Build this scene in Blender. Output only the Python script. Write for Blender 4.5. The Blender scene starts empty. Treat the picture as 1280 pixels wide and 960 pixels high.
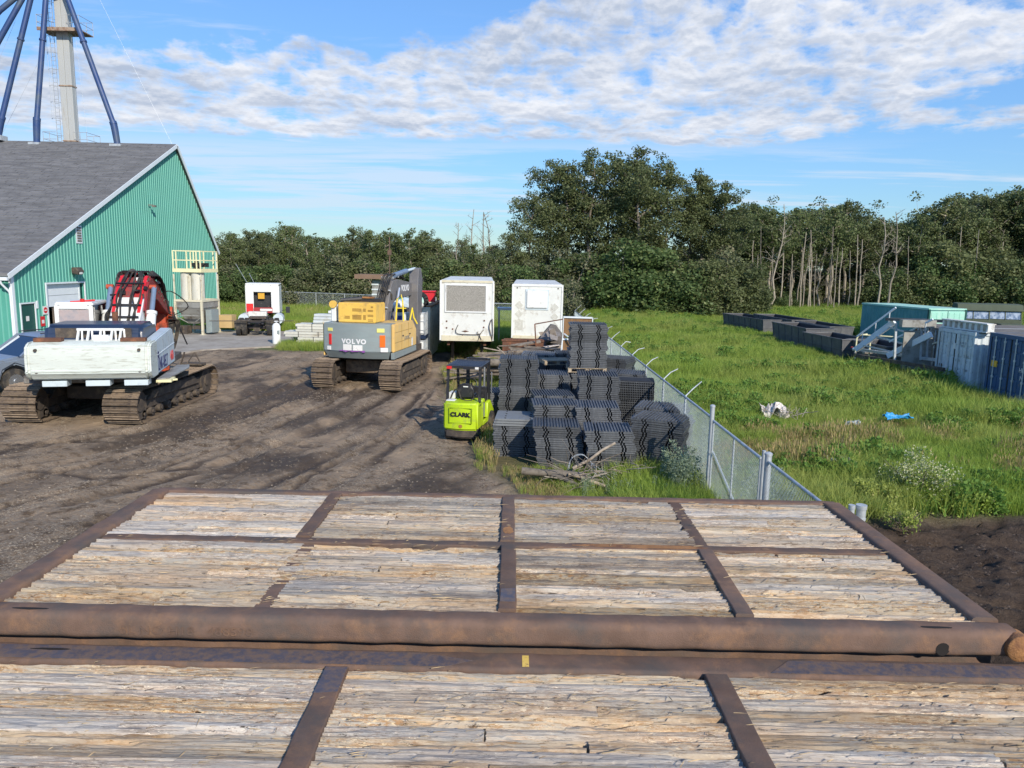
import bpy, bmesh, math, random
import numpy as np
from mathutils import Vector, Matrix
R = math.radians
PI = math.pi
random.seed(7)
rng = np.random.default_rng(11)
scene = bpy.context.scene
C = scene.collection

# ------------------------------------------------------------------ camera
FPX, HC, PITCH, ROLL = 930.0, 4.7, math.atan(150 / 930.0), R(1.2)
cam_d = bpy.data.cameras.new('camera')
cam_d.sensor_width = 36.0
cam_d.lens = 36.0 * FPX / 1280.0
cam_d.clip_start = 0.05
cam_d.clip_end = 6000
cam = bpy.data.objects.new('camera', cam_d)
C.objects.link(cam)
_f = Vector((0, math.cos(PITCH), -math.sin(PITCH)))
_u = Vector((0, math.sin(PITCH), math.cos(PITCH)))
_x = Vector((1, 0, 0))
_cr = _x * math.cos(ROLL) + _u * math.sin(ROLL)
_cu = -_x * math.sin(ROLL) + _u * math.cos(ROLL)
M = Matrix((_cr, _cu, -_f)).transposed().to_4x4()
M.translation = (0, 0, HC)
cam.matrix_world = M
scene.camera = cam

# ------------------------------------------------------------------ light
SUN_EL, SUN_AZ = 31.0, 28.0          # degrees; azimuth measured from behind the camera towards the right
tosun = Vector((math.sin(R(SUN_AZ)) * math.cos(R(SUN_EL)), -math.cos(R(SUN_AZ)) * math.cos(R(SUN_EL)), math.sin(R(SUN_EL))))
sun_d = bpy.data.lights.new('sun', 'SUN')
sun_d.energy = 3.2
sun_d.angle = R(0.5)
sun_d.color = (1.0, 0.90, 0.75)
sun = bpy.data.objects.new('sun', sun_d)
C.objects.link(sun)
sun.rotation_euler = tosun.to_track_quat('Z', 'Y').to_euler()
sun.location = (20, -20, 40)

world = bpy.data.worlds.new('World')
scene.world = world
world.use_nodes = True
wn, wl = world.node_tree.nodes, world.node_tree.links
wn.clear()
def N(nt, typ, **kw):
    n = nt.nodes.new(typ)
    for k, v in kw.items():
        setattr(n, k, v)
    return n
def build_world():
    nt = world.node_tree
    L = nt.links.new
    sky = N(nt, 'ShaderNodeTexSky', sky_type='NISHITA', sun_disc=False)
    sky.sun_elevation = R(SUN_EL)
    sky.sun_rotation = R(180.0 - SUN_AZ)
    sky.air_density = 1.0
    sky.dust_density = 0.15
    sky.ozone_density = 2.6
    tc = N(nt, 'ShaderNodeTexCoord')
    sep = N(nt, 'ShaderNodeSeparateXYZ')
    L(tc.outputs['Generated'], sep.inputs[0])
    def mth(op, a, b=None, c=None, clamp=False):
        n = N(nt, 'ShaderNodeMath', operation=op)
        n.use_clamp = clamp
        for i, v in enumerate((a, b, c)):
            if v is None:
                continue
            if isinstance(v, (int, float)):
                n.inputs[i].default_value = v
            else:
                L(v, n.inputs[i])
        return n.outputs[0]
    def sstep(v, a, b):
        n = N(nt, 'ShaderNodeMapRange', interpolation_type='SMOOTHSTEP')
        n.inputs['From Min'].default_value = a
        n.inputs['From Max'].default_value = b
        L(v, n.inputs['Value'])
        return n.outputs[0]
    z = mth('MAXIMUM', sep.outputs[2], 0.02)
    X = mth('DIVIDE', sep.outputs[0], z)
    Y = mth('DIVIDE', sep.outputs[1], z)
    cb = N(nt, 'ShaderNodeCombineXYZ')
    L(X, cb.inputs[0]); L(Y, cb.inputs[1])
    azm = mth('ARCTAN2', sep.outputs[0], sep.outputs[1])
    lev = mth('LOGARITHM', mth('MAXIMUM', mth('DIVIDE', 1.0, z), 1.0), 2.718)
    cp = N(nt, 'ShaderNodeCombineXYZ'); L(azm, cp.inputs[0]); L(lev, cp.inputs[1])
    def noise(scale, det, rough, off=(0, 0, 0), sc=(1, 1, 1), dist=0.0, polar=False):
        mp = N(nt, 'ShaderNodeMapping')
        mp.inputs['Location'].default_value = off
        mp.inputs['Scale'].default_value = sc
        L((cp if polar else cb).outputs[0], mp.inputs[0])
        n = N(nt, 'ShaderNodeTexNoise')
        n.inputs['Scale'].default_value = scale
        n.inputs['Detail'].default_value = det
        n.inputs['Roughness'].default_value = rough
        n.inputs['Distortion'].default_value = dist
        L(mp.outputs[0], n.inputs['Vector'])
        return n.outputs[0]
    wob = mth('MULTIPLY', mth('SUBTRACT', noise(0.9, 3, .55, (3, 1, 0)), 0.5), 2.6)
    Yw = mth('ADD', Y, wob)
    # the near edge of the cloud sheet
    ne = mth('SUBTRACT', 3.75, mth('MULTIPLY', mth('MAXIMUM', mth('ADD', X, 0.75), 0.0), 1.35))
    near = sstep(mth('SUBTRACT', Yw, ne), -0.25, 0.55)
    fe = mth('SUBTRACT', 6.35, mth('MULTIPLY', mth('MAXIMUM', mth('SUBTRACT', X, 2.0), 0.0), 1.0))
    far = sstep(mth('SUBTRACT', mth('ADD', Y, mth('MULTIPLY', wob, 0.45)), fe), 0.35, -0.45)
    rgt = sstep(mth('ADD', X, mth('MULTIPLY', wob, 0.25)), 2.95, 2.15)
    sheet = mth('MULTIPLY', mth('MULTIPLY', near, far), rgt)
    bnd = mth('MULTIPLY', mth('MULTIPLY', sstep(X, 2.2, 2.7), sstep(mth('ADD', Y, mth('MULTIPLY', wob, .3)), 4.5, 4.9)), sstep(mth('ADD', Y, mth('MULTIPLY', wob, .3)), 5.9, 5.2))
    sheet = mth('MAXIMUM', sheet, mth('MULTIPLY', bnd, 0.8))
    puff = noise(13.0, 7, .60, (0.4, 0.1, 0), (1.55, 0.80, 1), 0.15, True)
    dens = sstep(mth('ADD', puff, mth('MULTIPLY', sheet, 0.30)), 0.58, 0.86)
    dens = mth('MULTIPLY', dens, sstep(sheet, 0.02, 0.35))
    # thin streaks lower down
    st = noise(0.55, 6, .6, (5.3, 2.0, 0), (0.45, 1.0, 1), 0.4)
    stm = mth('MULTIPLY', sstep(mth('ADD', st, mth('MULTIPLY', sstep(X, 2.0, -4.0), .10)), 0.50, 0.64), mth('MULTIPLY', sstep(Y, 5.6, 7.5), sstep(Y, 26.0, 12.0)))
    st2 = noise(1.6, 6, .62, (1.3, 7.0, 0), (0.5, 1.0, 1), 0.6)
    veil = mth('MULTIPLY', sstep(st2, 0.50, 0.72), mth('MULTIPLY', sstep(mth('ADD', X, mth('MULTIPLY', wob, .5)), 0.2, -1.2), mth('MULTIPLY', sstep(Yw, 2.6, 3.6), sstep(Y, 22.0, 9.0))))
    thin = mth('MULTIPLY', mth('MAXIMUM', mth('MULTIPLY', stm, 0.62), mth('MULTIPLY', veil, 0.6)), 1.0)
    # cloud shading: bright tops, grey-blue undersides
    shn = noise(13.0, 7, .60, (0.40, 0.118, 0), (1.55, 0.80, 1), 0.15, True)
    sh = sstep(mth('ADD', mth('SUBTRACT', shn, puff), mth('MULTIPLY', noise(22.0, 4, .6, (9, 2, 0), (1, 1, 1), 0, True), 0.35)), 0.0, 0.34)
    big = sstep(noise(0.8, 3, .5, (2, 6, 0)), 0.35, 0.65)
    sh2 = mth('ADD', mth('MULTIPLY', sh, 0.62), mth('MULTIPLY', big, 0.38))
    cc = N(nt, 'ShaderNodeMix', data_type='RGBA')
    cc.inputs[6].default_value = (1.95, 2.3, 2.95, 1)
    cc.inputs[7].default_value = (3.9, 4.0, 4.25, 1)
    L(sh2, cc.inputs[0])
    # deepen the clear sky a little
    tint = N(nt, 'ShaderNodeMix', data_type='RGBA', blend_type='MULTIPLY')
    tint.inputs[0].default_value = 1.0
    tint.inputs[7].default_value = SKY_TINT
    lum = N(nt, 'ShaderNodeVectorMath', operation='DOT_PRODUCT'); lum.inputs[1].default_value = (.2, .6, .2); L(sky.outputs[0], lum.inputs[0])
    den = mth('ADD', mth('MULTIPLY', lum.outputs['Value'], 0.16), 0.86)
    dv = N(nt, 'ShaderNodeVectorMath', operation='SCALE'); L(sky.outputs[0], dv.inputs[0]); L(mth('DIVIDE', 1.0, den), dv.inputs['Scale'])
    L(dv.outputs[0], tint.inputs[6])
    m1 = N(nt, 'ShaderNodeMix', data_type='RGBA')
    L(thin, m1.inputs[0]); L(tint.outputs[2], m1.inputs[6])
    m1.inputs[7].default_value = (3.0, 3.4, 3.95, 1)
    m2 = N(nt, 'ShaderNodeMix', data_type='RGBA')
    L(dens, m2.inputs[0]); L(m1.outputs[2], m2.inputs[6]); L(cc.outputs[2], m2.inputs[7])
    bg = N(nt, 'ShaderNodeBackground')
    bg.inputs[1].default_value = 0.15
    L(m2.outputs[2], bg.inputs[0])
    out = N(nt, 'ShaderNodeOutputWorld')
    L(bg.outputs[0], out.inputs[0])
SKY_TINT = (0.66, 0.86, 1.06, 1)
build_world()
scene.view_settings.view_transform = 'Standard'
scene.view_settings.look = 'None'
scene.view_settings.exposure = 0.66
scene.view_settings.gamma = 1.0
scene.view_settings.use_curve_mapping = False
scene.render.engine = 'CYCLES'
scene.cycles.max_bounces = 6
scene.cycles.diffuse_bounces = 3
scene.cycles.glossy_bounces = 3
scene.cycles.transparent_max_bounces = 8
scene.cycles.use_adaptive_sampling = True

# ------------------------------------------------------------------ measuring helpers (turn a place in the photograph into metres)
def ray(x, y):
    a, b = x - 640.0, 480.0 - y
    u = (a * math.cos(ROLL) - b * math.sin(ROLL)) / FPX
    v = (a * math.sin(ROLL) + b * math.cos(ROLL)) / FPX
    return Vector((u, math.cos(PITCH) + v * math.sin(PITCH), -math.sin(PITCH) + v * math.cos(PITCH)))
def gp(x, y, z=0.0):
    d = ray(x, y)
    return Vector((0, 0, HC)) + d * ((z - HC) / d.z)
def at(x, y, Y):
    d = ray(x, y)
    return Vector((0, 0, HC)) + d * (Y / d.y)

# ------------------------------------------------------------------ noise
def _h(ix, iy, s):
    n = (ix.astype(np.int64) * 374761393 + iy.astype(np.int64) * 668265263 + s * 1442695041) & 0x7fffffff
    n = ((n ^ (n >> 13)) * 1274126177) & 0x7fffffff
    return ((n ^ (n >> 16)) & 0xffff) / 65535.0
def vnoise(x, y, s=0):
    x = np.asarray(x, float); y = np.asarray(y, float)
    ix, iy = np.floor(x), np.floor(y)
    fx, fy = x - ix, y - iy
    fx = fx * fx * (3 - 2 * fx); fy = fy * fy * (3 - 2 * fy)
    a, b = _h(ix, iy, s), _h(ix + 1, iy, s)
    c, d = _h(ix, iy + 1, s), _h(ix + 1, iy + 1, s)
    return (a * (1 - fx) + b * fx) * (1 - fy) + (c * (1 - fx) + d * fx) * fy
def fbm(x, y, s=0, o=4):
    r, a, t = 0, 1.0, 0
    for i in range(o):
        r = r + a * vnoise(x * 2 ** i, y * 2 ** i, s + i * 17)
        t += a; a *= .5
    return r / t

# ------------------------------------------------------------------ mesh helpers
class MB:
    def __init__(s):
        s.v, s.f, s.m = [], [], []
    def add(s, vs, fs, m=0):
        o = len(s.v)
        s.v.extend([tuple(p) for p in vs])
        for f in fs:
            s.f.append([i + o for i in f]); s.m.append(m)
        return s
    def box(s, c, d, rz=0.0, m=0, rx=0.0, ry=0.0):
        M_ = Matrix.Rotation(rz, 3, 'Z') @ Matrix.Rotation(ry, 3, 'Y') @ Matrix.Rotation(rx, 3, 'X')
        c = Vector(c)
        vs = [c + M_ @ Vector((sx * d[0] / 2, sy * d[1] / 2, sz * d[2] / 2)) for sz in (-1, 1) for sx, sy in ((-1, -1), (1, -1), (1, 1), (-1, 1))]
        return s.add(vs, [(3, 2, 1, 0), (4, 5, 6, 7), (0, 1, 5, 4), (1, 2, 6, 5), (2, 3, 7, 6), (3, 0, 4, 7)], m)
    def b2(s, x0, x1, y0, y1, z0, z1, m=0):
        return s.box(((x0 + x1) / 2, (y0 + y1) / 2, (z0 + z1) / 2), (x1 - x0, y1 - y0, z1 - z0), m=m)
    def beam(s, a, b, w, h=None, m=0, up=(0, 0, 1)):
        h = w if h is None else h
        a, b = Vector(a), Vector(b)
        d = (b - a).normalized()
        up = Vector(up)
        if abs(d.dot(up)) > .98:
            up = Vector((0, 1, 0))
        r = d.cross(up).normalized(); u = r.cross(d)
        vs = [p + r * (sx * w / 2) + u * (sz * h / 2) for p in (a, b) for sx, sz in ((-1, -1), (1, -1), (1, 1), (-1, 1))]
        return s.add(vs, [(0, 1, 2, 3), (7, 6, 5, 4), (4, 5, 1, 0), (5, 6, 2, 1), (6, 7, 3, 2), (7, 4, 0, 3)], m)
    def tube(s, pts, r, n=8, m=0, cap=True):
        pts = [Vector(p) for p in pts]
        rs = r if isinstance(r, (list, tuple)) else [r] * len(pts)
        o = len(s.v)
        ref = None
        for i, p in enumerate(pts):
            d = (pts[min(i + 1, len(pts) - 1)] - pts[max(i - 1, 0)])
            if d.length < 1e-9:
                d = Vector((0, 0, 1))
            d.normalize()
            if ref is None:
                ref = Vector((0, 0, 1)) if abs(d.z) < .9 else Vector((1, 0, 0))
            a = d.cross(ref).normalized(); b = a.cross(d)
            ref = b
            for k in range(n):
                t = 2 * PI * k / n
                s.v.append(tuple(p + (a * math.cos(t) + b * math.sin(t)) * rs[i]))
        for i in range(len(pts) - 1):
            for k in range(n):
                k2 = (k + 1) % n
                s.f.append([o + i * n + k2, o + i * n + k, o + (i + 1) * n + k, o + (i + 1) * n + k2]); s.m.append(m)
        if cap:
            s.f.append([o + k for k in range(n)]); s.m.append(m)
            e = o + (len(pts) - 1) * n
            s.f.append([e + n - 1 - k for k in range(n)]); s.m.append(m)
        return s
    def prism(s, poly, a, b, axis='x', m=0):
        # poly: 2-D outline; axis x: poly is (y,z), y: (x,z), z: (x,y)
        def P(p, t):
            return {'x': (t, p[0], p[1]), 'y': (p[0], t, p[1]), 'z': (p[0], p[1], t)}[axis]
        n = len(poly)
        ar = sum(poly[i][0] * poly[(i + 1) % n][1] - poly[(i + 1) % n][0] * poly[i][1] for i in range(n))
        if (ar < 0) != (axis == 'y'):
            poly = poly[::-1]
        vs = [P(p, a) for p in poly] + [P(p, b) for p in poly]
        fs = [list(range(n))[::-1], list(range(n, 2 * n))]
        for i in range(n):
            j = (i + 1) % n
            fs.append([i, j, n + j, n + i])
        return s.add(vs, fs, m)
    def mesh(s, name, mats, bev=0.0, smooth=0.0, seg=1):
        me = bpy.data.meshes.new(name)
        me.from_pydata(s.v, [], s.f)
        for mm in (mats if isinstance(mats, (list, tuple)) else [mats]):
            me.materials.append(mm)
        if any(s.m):
            me.polygons.foreach_set('material_index', s.m)
        if bev > 0:
            bm = bmesh.new(); bm.from_mesh(me)
            ed = [e for e in bm.edges if len(e.link_faces) == 2 and e.calc_face_angle(0) > R(35)]
            try:
                bmesh.ops.bevel(bm, geom=ed, offset=bev, segments=seg, affect='EDGES', clamp_overlap=True)
            except Exception:
                pass
            bm.to_mesh(me); bm.free()
        if smooth > 0:
            me.shade_smooth()
            me.set_sharp_from_angle(angle=R(smooth))
        me.update()
        return me
    def build(s, name, mats, parent=None, loc=(0, 0, 0), rz=0.0, bev=0.0, smooth=0.0, seg=1, kind=None):
        return link(name, s.mesh(name, mats, bev, smooth, seg), parent, loc, (0, 0, rz), kind)
def link(name, data, parent=None, loc=(0, 0, 0), rot=(0, 0, 0), kind=None, scale=None):
    o = bpy.data.objects.new(name, data)
    C.objects.link(o)
    o.location = loc; o.rotation_euler = rot
    if scale is not None:
        o.scale = scale if isinstance(scale, (tuple, list)) else (scale,) * 3
    if parent is not None:
        o.parent = parent
    if kind:
        o['kind'] = kind
    return o
def tag(o, label, cat, group=None, kind=None):
    o['label'] = label; o['category'] = cat
    if group:
        o['group'] = group
    if kind:
        o['kind'] = kind
    return o
def thing(name, label, cat, loc=(0, 0, 0), rz=0.0, group=None, rot=None):
    o = link(name, None, None, loc, rot or (0, 0, rz))
    o.empty_display_size = .3
    return tag(o, label, cat, group)
def kids(o):
    return list(o.children)
def copy_tree(o, parent=None):
    c = o.copy(); C.objects.link(c); c.parent = parent
    for ch in kids(o):
        copy_tree(ch, c)
    return c
def text(name, body, size, loc, rot, mt, parent, ext=0.004, sx=1.0, bold=0.0):
    cu = bpy.data.curves.new(name, 'FONT')
    cu.body = body; cu.size = size; cu.extrude = ext; cu.align_x = 'CENTER'; cu.align_y = 'CENTER'; cu.offset = bold
    cu.materials.append(mt)
    tmp = bpy.data.objects.new('tmp', cu)
    me = bpy.data.meshes.new_from_object(tmp)
    me.name = name
    bpy.data.objects.remove(tmp)
    o = link(name, me, parent, loc, rot)
    o.scale = (sx, 1, 1)
    return o

# ------------------------------------------------------------------ materials
def newmat(name):
    m = bpy.data.materials.new(name); m.use_nodes = True
    nt = m.node_tree
    return m, nt, nt.nodes['Principled BSDF'], nt.links.new
def mat(name, col, rough=.6, metal=0.0, var=.15, vs=2.5, col2=None, amt=.5, s2=1.5, soft=.1, bump=.15, bs=25.0, sc=(1, 1, 1), col3=None, amt3=.6, s3=9.0, rnd=0.0, spec=.5):
    m, nt, b, L = newmat(name)
    tc = N(nt, 'ShaderNodeTexCoord'); mp = N(nt, 'ShaderNodeMapping')
    mp.inputs['Scale'].default_value = sc
    L(tc.outputs['Object'], mp.inputs[0])
    def noise(s_, d=5, r_=.6):
        n = N(nt, 'ShaderNodeTexNoise')
        n.inputs['Scale'].default_value = s_; n.inputs['Detail'].default_value = d; n.inputs['Roughness'].default_value = r_
        L(mp.outputs[0], n.inputs['Vector'])
        return n.outputs[0]
    n1 = noise(vs)
    cr = N(nt, 'ShaderNodeMapRange'); cr.inputs['From Min'].default_value = .25; cr.inputs['From Max'].default_value = .75
    L(n1, cr.inputs['Value'])
    mx = N(nt, 'ShaderNodeMix', data_type='RGBA')
    mx.inputs[6].default_value = tuple(max(0, c * (1 - var)) for c in col) + (1,)
    mx.inputs[7].default_value = tuple(min(1, c * (1 + var)) for c in col) + (1,)
    L(cr.outputs[0], mx.inputs[0])
    out = mx.outputs[2]
    for c2, am, ss in ((col2, amt, s2), (col3, amt3, s3)):
        if c2 is None:
            continue
        nn = noise(ss, 8, .68)
        mr = N(nt, 'ShaderNodeMapRange'); mr.inputs['From Min'].default_value = am - soft; mr.inputs['From Max'].default_value = am + soft
        L(nn, mr.inputs['Value'])
        m2 = N(nt, 'ShaderNodeMix', data_type='RGBA')
        m2.inputs[7].default_value = tuple(c2) + (1,)
        L(mr.outputs[0], m2.inputs[0]); L(out, m2.inputs[6])
        out = m2.outputs[2]
    if rnd > 0:
        oi = N(nt, 'ShaderNodeObjectInfo')
        hs = N(nt, 'ShaderNodeHueSaturation')
        mr = N(nt, 'ShaderNodeMapRange'); mr.inputs['To Min'].default_value = 1 - rnd; mr.inputs['To Max'].default_value = 1 + rnd
        L(oi.outputs['Random'], mr.inputs['Value']); L(mr.outputs[0], hs.inputs['Value']); L(out, hs.inputs['Color'])
        out = hs.outputs[0]
    L(out, b.inputs['Base Color'])
    b.inputs['Roughness'].default_value = rough
    b.inputs['Metallic'].default_value = metal
    b.inputs['Specular IOR Level'].default_value = spec
    if bump > 0:
        bp = N(nt, 'ShaderNodeBump'); bp.inputs['Strength'].default_value = bump; bp.inputs['Distance'].default_value = .02
        L(noise(bs, 4), bp.inputs['Height']); L(bp.outputs[0], b.inputs['Normal'])
    return m
MT = {}
MT['rust'] = mat('rusty_steel', (.155, .100, .076), .8, .0, .28, 5, (.24, .14, .085), .60, 7.0, .10, .3, 140, col3=(.10, .083, .075), amt3=.56, s3=2.6, rnd=.12, spec=.25)
MT['rust_orange'] = mat('orange_rust', (.33, .16, .06), .8, .05, .3, 6, (.16, .07, .035), .56, 5, .08, .5, 70)
MT['rust_brown'] = mat('brown_rust', (.14, .065, .04), .8, .1, .3, 4, (.28, .11, .05), .6, 4, .08, .3, 50)
MT['slot'] = mat('dark_slot', (.012, .009, .008), .9, bump=0)
MT['blackpaint'] = mat('black_paint', (.022, .022, .026), .45, 0, .2, 4, (.09, .08, .07), .62, 5, .08, .1, 40)
MT['rubber'] = mat('tyre_rubber', (.022, .022, .023), .85, 0, .25, 5, (.10, .085, .065), .56, 4, .1, .3, 60)
MT['chrome'] = mat('polished_rod', (.55, .58, .62), .25, .8, .05, 5, bump=0)
MT['bluerod'] = mat('blue_grey_rod', (.18, .25, .36), .35, .2, .15, 4, bump=.05)
MT['galv'] = mat('galvanised_steel', (.50, .54, .57), .5, .35, .14, 6, (.34, .36, .38), .6, 5, .1, .05, 40)
MT['galvwire'] = mat('galvanised_wire', (.50, .57, .56), .55, .3, .1, 3, bump=0)
MT['white'] = mat('white_paint', (.72, .74, .74), .45, 0, .06, 2, (.42, .40, .35), .66, 2.5, .08, .05, 30)
MT['whitedirty'] = mat('dirty_white_paint', (.68, .70, .68), .5, 0, .08, 2, (.32, .27, .21), .62, 2.2, .1, .08, 30, col3=(.36, .17, .08), amt3=.72, s3=7)
MT['counterw'] = mat('weathered_white_counterweight', (.58, .63, .59), .6, 0, .09, 1.2, (.42, .44, .39), .575, 2.4, .05, .4, 12, sc=(1, 1, 9), col3=(.22, .20, .17), amt3=.70, s3=5)
MT['paleblue'] = mat('pale_blue_white_panel', (.55, .64, .70), .4, 0, .08, 2, (.40, .46, .50), .62, 3, .1, .05, 20)
MT['cream'] = mat('cream_paint', (.62, .58, .44), .6, 0, .1, 2, (.30, .20, .11), .63, 3, .09, .08, 30)
MT['railcream'] = mat('cream_yellow_rail_paint', (.78, .74, .45), .5, 0, .08, 3, (.45, .33, .15), .66, 5, .08, .05, 30)
MT['red'] = mat('red_paint', (.38, .03, .035), .45, 0, .25, 3, (.16, .06, .055), .55, 3, .1, .08, 30)
MT['orangered'] = mat('orange_red_paint', (.46, .07, .025), .5, 0, .2, 2, (.10, .03, .02), .57, 4, .08, .1, 30)
MT['signred'] = mat('bright_red', (.60, .02, .03), .45, 0, .05, 2, bump=0)
MT['reflector'] = mat('red_reflector', (.65, .03, .03), .3, 0, .05, 2, bump=0)
MT['reflorange'] = mat('orange_reflector', (.85, .16, .02), .3, 0, .05, 2, bump=0)
MT['yellow'] = mat('machine_yellow', (.78, .50, .10), .45, 0, .1, 2, (.45, .30, .10), .64, 3, .1, .05, 30)
MT['yelloworange'] = mat('orange_yellow_panel', (.76, .50, .17), .5, 0, .1, 2, (.56, .44, .26), .62, 3, .1, .05, 30)
MT['louvre'] = mat('dark_louvre', (.30, .17, .04), .7, 0, .1, 2, bump=0)
MT['greyblue'] = mat('grey_blue_counterweight', (.25, .30, .305), .5, 0, .1, 1.5, (.25, .28, .28), .58, 2, .1, .1, 20, sc=(1, 1, 3))
MT['boomgrey'] = mat('dark_grey_boom', (.15, .145, .15), .5, 0, .12, 2, (.20, .185, .17), .6, 3, .1, .05, 30)
MT['lime'] = mat('lime_green_paint', (.44, .62, .015), .42, 0, .07, 3, (.30, .38, .06), .60, 4, .08, .04, 30)
MT['navy'] = mat('dark_navy_cover', (.02, .035, .075), .3, 0, .2, 2, bump=.05)
MT['mud'] = mat('dried_mud_steel', (.17, .125, .085), .85, 0, .3, 5, (.07, .052, .042), .54, 6, .1, .5, 40, rnd=.25)
MT['mudedge'] = mat('worn_mud_ridge', (.29, .22, .155), .8, 0, .25, 8, (.12, .09, .065), .56, 8, .1, .4, 50, rnd=.2)
MT['muddark'] = mat('dark_greasy_steel', (.07, .058, .05), .8, .1, .3, 5, (.16, .125, .09), .58, 4, .1, .4, 40)
MT['glassdark'] = mat('dark_window', (.012, .016, .02), .08, 0, 0, 2, bump=0)
MT['glasspink'] = mat('hazy_cab_window', (.44, .37, .37), .18, 0, .25, 3, (.22, .24, .28), .58, 3, .12, 0)
MT['carpaint'] = mat('silver_blue_paint', (.26, .32, .41), .28, .35, .06, 2, (.22, .22, .21), .64, 2.5, .1, 0)
MT['carglass'] = mat('blue_windscreen', (.015, .03, .07), .06, 0, 0, 2, bump=0)
MT['teal'] = mat('teal_siding', (.085, .335, .265), .55, 0, .06, .6, (.10, .36, .29), .6, .5, .1, .03, 20, spec=.35)
MT['tealrib'] = mat('teal_siding_rib', (.15, .43, .36), .55, 0, .05, .6, bump=0)
MT['tealdark'] = mat('dark_green_door', (.008, .075, .065), .45, 0, .06, 1, bump=0)
MT['trim'] = mat('white_trim', (.70, .76, .80), .45, 0, .05, 2, bump=0)
MT['tealbox'] = mat('faded_teal_container', (.09, .28, .28), .55, 0, .1, 1, (.14, .34, .33), .56, 1.2, .1, .04, 20)
MT['tealtop'] = mat('bright_teal_door', (.32, .62, .52), .5, 0, .08, 1, (.5, .62, .55), .6, 2, .1, .04, 20)
MT['bluebox'] = mat('dark_blue_container', (.022, .085, .20), .5, 0, .12, 1.5, (.05, .10, .15), .60, 3, .1, .05, 20, col3=(.16, .10, .08), amt3=.68, s3=6)
MT['greybox'] = mat('grey_white_container', (.60, .67, .71), .55, 0, .08, 1.5, (.45, .49, .50), .58, 2, .1, .05, 20, col3=(.22, .12, .07), amt3=.70, s3=8)
MT['darkroof'] = mat('dark_roof', (.15, .135, .12), .8, 0, .15, 2, (.22, .20, .18), .6, 2, .1, .1, 20)
MT['mossgreen'] = mat('dull_green_canvas', (.07, .09, .06), .8, 0, .15, 2, bump=.1)
MT['plastic'] = mat('dark_grey_plastic', (.078, .085, .096), .5, 0, .25, 5, (.13, .138, .148), .57, 4, .12, .25, 35, sc=(2, 2, .6), rnd=.28)
MT['plasticgrey'] = mat('pale_grey_plastic', (.20, .215, .225), .5, 0, .12, 5, (.13, .14, .15), .6, 5, .1, .2, 60)
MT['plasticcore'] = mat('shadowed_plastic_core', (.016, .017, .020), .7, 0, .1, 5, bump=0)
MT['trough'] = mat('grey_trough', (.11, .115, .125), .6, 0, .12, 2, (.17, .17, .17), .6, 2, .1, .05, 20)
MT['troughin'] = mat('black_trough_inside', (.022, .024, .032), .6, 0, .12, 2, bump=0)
MT['lumberwhite'] = mat('pale_painted_beam', (.60, .60, .55), .6, 0, .1, 2, (.40, .35, .27), .6, 3, .1, .1, 20, sc=(.3, 1, 1), rnd=.12)
MT['pipegrey'] = mat('pale_plastic_pipe', (.50, .54, .54), .4, 0, .1, 2, (.40, .38, .30), .62, 3, .1, 0, rnd=.1)
MT['concrete'] = mat('pale_concrete', (.34, .31, .27), .9, 0, .12, .35, (.22, .19, .16), .56, .5, .12, .3, 12, col3=(.42, .39, .35), amt3=.6, s3=1.2)
MT['palletwood'] = mat('pallet_wood', (.38, .31, .22), .8, 0, .2, 5, (.18, .14, .10), .58, 6, .1, .3, 30, rnd=.2)
MT['oldwood'] = mat('old_grey_wood', (.26, .22, .175), .85, 0, .3, 3, (.11, .085, .065), .55, 4, .12, .4, 30, sc=(1, 1, 1), rnd=.35)
MT['plywood'] = mat('brown_plywood', (.24, .135, .06), .75, 0, .2, 2, (.14, .075, .035), .57, 3, .1, .1, 20)
MT['granulate'] = mat('speckled_foil_insulation', (.33, .32, .29), .6, 0, .35, 40, (.10, .09, .08), .53, 38, .05, .5, 60, col3=(.62, .60, .55), amt3=.60, s3=55)
MT['hopper'] = mat('grey_steel_hopper', (.33, .33, .31), .5, .3, .15, 1.5, (.13, .11, .09), .58, 2, .1, .08, 20)
MT['tank'] = mat('off_white_tank', (.58, .57, .50), .5, 0, .08, 1.2, (.36, .30, .19), .64, 2, .1, .05, 20, sc=(2, 2, .5))
MT['bluepipe'] = mat('blue_grain_spout', (.028, .065, .19), .5, .1, .15, 1.2, (.07, .10, .15), .58, .6, .1, .05, 10)
MT['towergrey'] = mat('weathered_leg_casing', (.44, .46, .46), .55, .1, .08, .8, (.34, .30, .25), .66, 1.5, .1, .05, 20, sc=(2, 2, .3))
MT['towerrust'] = mat('rusty_walkway', (.36, .28, .21), .7, .1, .2, 3, (.2, .1, .06), .55, 4, .1, .1, 20)
MT['bluetarp'] = mat('blue_tarp', (.02, .27, .55), .5, 0, .1, 3, bump=.3, bs=8)
MT['debriswhite'] = mat('crumpled_white_sheet', (.62, .58, .55), .7, 0, .1, 3, (.20, .12, .10), .58, 8, .06, .4, 20)
MT['greenplastic'] = mat('green_plastic', (.02, .38, .14), .4, 0, .05, 3, bump=0)
MT['bluedrum'] = mat('blue_plastic_drum', (.015, .05, .25), .4, 0, .1, 3, bump=0)
MT['yellowstrap'] = mat('yellow_handrail', (.85, .66, .04), .4, 0, .05, 3, bump=0)
MT['bark'] = mat('grey_brown_bark', (.19, .165, .135), .9, 0, .2, 3, (.09, .075, .06), .56, 5, .1, .3, 20, rnd=.2)
MT['barkpale'] = mat('pale_poplar_bark', (.31, .275, .22), .85, 0, .15, 3, (.18, .15, .12), .58, 5, .1, .2, 20, rnd=.25)
MT['purple'] = mat('purple_scrawl', (.26, .08, .34), .6, 0, .2, 8, bump=0)
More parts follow.
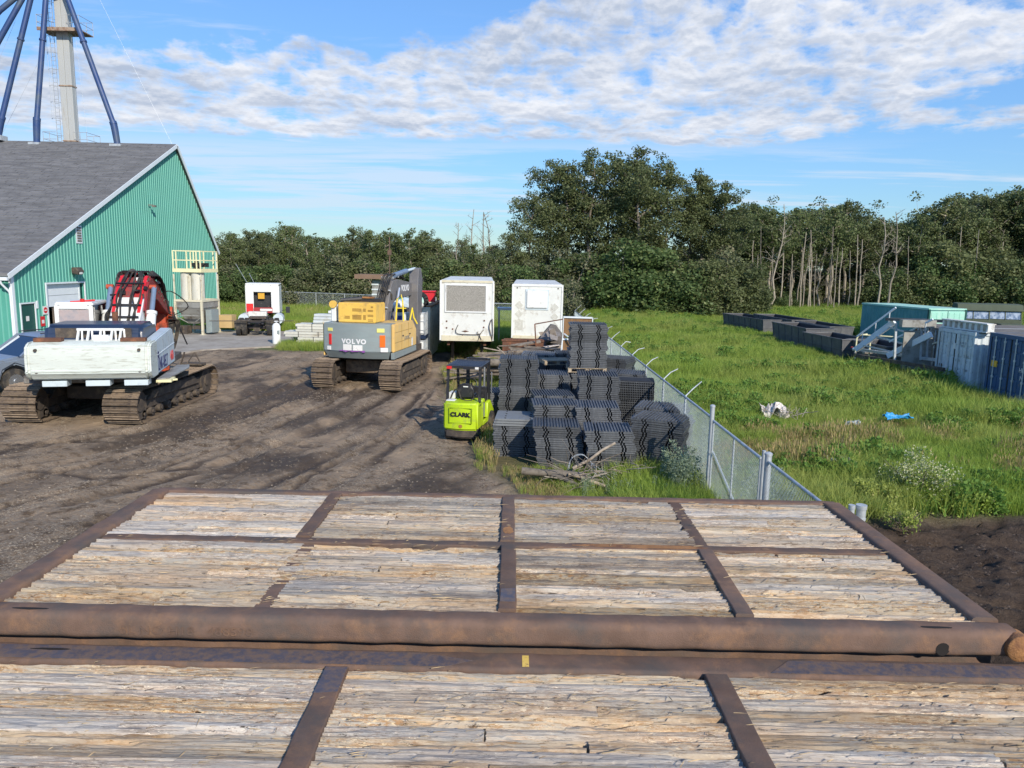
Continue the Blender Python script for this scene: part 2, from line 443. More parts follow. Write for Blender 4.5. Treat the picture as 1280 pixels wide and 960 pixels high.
MT['labelwhite'] = mat('white_sticker', (.74, .74, .72), .5, 0, .03, 3, (.45, .43, .42), .62, 14, .04, 0)
MT['labelyellow'] = mat('yellow_sticker', (.72, .68, .20), .5, 0, .05, 3, bump=0)
MT['navyink'] = mat('navy_lettering', (.03, .04, .14), .5, 0, .05, 3, bump=0)
MT['redink'] = mat('red_lettering', (.60, .06, .06), .5, 0, .05, 3, bump=0)
MT['blackink'] = mat('black_lettering', (.015, .015, .015), .5, 0, .05, 3, bump=0)
MT['greyink'] = mat('grey_lettering', (.20, .22, .24), .5, 0, .05, 3, bump=0)
MT['whiteink'] = mat('white_lettering', (.72, .73, .74), .5, 0, .05, 3, bump=0)
# ------------------------------------------------------------------ ground
def poly_dist(x, y, pts):
    d = np.full(x.shape, 1e9)
    for (x0, y0), (x1, y1) in zip(pts[:-1], pts[1:]):
        dx, dy = x1 - x0, y1 - y0
        t = np.clip(((x - x0) * dx + (y - y0) * dy) / (dx * dx + dy * dy + 1e-9), 0, 1)
        d = np.minimum(d, np.hypot(x - x0 - t * dx, y - y0 - t * dy))
    return d
RUTS = [  # wheel and crawler ruts across the yard: outline in metres, half width, depth
    ([(-12.6, 14.2), (-10.6, 17), (-8.8, 19.5), (-7.9, 23), (-7.2, 28), (-7.0, 33), (-7.8, 37)], .30, .075),
    ([(-14.6, 14.0), (-12.0, 17.5), (-10.0, 20.2), (-9.3, 24), (-8.9, 29), (-9.2, 34)], .28, .06),
    ([(-8.4, 13.8), (-6.6, 17), (-5.4, 20.5), (-4.6, 24), (-4.3, 27)], .30, .07),
    ([(-6.2, 13.0), (-4.8, 16), (-3.9, 19.5), (-3.5, 23.5), (-3.2, 28), (-2.9, 33)], .25, .06),
    ([(-4.2, 13.0), (-3.4, 16.5), (-2.8, 20), (-2.6, 24)], .22, .05),
    ([(-17.5, 14.5), (-14.8, 16.8), (-11.5, 18.4), (-8.0, 19.2), (-5.2, 18.6)], .22, .04),
    ([(-9.0, 21.0), (-7.6, 20.0), (-6.9, 18.2), (-7.3, 16.4), (-8.8, 15.4), (-10.6, 15.8)], .16, .04),
    ([(-11.5, 27.5), (-10.4, 31), (-9.0, 34), (-8.2, 37.5)], .45, .06),
    ([(-13.8, 26.5), (-12.6, 31), (-11.6, 35)], .4, .05),
    ([(-6.2, 30), (-6.3, 34), (-6.6, 38)], .4, .05),
]
RUTS += [([(-11.8, 12.5), (-9.6, 16.2), (-8.2, 19.6), (-7.5, 24), (-7.0, 30)], .13, .06), ([(-9.9, 12.5), (-8.0, 16.2), (-6.8, 19.8), (-6.2, 24), (-5.9, 28)], .13, .06),
         ([(-5.3, 12.5), (-4.3, 16), (-3.3, 19.8), (-3.0, 25), (-2.9, 30)], .12, .06), ([(-15.8, 13), (-13.2, 16.6), (-10.6, 19.4), (-9.0, 22.5), (-8.3, 27), (-8.0, 32)], .13, .06), ([(-7.5, 12.6), (-6.1, 15), (-5.9, 17), (-6.6, 18.6), (-8.4, 19.4)], .12, .05)]
LUGS = [([(-11.6, 12.0), (-9.6, 15.6), (-8.2, 18.2), (-7.4, 21.8), (-6.8, 26.5)], .45),
        ([(-7.3, 12.5), (-6.0, 15.5), (-5.2, 19.0), (-4.6, 23.0)], .4),
        ([(-16.0, 13.0), (-13.3, 16.0), (-11.2, 19.0)], .45)]
def masks(x, y):
    n1 = fbm(x * .35 + 3, y * .35, 5, 4); n2 = fbm(x * 1.6, y * 1.6, 9, 3)
    w = (n1 - .5) * 3.0 + (n2 - .5) * 1.2
    # the grass right of the yard: beyond the fence, and a strip along and between the plastic stacks
    edge = np.interp(y, [8, 13, 15, 17, 19, 21, 24, 28, 32, 36, 40, 44], [2.5, 1.2, -.3, -.9, -1.2, -1.7, -2.3, -2.9, -3.2, -3.2, -3.0, -4])
    right = np.clip((x - edge - w * .35) / .9, 0, 1)
    soil = np.clip(((5.0 + x * .08) + 8.6 - y - w * .35) / .5, 0, 1) * np.clip((x - 4.4) / .6, 0, 1)
    far = np.clip((y - np.interp(x, [-60, -24, -16, -13, -9, -6, -3], [47, 47, 46.8, 39.2, 38.8, 38.5, 38.5]) - w * .6) / .8, 0, 1)
    strip = np.clip(1 - np.abs(y - 39.2 - w * .3) / 1.1, 0, 1) * (x > -13.5) * (x < -6)
    green = np.clip(np.maximum(np.maximum(right, far), strip) - soil, 0, 1)
    dry = np.clip(1 - np.abs(x - edge - .9 - w * .5) / 1.7, 0, 1) * (y < 40) * (y > 12)
    dry = np.maximum(dry, np.clip((n1 - .56) * 7, 0, 1) * (y > 44) * (x < -3))
    dry = np.maximum(dry, .6 * np.clip((fbm(x * .2, y * .3, 31, 4) - .60) * 7, 0, 1) * (x > 4))
    dry = dry * np.where(x > 4.0, .35 + .65 * np.clip((18 - y) / 6, 0, 1), 1)
    return green, dry, soil
def height(x, y):
    green, dry, soil = masks(x, y)
    z = (fbm(x * .25, y * .25, 2, 3) - .5) * .10 + (fbm(x * 2.2, y * 2.2, 4, 3) - .5) * .035
    fade = np.clip((70 - np.hypot(x, y)) / 30, 0, 1)
    yard = (1 - green) * (1 - soil)
    wet = np.zeros_like(z)
    wj = (fbm(x * .8, y * .8, 21, 3) - .5) * .35
    for pts, hw, dp in RUTS:
        d = poly_dist(x + wj, y, pts) / hw
        prof = np.exp(-(d * 1.5) ** 4)
        z = z - dp * prof * yard + dp * .55 * np.exp(-((d - 1.7) / .55) ** 2) * yard
        wet = np.maximum(wet, prof)
    for pts, hw in LUGS:
        d = poly_dist(x, y, pts) / hw
        on = (d < 1) * yard
        z = z + .022 * np.sign(np.sin(y * 2 * PI / .34 + x * 5)) * on * (fbm(x * .7, y * .7, 41, 2) > .42)
        wet = np.maximum(wet, .35 * on)
    z = z + (fbm(x * 7, y * 7, 14, 3) - .5) * .055 * yard * fade
    z = z + ((fbm(x * 1.3, y * 3.0, 8, 4) - .5) * .40 + (fbm(x * 6, y * 6, 12, 3) - .5) * .22) * soil
    z = z + (fbm(x * .13, y * .13, 7, 3) - .5) * .55 * np.clip((x - 5) / 6, 0, 1) * (1 - soil)
    z = z - .16 * soil
    g_ = np.interp(y, [8, 14, 17, 20, 24, 30, 38], [-5.6, -4.0, -2.0, -.5, .4, .9, .6])
    st = fbm((x - g_) * 1.5, y * .16 + 3, 81, 4); st2 = fbm((x - g_) * 4.5, y * .5, 83, 3)
    bl = fbm(x * .55, y * .42, 51, 5)
    wet = wet * np.clip((fbm(x * .9, y * .5, 85, 4) - .30) * 4, .15, 1)
    wet = np.maximum(wet, np.clip((st - .50) * 7, 0, 1) * np.clip((bl - .38) * 5, 0, 1) * .85)
    wet = np.maximum(wet, np.clip((bl - .56) * 8, 0, 1) * .9)
    z = z - .03 * np.clip((st2 - .5) * 5, 0, 1) * yard * fade - .025 * np.clip((st - .5) * 7, 0, 1) * yard * fade
    return z * fade, wet, green, dry, soil
def hz(x, y):
    return float(height(np.array([x], float), np.array([y], float))[0][0])
def axis(lo, a, b, hi, fine, grow):
    mid = list(np.arange(a, b, fine))
    l, s, p = [], fine, a
    while p > lo:
        s *= grow; p -= s; l.append(p)
    r, s, p = [], fine, mid[-1]
    while p < hi:
        s *= grow; p += s; r.append(p)
    return np.array(l[::-1] + mid + r)
def build_ground():
    xs = axis(-2500, -17.5, 13, 2500, .10, 1.045)
    ys = axis(-2500, 8.5, 37, 3500, .10, 1.04)
    gx, gy = np.meshgrid(xs, ys)
    fx, fy = gx.ravel(), gy.ravel()
    z, wet, green, dry, soil = height(fx, fy)
    nx, ny = len(xs), len(ys)
    co = np.stack([fx, fy, z], 1).ravel()
    i = np.arange(nx * ny).reshape(ny, nx)
    q = np.stack([i[:-1, :-1], i[:-1, 1:], i[1:, 1:], i[1:, :-1]], -1).reshape(-1, 4)
    me = bpy.data.meshes.new('ground')
    me.vertices.add(nx * ny); me.vertices.foreach_set('co', co)
    me.loops.add(q.size); me.loops.foreach_set('vertex_index', q.ravel().astype(np.int32))
    me.polygons.add(len(q)); me.polygons.foreach_set('loop_start', np.arange(0, q.size, 4, dtype=np.int32))
    me.update(calc_edges=True)
    me.shade_smooth()
    for nm, a in (('wet', wet), ('green', green), ('dry', dry), ('soil', soil)):
        at_ = me.attributes.new(nm, 'FLOAT', 'POINT'); at_.data.foreach_set('value', a.astype(np.float32))
    m, nt, b, L = newmat('yard_dirt_and_meadow_soil')
    tc = N(nt, 'ShaderNodeTexCoord')
    def noise(s, d=6, r_=.65, sc=None):
        n = N(nt, 'ShaderNodeTexNoise'); n.inputs['Scale'].default_value = s; n.inputs['Detail'].default_value = d; n.inputs['Roughness'].default_value = r_
        if sc:
            mp = N(nt, 'ShaderNodeMapping'); mp.inputs['Scale'].default_value = sc; L(tc.outputs['Object'], mp.inputs[0]); L(mp.outputs[0], n.inputs['Vector'])
        else:
            L(tc.outputs['Object'], n.inputs['Vector'])
        return n.outputs[0]
    def ramp(v, a, b_):
        n = N(nt, 'ShaderNodeMapRange'); n.inputs['From Min'].default_value = a; n.inputs['From Max'].default_value = b_; L(v, n.inputs['Value']); return n.outputs[0]
    def mix(f, a, b_):
        n = N(nt, 'ShaderNodeMix', data_type='RGBA')
        if isinstance(f, float): n.inputs[0].default_value = f
        else: L(f, n.inputs[0])
        for s_, v in ((6, a), (7, b_)):
            if isinstance(v, tuple): n.inputs[s_].default_value = v + (1,)
            else: L(v, n.inputs[s_])
        return n.outputs[2]
    def attr(nm):
        n = N(nt, 'ShaderNodeAttribute'); n.attribute_name = nm; return n.outputs['Fac']
    d1 = mix(ramp(noise(.7, 7), .35, .65), (.195, .134, .083), (.39, .28, .18))
    d1 = mix(ramp(noise(14, 6, .7), .35, .68), d1, (.30, .25, .195))
    d1 = mix(ramp(noise(60, 3, .7), .58, .72), d1, (.42, .37, .30))
    vo = N(nt, 'ShaderNodeTexVoronoi'); vo.inputs['Scale'].default_value = 22; L(tc.outputs['Object'], vo.inputs['Vector'])
    d1 = mix(ramp(noise(3.0, 5), .50, .64), d1, (.14, .098, .064))
    d1 = mix(ramp(noise(.45, 4, .55, (1, .7, 1)), .52, .62), d1, (.40, .30, .205))
    # gravel speckle gathered in bands
    band = ramp(noise(.9, 5, .6, (1.5, .35, 1)), .46, .58)
    def mul(a_, b__):
        n = N(nt, 'ShaderNodeMath', operation='MULTIPLY')
        for i_, v_ in ((0, a_), (1, b__)):
            if isinstance(v_, float): n.inputs[i_].default_value = v_
            else: L(v_, n.inputs[i_])
        return n.outputs[0]
    d1 = mix(mul(ramp(noise(26, 3, .75), .55, .60), mul(band, .85)), d1, (.56, .47, .35))
    d1 = mix(mul(ramp(noise(18, 4, .75, (1, 1.6, 1)), .56, .62), mul(band, .8)), d1, (.085, .062, .045))
    d1 = mix(ramp(noise(7, 6, .75, (.5, 1.4, 1)), .60, .66), d1, (.11, .08, .056))
    wetn = N(nt, 'ShaderNodeMath', operation='MULTIPLY'); L(attr('wet'), wetn.inputs[0]); L(ramp(noise(4, 7, .75), .27, .46), wetn.inputs[1])
    d2 = mix(wetn.outputs[0], d1, (.075, .054, .039))
    dg = mix(ramp(noise(2.5, 5), .3, .7), (.050, .085, .018), (.10, .14, .035))
    dd = mix(ramp(noise(7, 5), .3, .7), (.20, .165, .085), (.12, .105, .045))
    g = mix(attr('dry'), dg, dd)
    d3 = mix(attr('green'), d2, g)
    ds = mix(ramp(noise(4, 7, .7, (.6, 1.6, 1)), .35, .7), (.045, .031, .023), (.12, .085, .061))
    d4 = mix(attr('soil'), d3, ds)
    L(d4, b.inputs['Base Color'])
    rr = N(nt, 'ShaderNodeMapRange'); rr.inputs['To Min'].default_value = .95; rr.inputs['To Max'].default_value = .62; L(wetn.outputs[0], rr.inputs['Value']); L(rr.outputs[0], b.inputs['Roughness'])
    b.inputs['Specular IOR Level'].default_value = .25
    bp = N(nt, 'ShaderNodeBump'); bp.inputs['Strength'].default_value = 1.0; bp.inputs['Distance'].default_value = .09
    hs = N(nt, 'ShaderNodeMath', operation='ADD'); L(noise(9, 8, .7), hs.inputs[0])
    vm = N(nt, 'ShaderNodeMath', operation='MULTIPLY'); vm.inputs[1].default_value = .35; L(noise(45, 4, .7), vm.inputs[0]); L(vm.outputs[0], hs.inputs[1])
    L(hs.outputs[0], bp.inputs['Height']); L(bp.outputs[0], b.inputs['Normal'])
    me.materials.append(m)
    o = link('ground', me, kind='structure')
    o['label'] = 'rutted brown dirt yard with meadow soil beyond the fence'
    return o
build_ground()
def concrete():
    mb = MB()
    poly = [(-24.75, 29.5), (-20.5, 29.2), (-17.2, 33.4), (-15.9, 37.6), (-13.0, 39.8), (-12.6, 42), (-12.6, 48), (-24.75, 49.5)]
    mb.prism(poly, -.10, .07, 'z')
    o = mb.build('concrete_pad', MT['concrete'], kind='structure')
    o['label'] = 'pale concrete apron beside the teal shed'
concrete()
# loose stones lying in the ruts
def stones():
    v, f = [], []
    r2 = np.random.default_rng(5)
    def stone(x, y, z, s):
        o = len(v)
        for dx, dy, dz in ((1, 0, 0), (-.2, .9, .1), (-1, -.1, 0), (.1, -.9, 0), (.1, 0, .7)):
            j = r2.uniform(.7, 1.2)
            v.append((x + dx * s * j, y + dy * s * j, z + dz * s * j))
        for a in ((0, 1, 4), (1, 2, 4), (2, 3, 4), (3, 0, 4)):
            f.append([o + k for k in a])
    X, Y, S = [], [], []
    for _ in range(9000):
        if r2.random() < .16:
            t = r2.random(); x = -8.9 + t * 2.4 + r2.normal() * .45; y = 17.0 + t * 9 + r2.normal() * .9; s = r2.uniform(.010, .026)
        else:
            y = 9 + 26 * r2.random() ** 1.2; x = r2.uniform(-17, -1.5); s = r2.uniform(.008, .026)
        X.append(x); Y.append(y); S.append(s)
    for _ in range(2500):
        X.append(r2.uniform(4.9, 14)); Y.append(r2.uniform(6, 13.4)); S.append(r2.uniform(.012, .04))
    X, Y = np.array(X), np.array(Y)
    Z, _, gr, _, so = height(X, Y)
    va, vb = [], []
    fa, fb = [], []
    for x, y, z, s, g_, so_ in zip(X, Y, Z, S, gr, so):
        if g_ > .6: continue
        if so_ > .5:
            v, f = vb, fb
        else:
            v, f = va, fa
        stone(x, y, z, s)
    for nm, vv, ff, mm, lab in (('loose_gravel', va, fa, mat('gravel_stone', (.30, .25, .19), .9, var=.4, vs=9, bump=0), 'scattered pale gravel stones lying on the dirt yard'),
                           ('soil_clods', vb, fb, mat('soil_clod', (.075, .056, .044), .95, var=.4, vs=6, bump=0), 'dark clods of turned soil beside the meadow')):
        me = bpy.data.meshes.new(nm); me.from_pydata(vv, [], ff); me.materials.append(mm)
        tag(link(nm, me), lab, 'gravel' if 'gravel' in nm else 'soil', kind='stuff')
stones()

# ------------------------------------------------------------------ the steel framed timber mats in the foreground
def wood_mat(name, tone):
    m, nt, b, L = newmat(name)
    tc = N(nt, 'ShaderNodeTexCoord'); oi = N(nt, 'ShaderNodeObjectInfo')
    mul = N(nt, 'ShaderNodeVectorMath', operation='SCALE'); mul.inputs[0].default_value = (37.0, 11.0, 5.0); L(oi.outputs['Random'], mul.inputs['Scale'])
    ad = N(nt, 'ShaderNodeVectorMath', operation='ADD'); L(tc.outputs['Object'], ad.inputs[0]); L(mul.outputs[0], ad.inputs[1])
    def noise(s, sc, d=6, r_=.65, dist=0.0):
        mp = N(nt, 'ShaderNodeMapping'); mp.inputs['Scale'].default_value = sc; L(ad.outputs[0], mp.inputs[0])
        n = N(nt, 'ShaderNodeTexNoise'); n.inputs['Scale'].default_value = s; n.inputs['Detail'].default_value = d; n.inputs['Roughness'].default_value = r_; n.inputs['Distortion'].default_value = dist
        L(mp.outputs[0], n.inputs['Vector']); return n.outputs[0]
    def ramp(v, a, b_):
        n = N(nt, 'ShaderNodeMapRange'); n.inputs['From Min'].default_value = a; n.inputs['From Max'].default_value = b_; L(v, n.inputs['Value']); return n.outputs[0]
    def mix(f, a, b_):
        n = N(nt, 'ShaderNodeMix', data_type='RGBA'); L(f, n.inputs[0])
        for s_, v in ((6, a), (7, b_)):
            if isinstance(v, tuple): n.inputs[s_].default_value = v + (1,)
            else: L(v, n.inputs[s_])
        return n.outputs[2]
    def T(c): return tuple(q * tone for q in c)
    wp = N(nt, 'ShaderNodeNewGeometry')
    def wnoise(s, sc, d=5, r_=.6, off=(0, 0, 0)):
        mp = N(nt, 'ShaderNodeMapping'); mp.inputs['Scale'].default_value = sc; mp.inputs['Location'].default_value = off; L(wp.outputs['Position'], mp.inputs[0])
        n = N(nt, 'ShaderNodeTexNoise'); n.inputs['Scale'].default_value = s; n.inputs['Detail'].default_value = d; n.inputs['Roughness'].default_value = r_
        L(mp.outputs[0], n.inputs['Vector']); return n.outputs[0]
    c = mix(ramp(noise(2.2, (.8, 11, 1), 6), .38, .62), T((.43, .405, .365)), T((.66, .56, .43)))
    c = mix(ramp(wnoise(1.1, (.8, 2.2, 1), 5), .48, .66), c, T((.53, .38, .25)))
    c = mix(ramp(noise(4.0, (.6, 14, 1), 5, .7), .52, .62), c, T((.66, .49, .33)))
    c = mix(ramp(noise(5.0, (.6, 18, 1), 6, .75), .57, .64), c, T((.30, .205, .12)))
    c = mix(ramp(wnoise(1.7, (.7, 1.8, 1), 7, .72, (4, 2, 0)), .55, .68), c, T((.29, .205, .14)))
    c = mix(ramp(noise(6.0, (.55, 20, 1), 8, .8), .60, .635), c, (.07, .045, .03))
    c = mix(ramp(wnoise(9.0, (1.0, 3.4, 1), 8, .8), .585, .66), c, (.14, .10, .072))
    c = mix(ramp(noise(10.0, (.7, 14, 1), 5, .8), .61, .66), c, T((.36, .21, .10)))
    def mul(a_, b__):
        n = N(nt, 'ShaderNodeMath', operation='MULTIPLY'); L(a_, n.inputs[0]); L(b__, n.inputs[1]); return n.outputs[0]
    torn = ramp(wnoise(1.6, (1.0, 2.0, 1), 5, .65, (7, 3, 0)), .46, .56)
    c = mix(mul(torn, ramp(noise(34.0, (.5, 3.0, 1), 4, .8), .50, .56)), c, T((.44, .29, .18)))
    c = mix(mul(torn, ramp(noise(48.0, (.4, 2.6, 1), 3, .8), .57, .61)), c, T((.80, .66, .46)))
    c = mix(mul(torn, ramp(noise(22.0, (.5, 3.4, 1), 5, .8), .60, .63)), c, (.05, .032, .02))
    c = mix(ramp(noise(40.0, (.3, 6, 1), 3, .7), .55, .75), c, T((.68, .60, .48)))
    hs = N(nt, 'ShaderNodeHueSaturation'); mr = N(nt, 'ShaderNodeMapRange'); mr.inputs['To Min'].default_value = .76; mr.inputs['To Max'].default_value = 1.06
    ms_ = N(nt, 'ShaderNodeMath', operation='FRACT'); mm_ = N(nt, 'ShaderNodeMath', operation='MULTIPLY'); mm_.inputs[1].default_value = 7.7; L(oi.outputs['Random'], mm_.inputs[0]); L(mm_.outputs[0], ms_.inputs[0])
    ms2 = N(nt, 'ShaderNodeMapRange'); ms2.inputs['To Min'].default_value = .45; ms2.inputs['To Max'].default_value = 1.25; L(ms_.outputs[0], ms2.inputs['Value']); L(ms2.outputs[0], hs.inputs['Saturation'])
    L(oi.outputs['Random'], mr.inputs['Value']); L(mr.outputs[0], hs.inputs['Value']); L(c, hs.inputs['Color'])
    L(hs.outputs[0], b.inputs['Base Color'])
    b.inputs['Roughness'].default_value = .85; b.inputs['Specular IOR Level'].default_value = .2
    bp = N(nt, 'ShaderNodeBump'); bp.inputs['Strength'].default_value = 1.0; bp.inputs['Distance'].default_value = .02
    L(noise(7.0, (.6, 16, 1), 8, .8), bp.inputs['Height']); L(bp.outputs[0], b.inputs['Normal'])
    return m
MT['plank_a'] = wood_mat('weathered_timber', .95)
MT['plank_b'] = wood_mat('bleached_timber', 1.18)
MT['plank_c'] = wood_mat('dark_split_timber', .66)
def plank_mesh(L_, w, seed, rough=1.0, dx=.017, nyy=11):
    nx = max(6, int(L_ / dx)); ny = nyy
    u = np.linspace(0, L_, nx + 1); t = np.linspace(-1, 1, ny)
    U, T = np.meshgrid(u, t)
    r = np.random.default_rng(seed)
    V_ = T * w / .09
    Y = T * w / 2 + (fbm(U * 2.0, T * 0 + seed * 3.1, seed, 3) - .5) * .012
    z = (fbm(U * 1.6, V_ * 2.5 + seed, seed, 4) - .5) * .020 * rough
    z += (vnoise(U * 3.5, V_ * 5 + seed * 2.3, seed + 3) - .5) * .007 * rough                # fibres along the grain
    z += (vnoise(U * 14, V_ * 9 + seed, seed + 5) - .5) * .006 * rough
    z -= np.clip((fbm(U * 1.4 + seed, V_ * 1.6 + seed, seed + 7, 4) - .56) * 8, 0, 1) * .034 * rough      # broken out hollows
    z -= (np.abs(T) > .99) * .005
    for q in range(3):                                                             # long drying cracks
        c0 = r.uniform(-.8, .8); a0 = r.uniform(0, L_); l0 = r.uniform(.15, .7)
        on = (np.abs(T - c0 - (fbm(U * 3, T * 0 + q, seed + q, 2) - .5) * .5) < .13) & (np.abs(U - a0) < l0)
        z -= on * .014 * rough
    X = U.copy()
    X[:, 0] += (r.random(ny) - .5) * .012; X[:, -1] += (r.random(ny) - .5) * .012
    vs = np.stack([X.ravel(), Y.ravel(), z.ravel()], 1)
    i = np.arange((nx + 1) * ny).reshape(ny, nx + 1)
    q = np.stack([i[:-1, :-1], i[:-1, 1:], i[1:, 1:], i[1:, :-1]], -1).reshape(-1, 4)
    n0 = len(vs)
    # sides and ends run down so that each plank is solid
    rim = list(i[0, :]) + list(i[1:, -1]) + list(i[-1, -2::-1]) + list(i[-2:0:-1, 0])
    low = vs[rim].copy(); low[:, 2] = -.11
    vs = np.vstack([vs, low])
    f = [list(a) for a in q]
    m_ = len(rim)
    for k in range(m_):
        a, b_ = rim[k], rim[(k + 1) % m_]
        f.append([b_, a, n0 + k, n0 + (k + 1) % m_])
    f.append([n0 + k for k in range(m_)][::-1])
    me = bpy.data.meshes.new('plank'); me.from_pydata(vs.tolist(), [], f)
    return me
def fill_bay(root, x0, x1, y0, y1, ztop, seed, mats, rough=1.0, jag=.0):
    r = random.Random(seed)
    x0 -= .030; x1 += .030; ztop -= .007
    y = y0
    k = 0
    while y < y1 - .02:
        w = r.uniform(.075, .125)
        if y + w > y1 - .03:
            w = y1 - y
        cuts = [x0, x1]
        if r.random() < .25 and x1 - x0 > 1.0:
            cuts = [x0, x0 + (x1 - x0) * r.uniform(.3, .7), x1]
        for a, b_ in zip(cuts[:-1], cuts[1:]):
            a2 = a + r.uniform(0, .012); b3 = b_ - r.uniform(0, .012)
            me = plank_mesh(b3 - a2, w - r.uniform(.0, .002), seed * 97 + k, rough * r.uniform(.5, 1.5))
            mm = r.choices(mats, k=1)[0]
            me.materials.append(MT[mm])
            link('plank', me, root, (a2, y + w / 2, ztop - r.uniform(.0, .008) * rough), (r.uniform(-.05, .05), 0, 0))
            k += 1
        y += w
def splinters(root, x0, x1, y0, y1, ztop, n, seed):
    r = random.Random(seed)
    v, f = [], []
    for _ in range(n):
        x, y = r.uniform(x0, x1), r.uniform(y0, y1)
        l = r.uniform(.02, .09) * (2.2 if r.random() < .05 else 1); w = r.uniform(.0015, .0045)
        a = r.gauss(0, .16) if r.random() < .85 else r.uniform(-1.5, 1.5)
        z = ztop + r.uniform(-.006, .010); lift = r.uniform(0, .010)
        c, s = math.cos(a), math.sin(a)
        o = len(v)
        v += [(x, y, z - .004), (x - s * w, y + c * w, z), (x + s * w, y - c * w, z), (x + c * l, y + s * l, z + lift)]
        m_ = (x + c * l * .5, y + s * l * .5, z + lift * .5 + w)
        v.append(m_)
        f += [[o + 1, o + 0, o + 4], [o + 0, o + 2, o + 4], [o + 1, o + 4, o + 3], [o + 2, o + 3, o + 4], [o + 1, o + 3, o + 2]]
    me = bpy.data.meshes.new('splinters'); me.from_pydata(v, [], f)
    me.materials.append(MT['splinter'])
    link('splinters', me, root, kind='stuff')
MT['splinter'] = mat('wood_splinter', (.46, .34, .19), .8, var=.5, vs=3, col2=(.14, .10, .07), amt=.55, s2=4, bump=0)
def rbeam(mb, a, b, w, h, m=0, r=.045):
    # rolled hollow section with rounded long edges, top face at a.z
    a, b = Vector(a), Vector(b)
    d = (b - a).normalized(); s_ = Vector((0, 0, 1)).cross(d).normalized()
    prof = []
    for cx, cz, t0 in ((w / 2 - r, -r, 0), (-w / 2 + r, -r, 90), (-w / 2 + r, -h + r, 180), (w / 2 - r, -h + r, 270)):
        for k in range(5):
            t = R(t0 + k * 22.5); prof.append((cx + r * math.cos(t), cz + r * math.sin(t)))
    n = len(prof); seg = max(1, int((b - a).length / .12)); o = len(mb.v)
    for i in range(seg + 1):
        p = a + (b - a) * i / seg
        j = 0.0018 * math.sin(i * 1.7 + a.y * 9) + .002 * math.sin(i * 4.1)
        for k, (x, z) in enumerate(prof):
            q = p + s_ * (x + j) + Vector((0, 0, z + j * .6)); mb.v.append(tuple(q))
    for i in range(seg):
        for k in range(n):
            k2 = (k + 1) % n
            mb.f.append([o + i * n + k, o + (i + 1) * n + k, o + (i + 1) * n + k2, o + i * n + k2]); mb.m.append(m)
    mb.f.append([o + k for k in range(n)]); mb.m.append(m)
    e = o + seg * n
    mb.f.append([e + n - 1 - k for k in range(n)]); mb.m.append(m)
    return mb
def beam_part(root, name, a, b, w, h, mm, r=.02, loc=(0, 0, 0)):
    mb = MB(); rbeam(mb, a, b, w, h, 0, r)
    return mb.build(name, MT[mm], root, smooth=40)
TOP, LOW = 2.55, 2.37
# upper mat
up = thing('timber_mat', 'upper timber mat with rusty steel frame, splintered planks, lying behind the bleached mat', 'timber mat', (0, 0, 0), group='steel framed timber mats')
beam_part(up, 'side_beam', (-3.36, 4.315, TOP), (3.12, 4.315, TOP), .17, .17, 'rust', .048)
beam_part(up, 'side_beam', (-3.30, 6.74, TOP), (3.06, 6.74, TOP), .10, .17, 'rust', .02)
beam_part(up, 'end_beam', (-3.262, 4.40, TOP + .014), (-3.262, 6.69, TOP + .009), .17, .17, 'rust', .03)
beam_part(up, 'end_beam', (3.012, 4.40, TOP + .014), (3.012, 6.69, TOP + .014), .17, .17, 'rust', .03)
beam_part(up, 'middle_beam', (-3.15, 5.535, TOP - .006), (2.92, 5.535, TOP - .006), .10, .15, 'rust', .012)
for x, ya, yb in ((-1.62, 5.59, 6.69), (-.01, 5.59, 6.69), (1.52, 5.59, 6.69), (.0, 4.40, 5.48), (1.50, 4.40, 5.48)):
    dz = .022 if (x == 1.52) else 0
    mb = MB(); rbeam(mb, (x, ya, TOP + .006 - dz), (x + (.02 if x > 1 else 0), yb, TOP + .006 - dz), .115, .12, 0, .01)
    mb.build('cross_bar', MT['rust'], up, smooth=40)
mb = MB(); mb.b2(-1.60, -1.48, 4.40, 5.47, TOP - .15, TOP - .022); mb.build('cross_bar', MT['rust'], up)
# painted patches, weld scale and slots on the steel
def patch(root, name, pts, z, mm, h=.003):
    mb = MB(); mb.prism(pts, z, z + h, 'z'); return mb.build(name, mm if not isinstance(mm, str) else MT[mm], root)
def blob(cx, cy, rx, ry, n=14, s=1):
    r = random.Random(s)
    return [(cx + rx * math.cos(2 * PI * k / n) * r.uniform(.75, 1.1), cy + ry * math.sin(2 * PI * k / n) * r.uniform(.75, 1.1)) for k in range(n)]
MT['navypaint'] = mat('worn_navy_paint', (.085, .082, .105), .55, .1, .2, 6, (.17, .12, .095), .50, 16, .08, .2, 60)
MT['yellowmark'] = mat('yellow_paint_mark', (.72, .50, .12), .6, 0, .2, 12, (.25, .13, .07), .58, 25, .05, .1, 50)
patch(up, 'paint_patch', [(-.048, 4.50), (.050, 4.50), (.052, 4.70), (-.045, 4.69)], TOP + .0065, 'navypaint', .002)
patch(up, 'rust_patch', blob(-.005, 5.80, .045, .09, 14, 3), TOP + .0065, 'rust_orange', .002)
patch(up, 'rust_patch', blob(1.05, 5.536, .55, .036, 22, 4), TOP - .0055, 'rust_orange', .002)
for x in (-2.93, 2.62):
    mb = MB(); mb.prism(blob(x, 4.285, .14, .014, 12, 8), TOP - .004, TOP + .0015, 'z'); mb.build('lifting_slot', MT['slot'], up)
mb = MB(); mb.tube([(0, 0, 0), (0, .0022, 0)], .042, 16); mb.build('drain_hole', MT['slot'], up, loc=(2.66, 4.2285, TOP - .115))
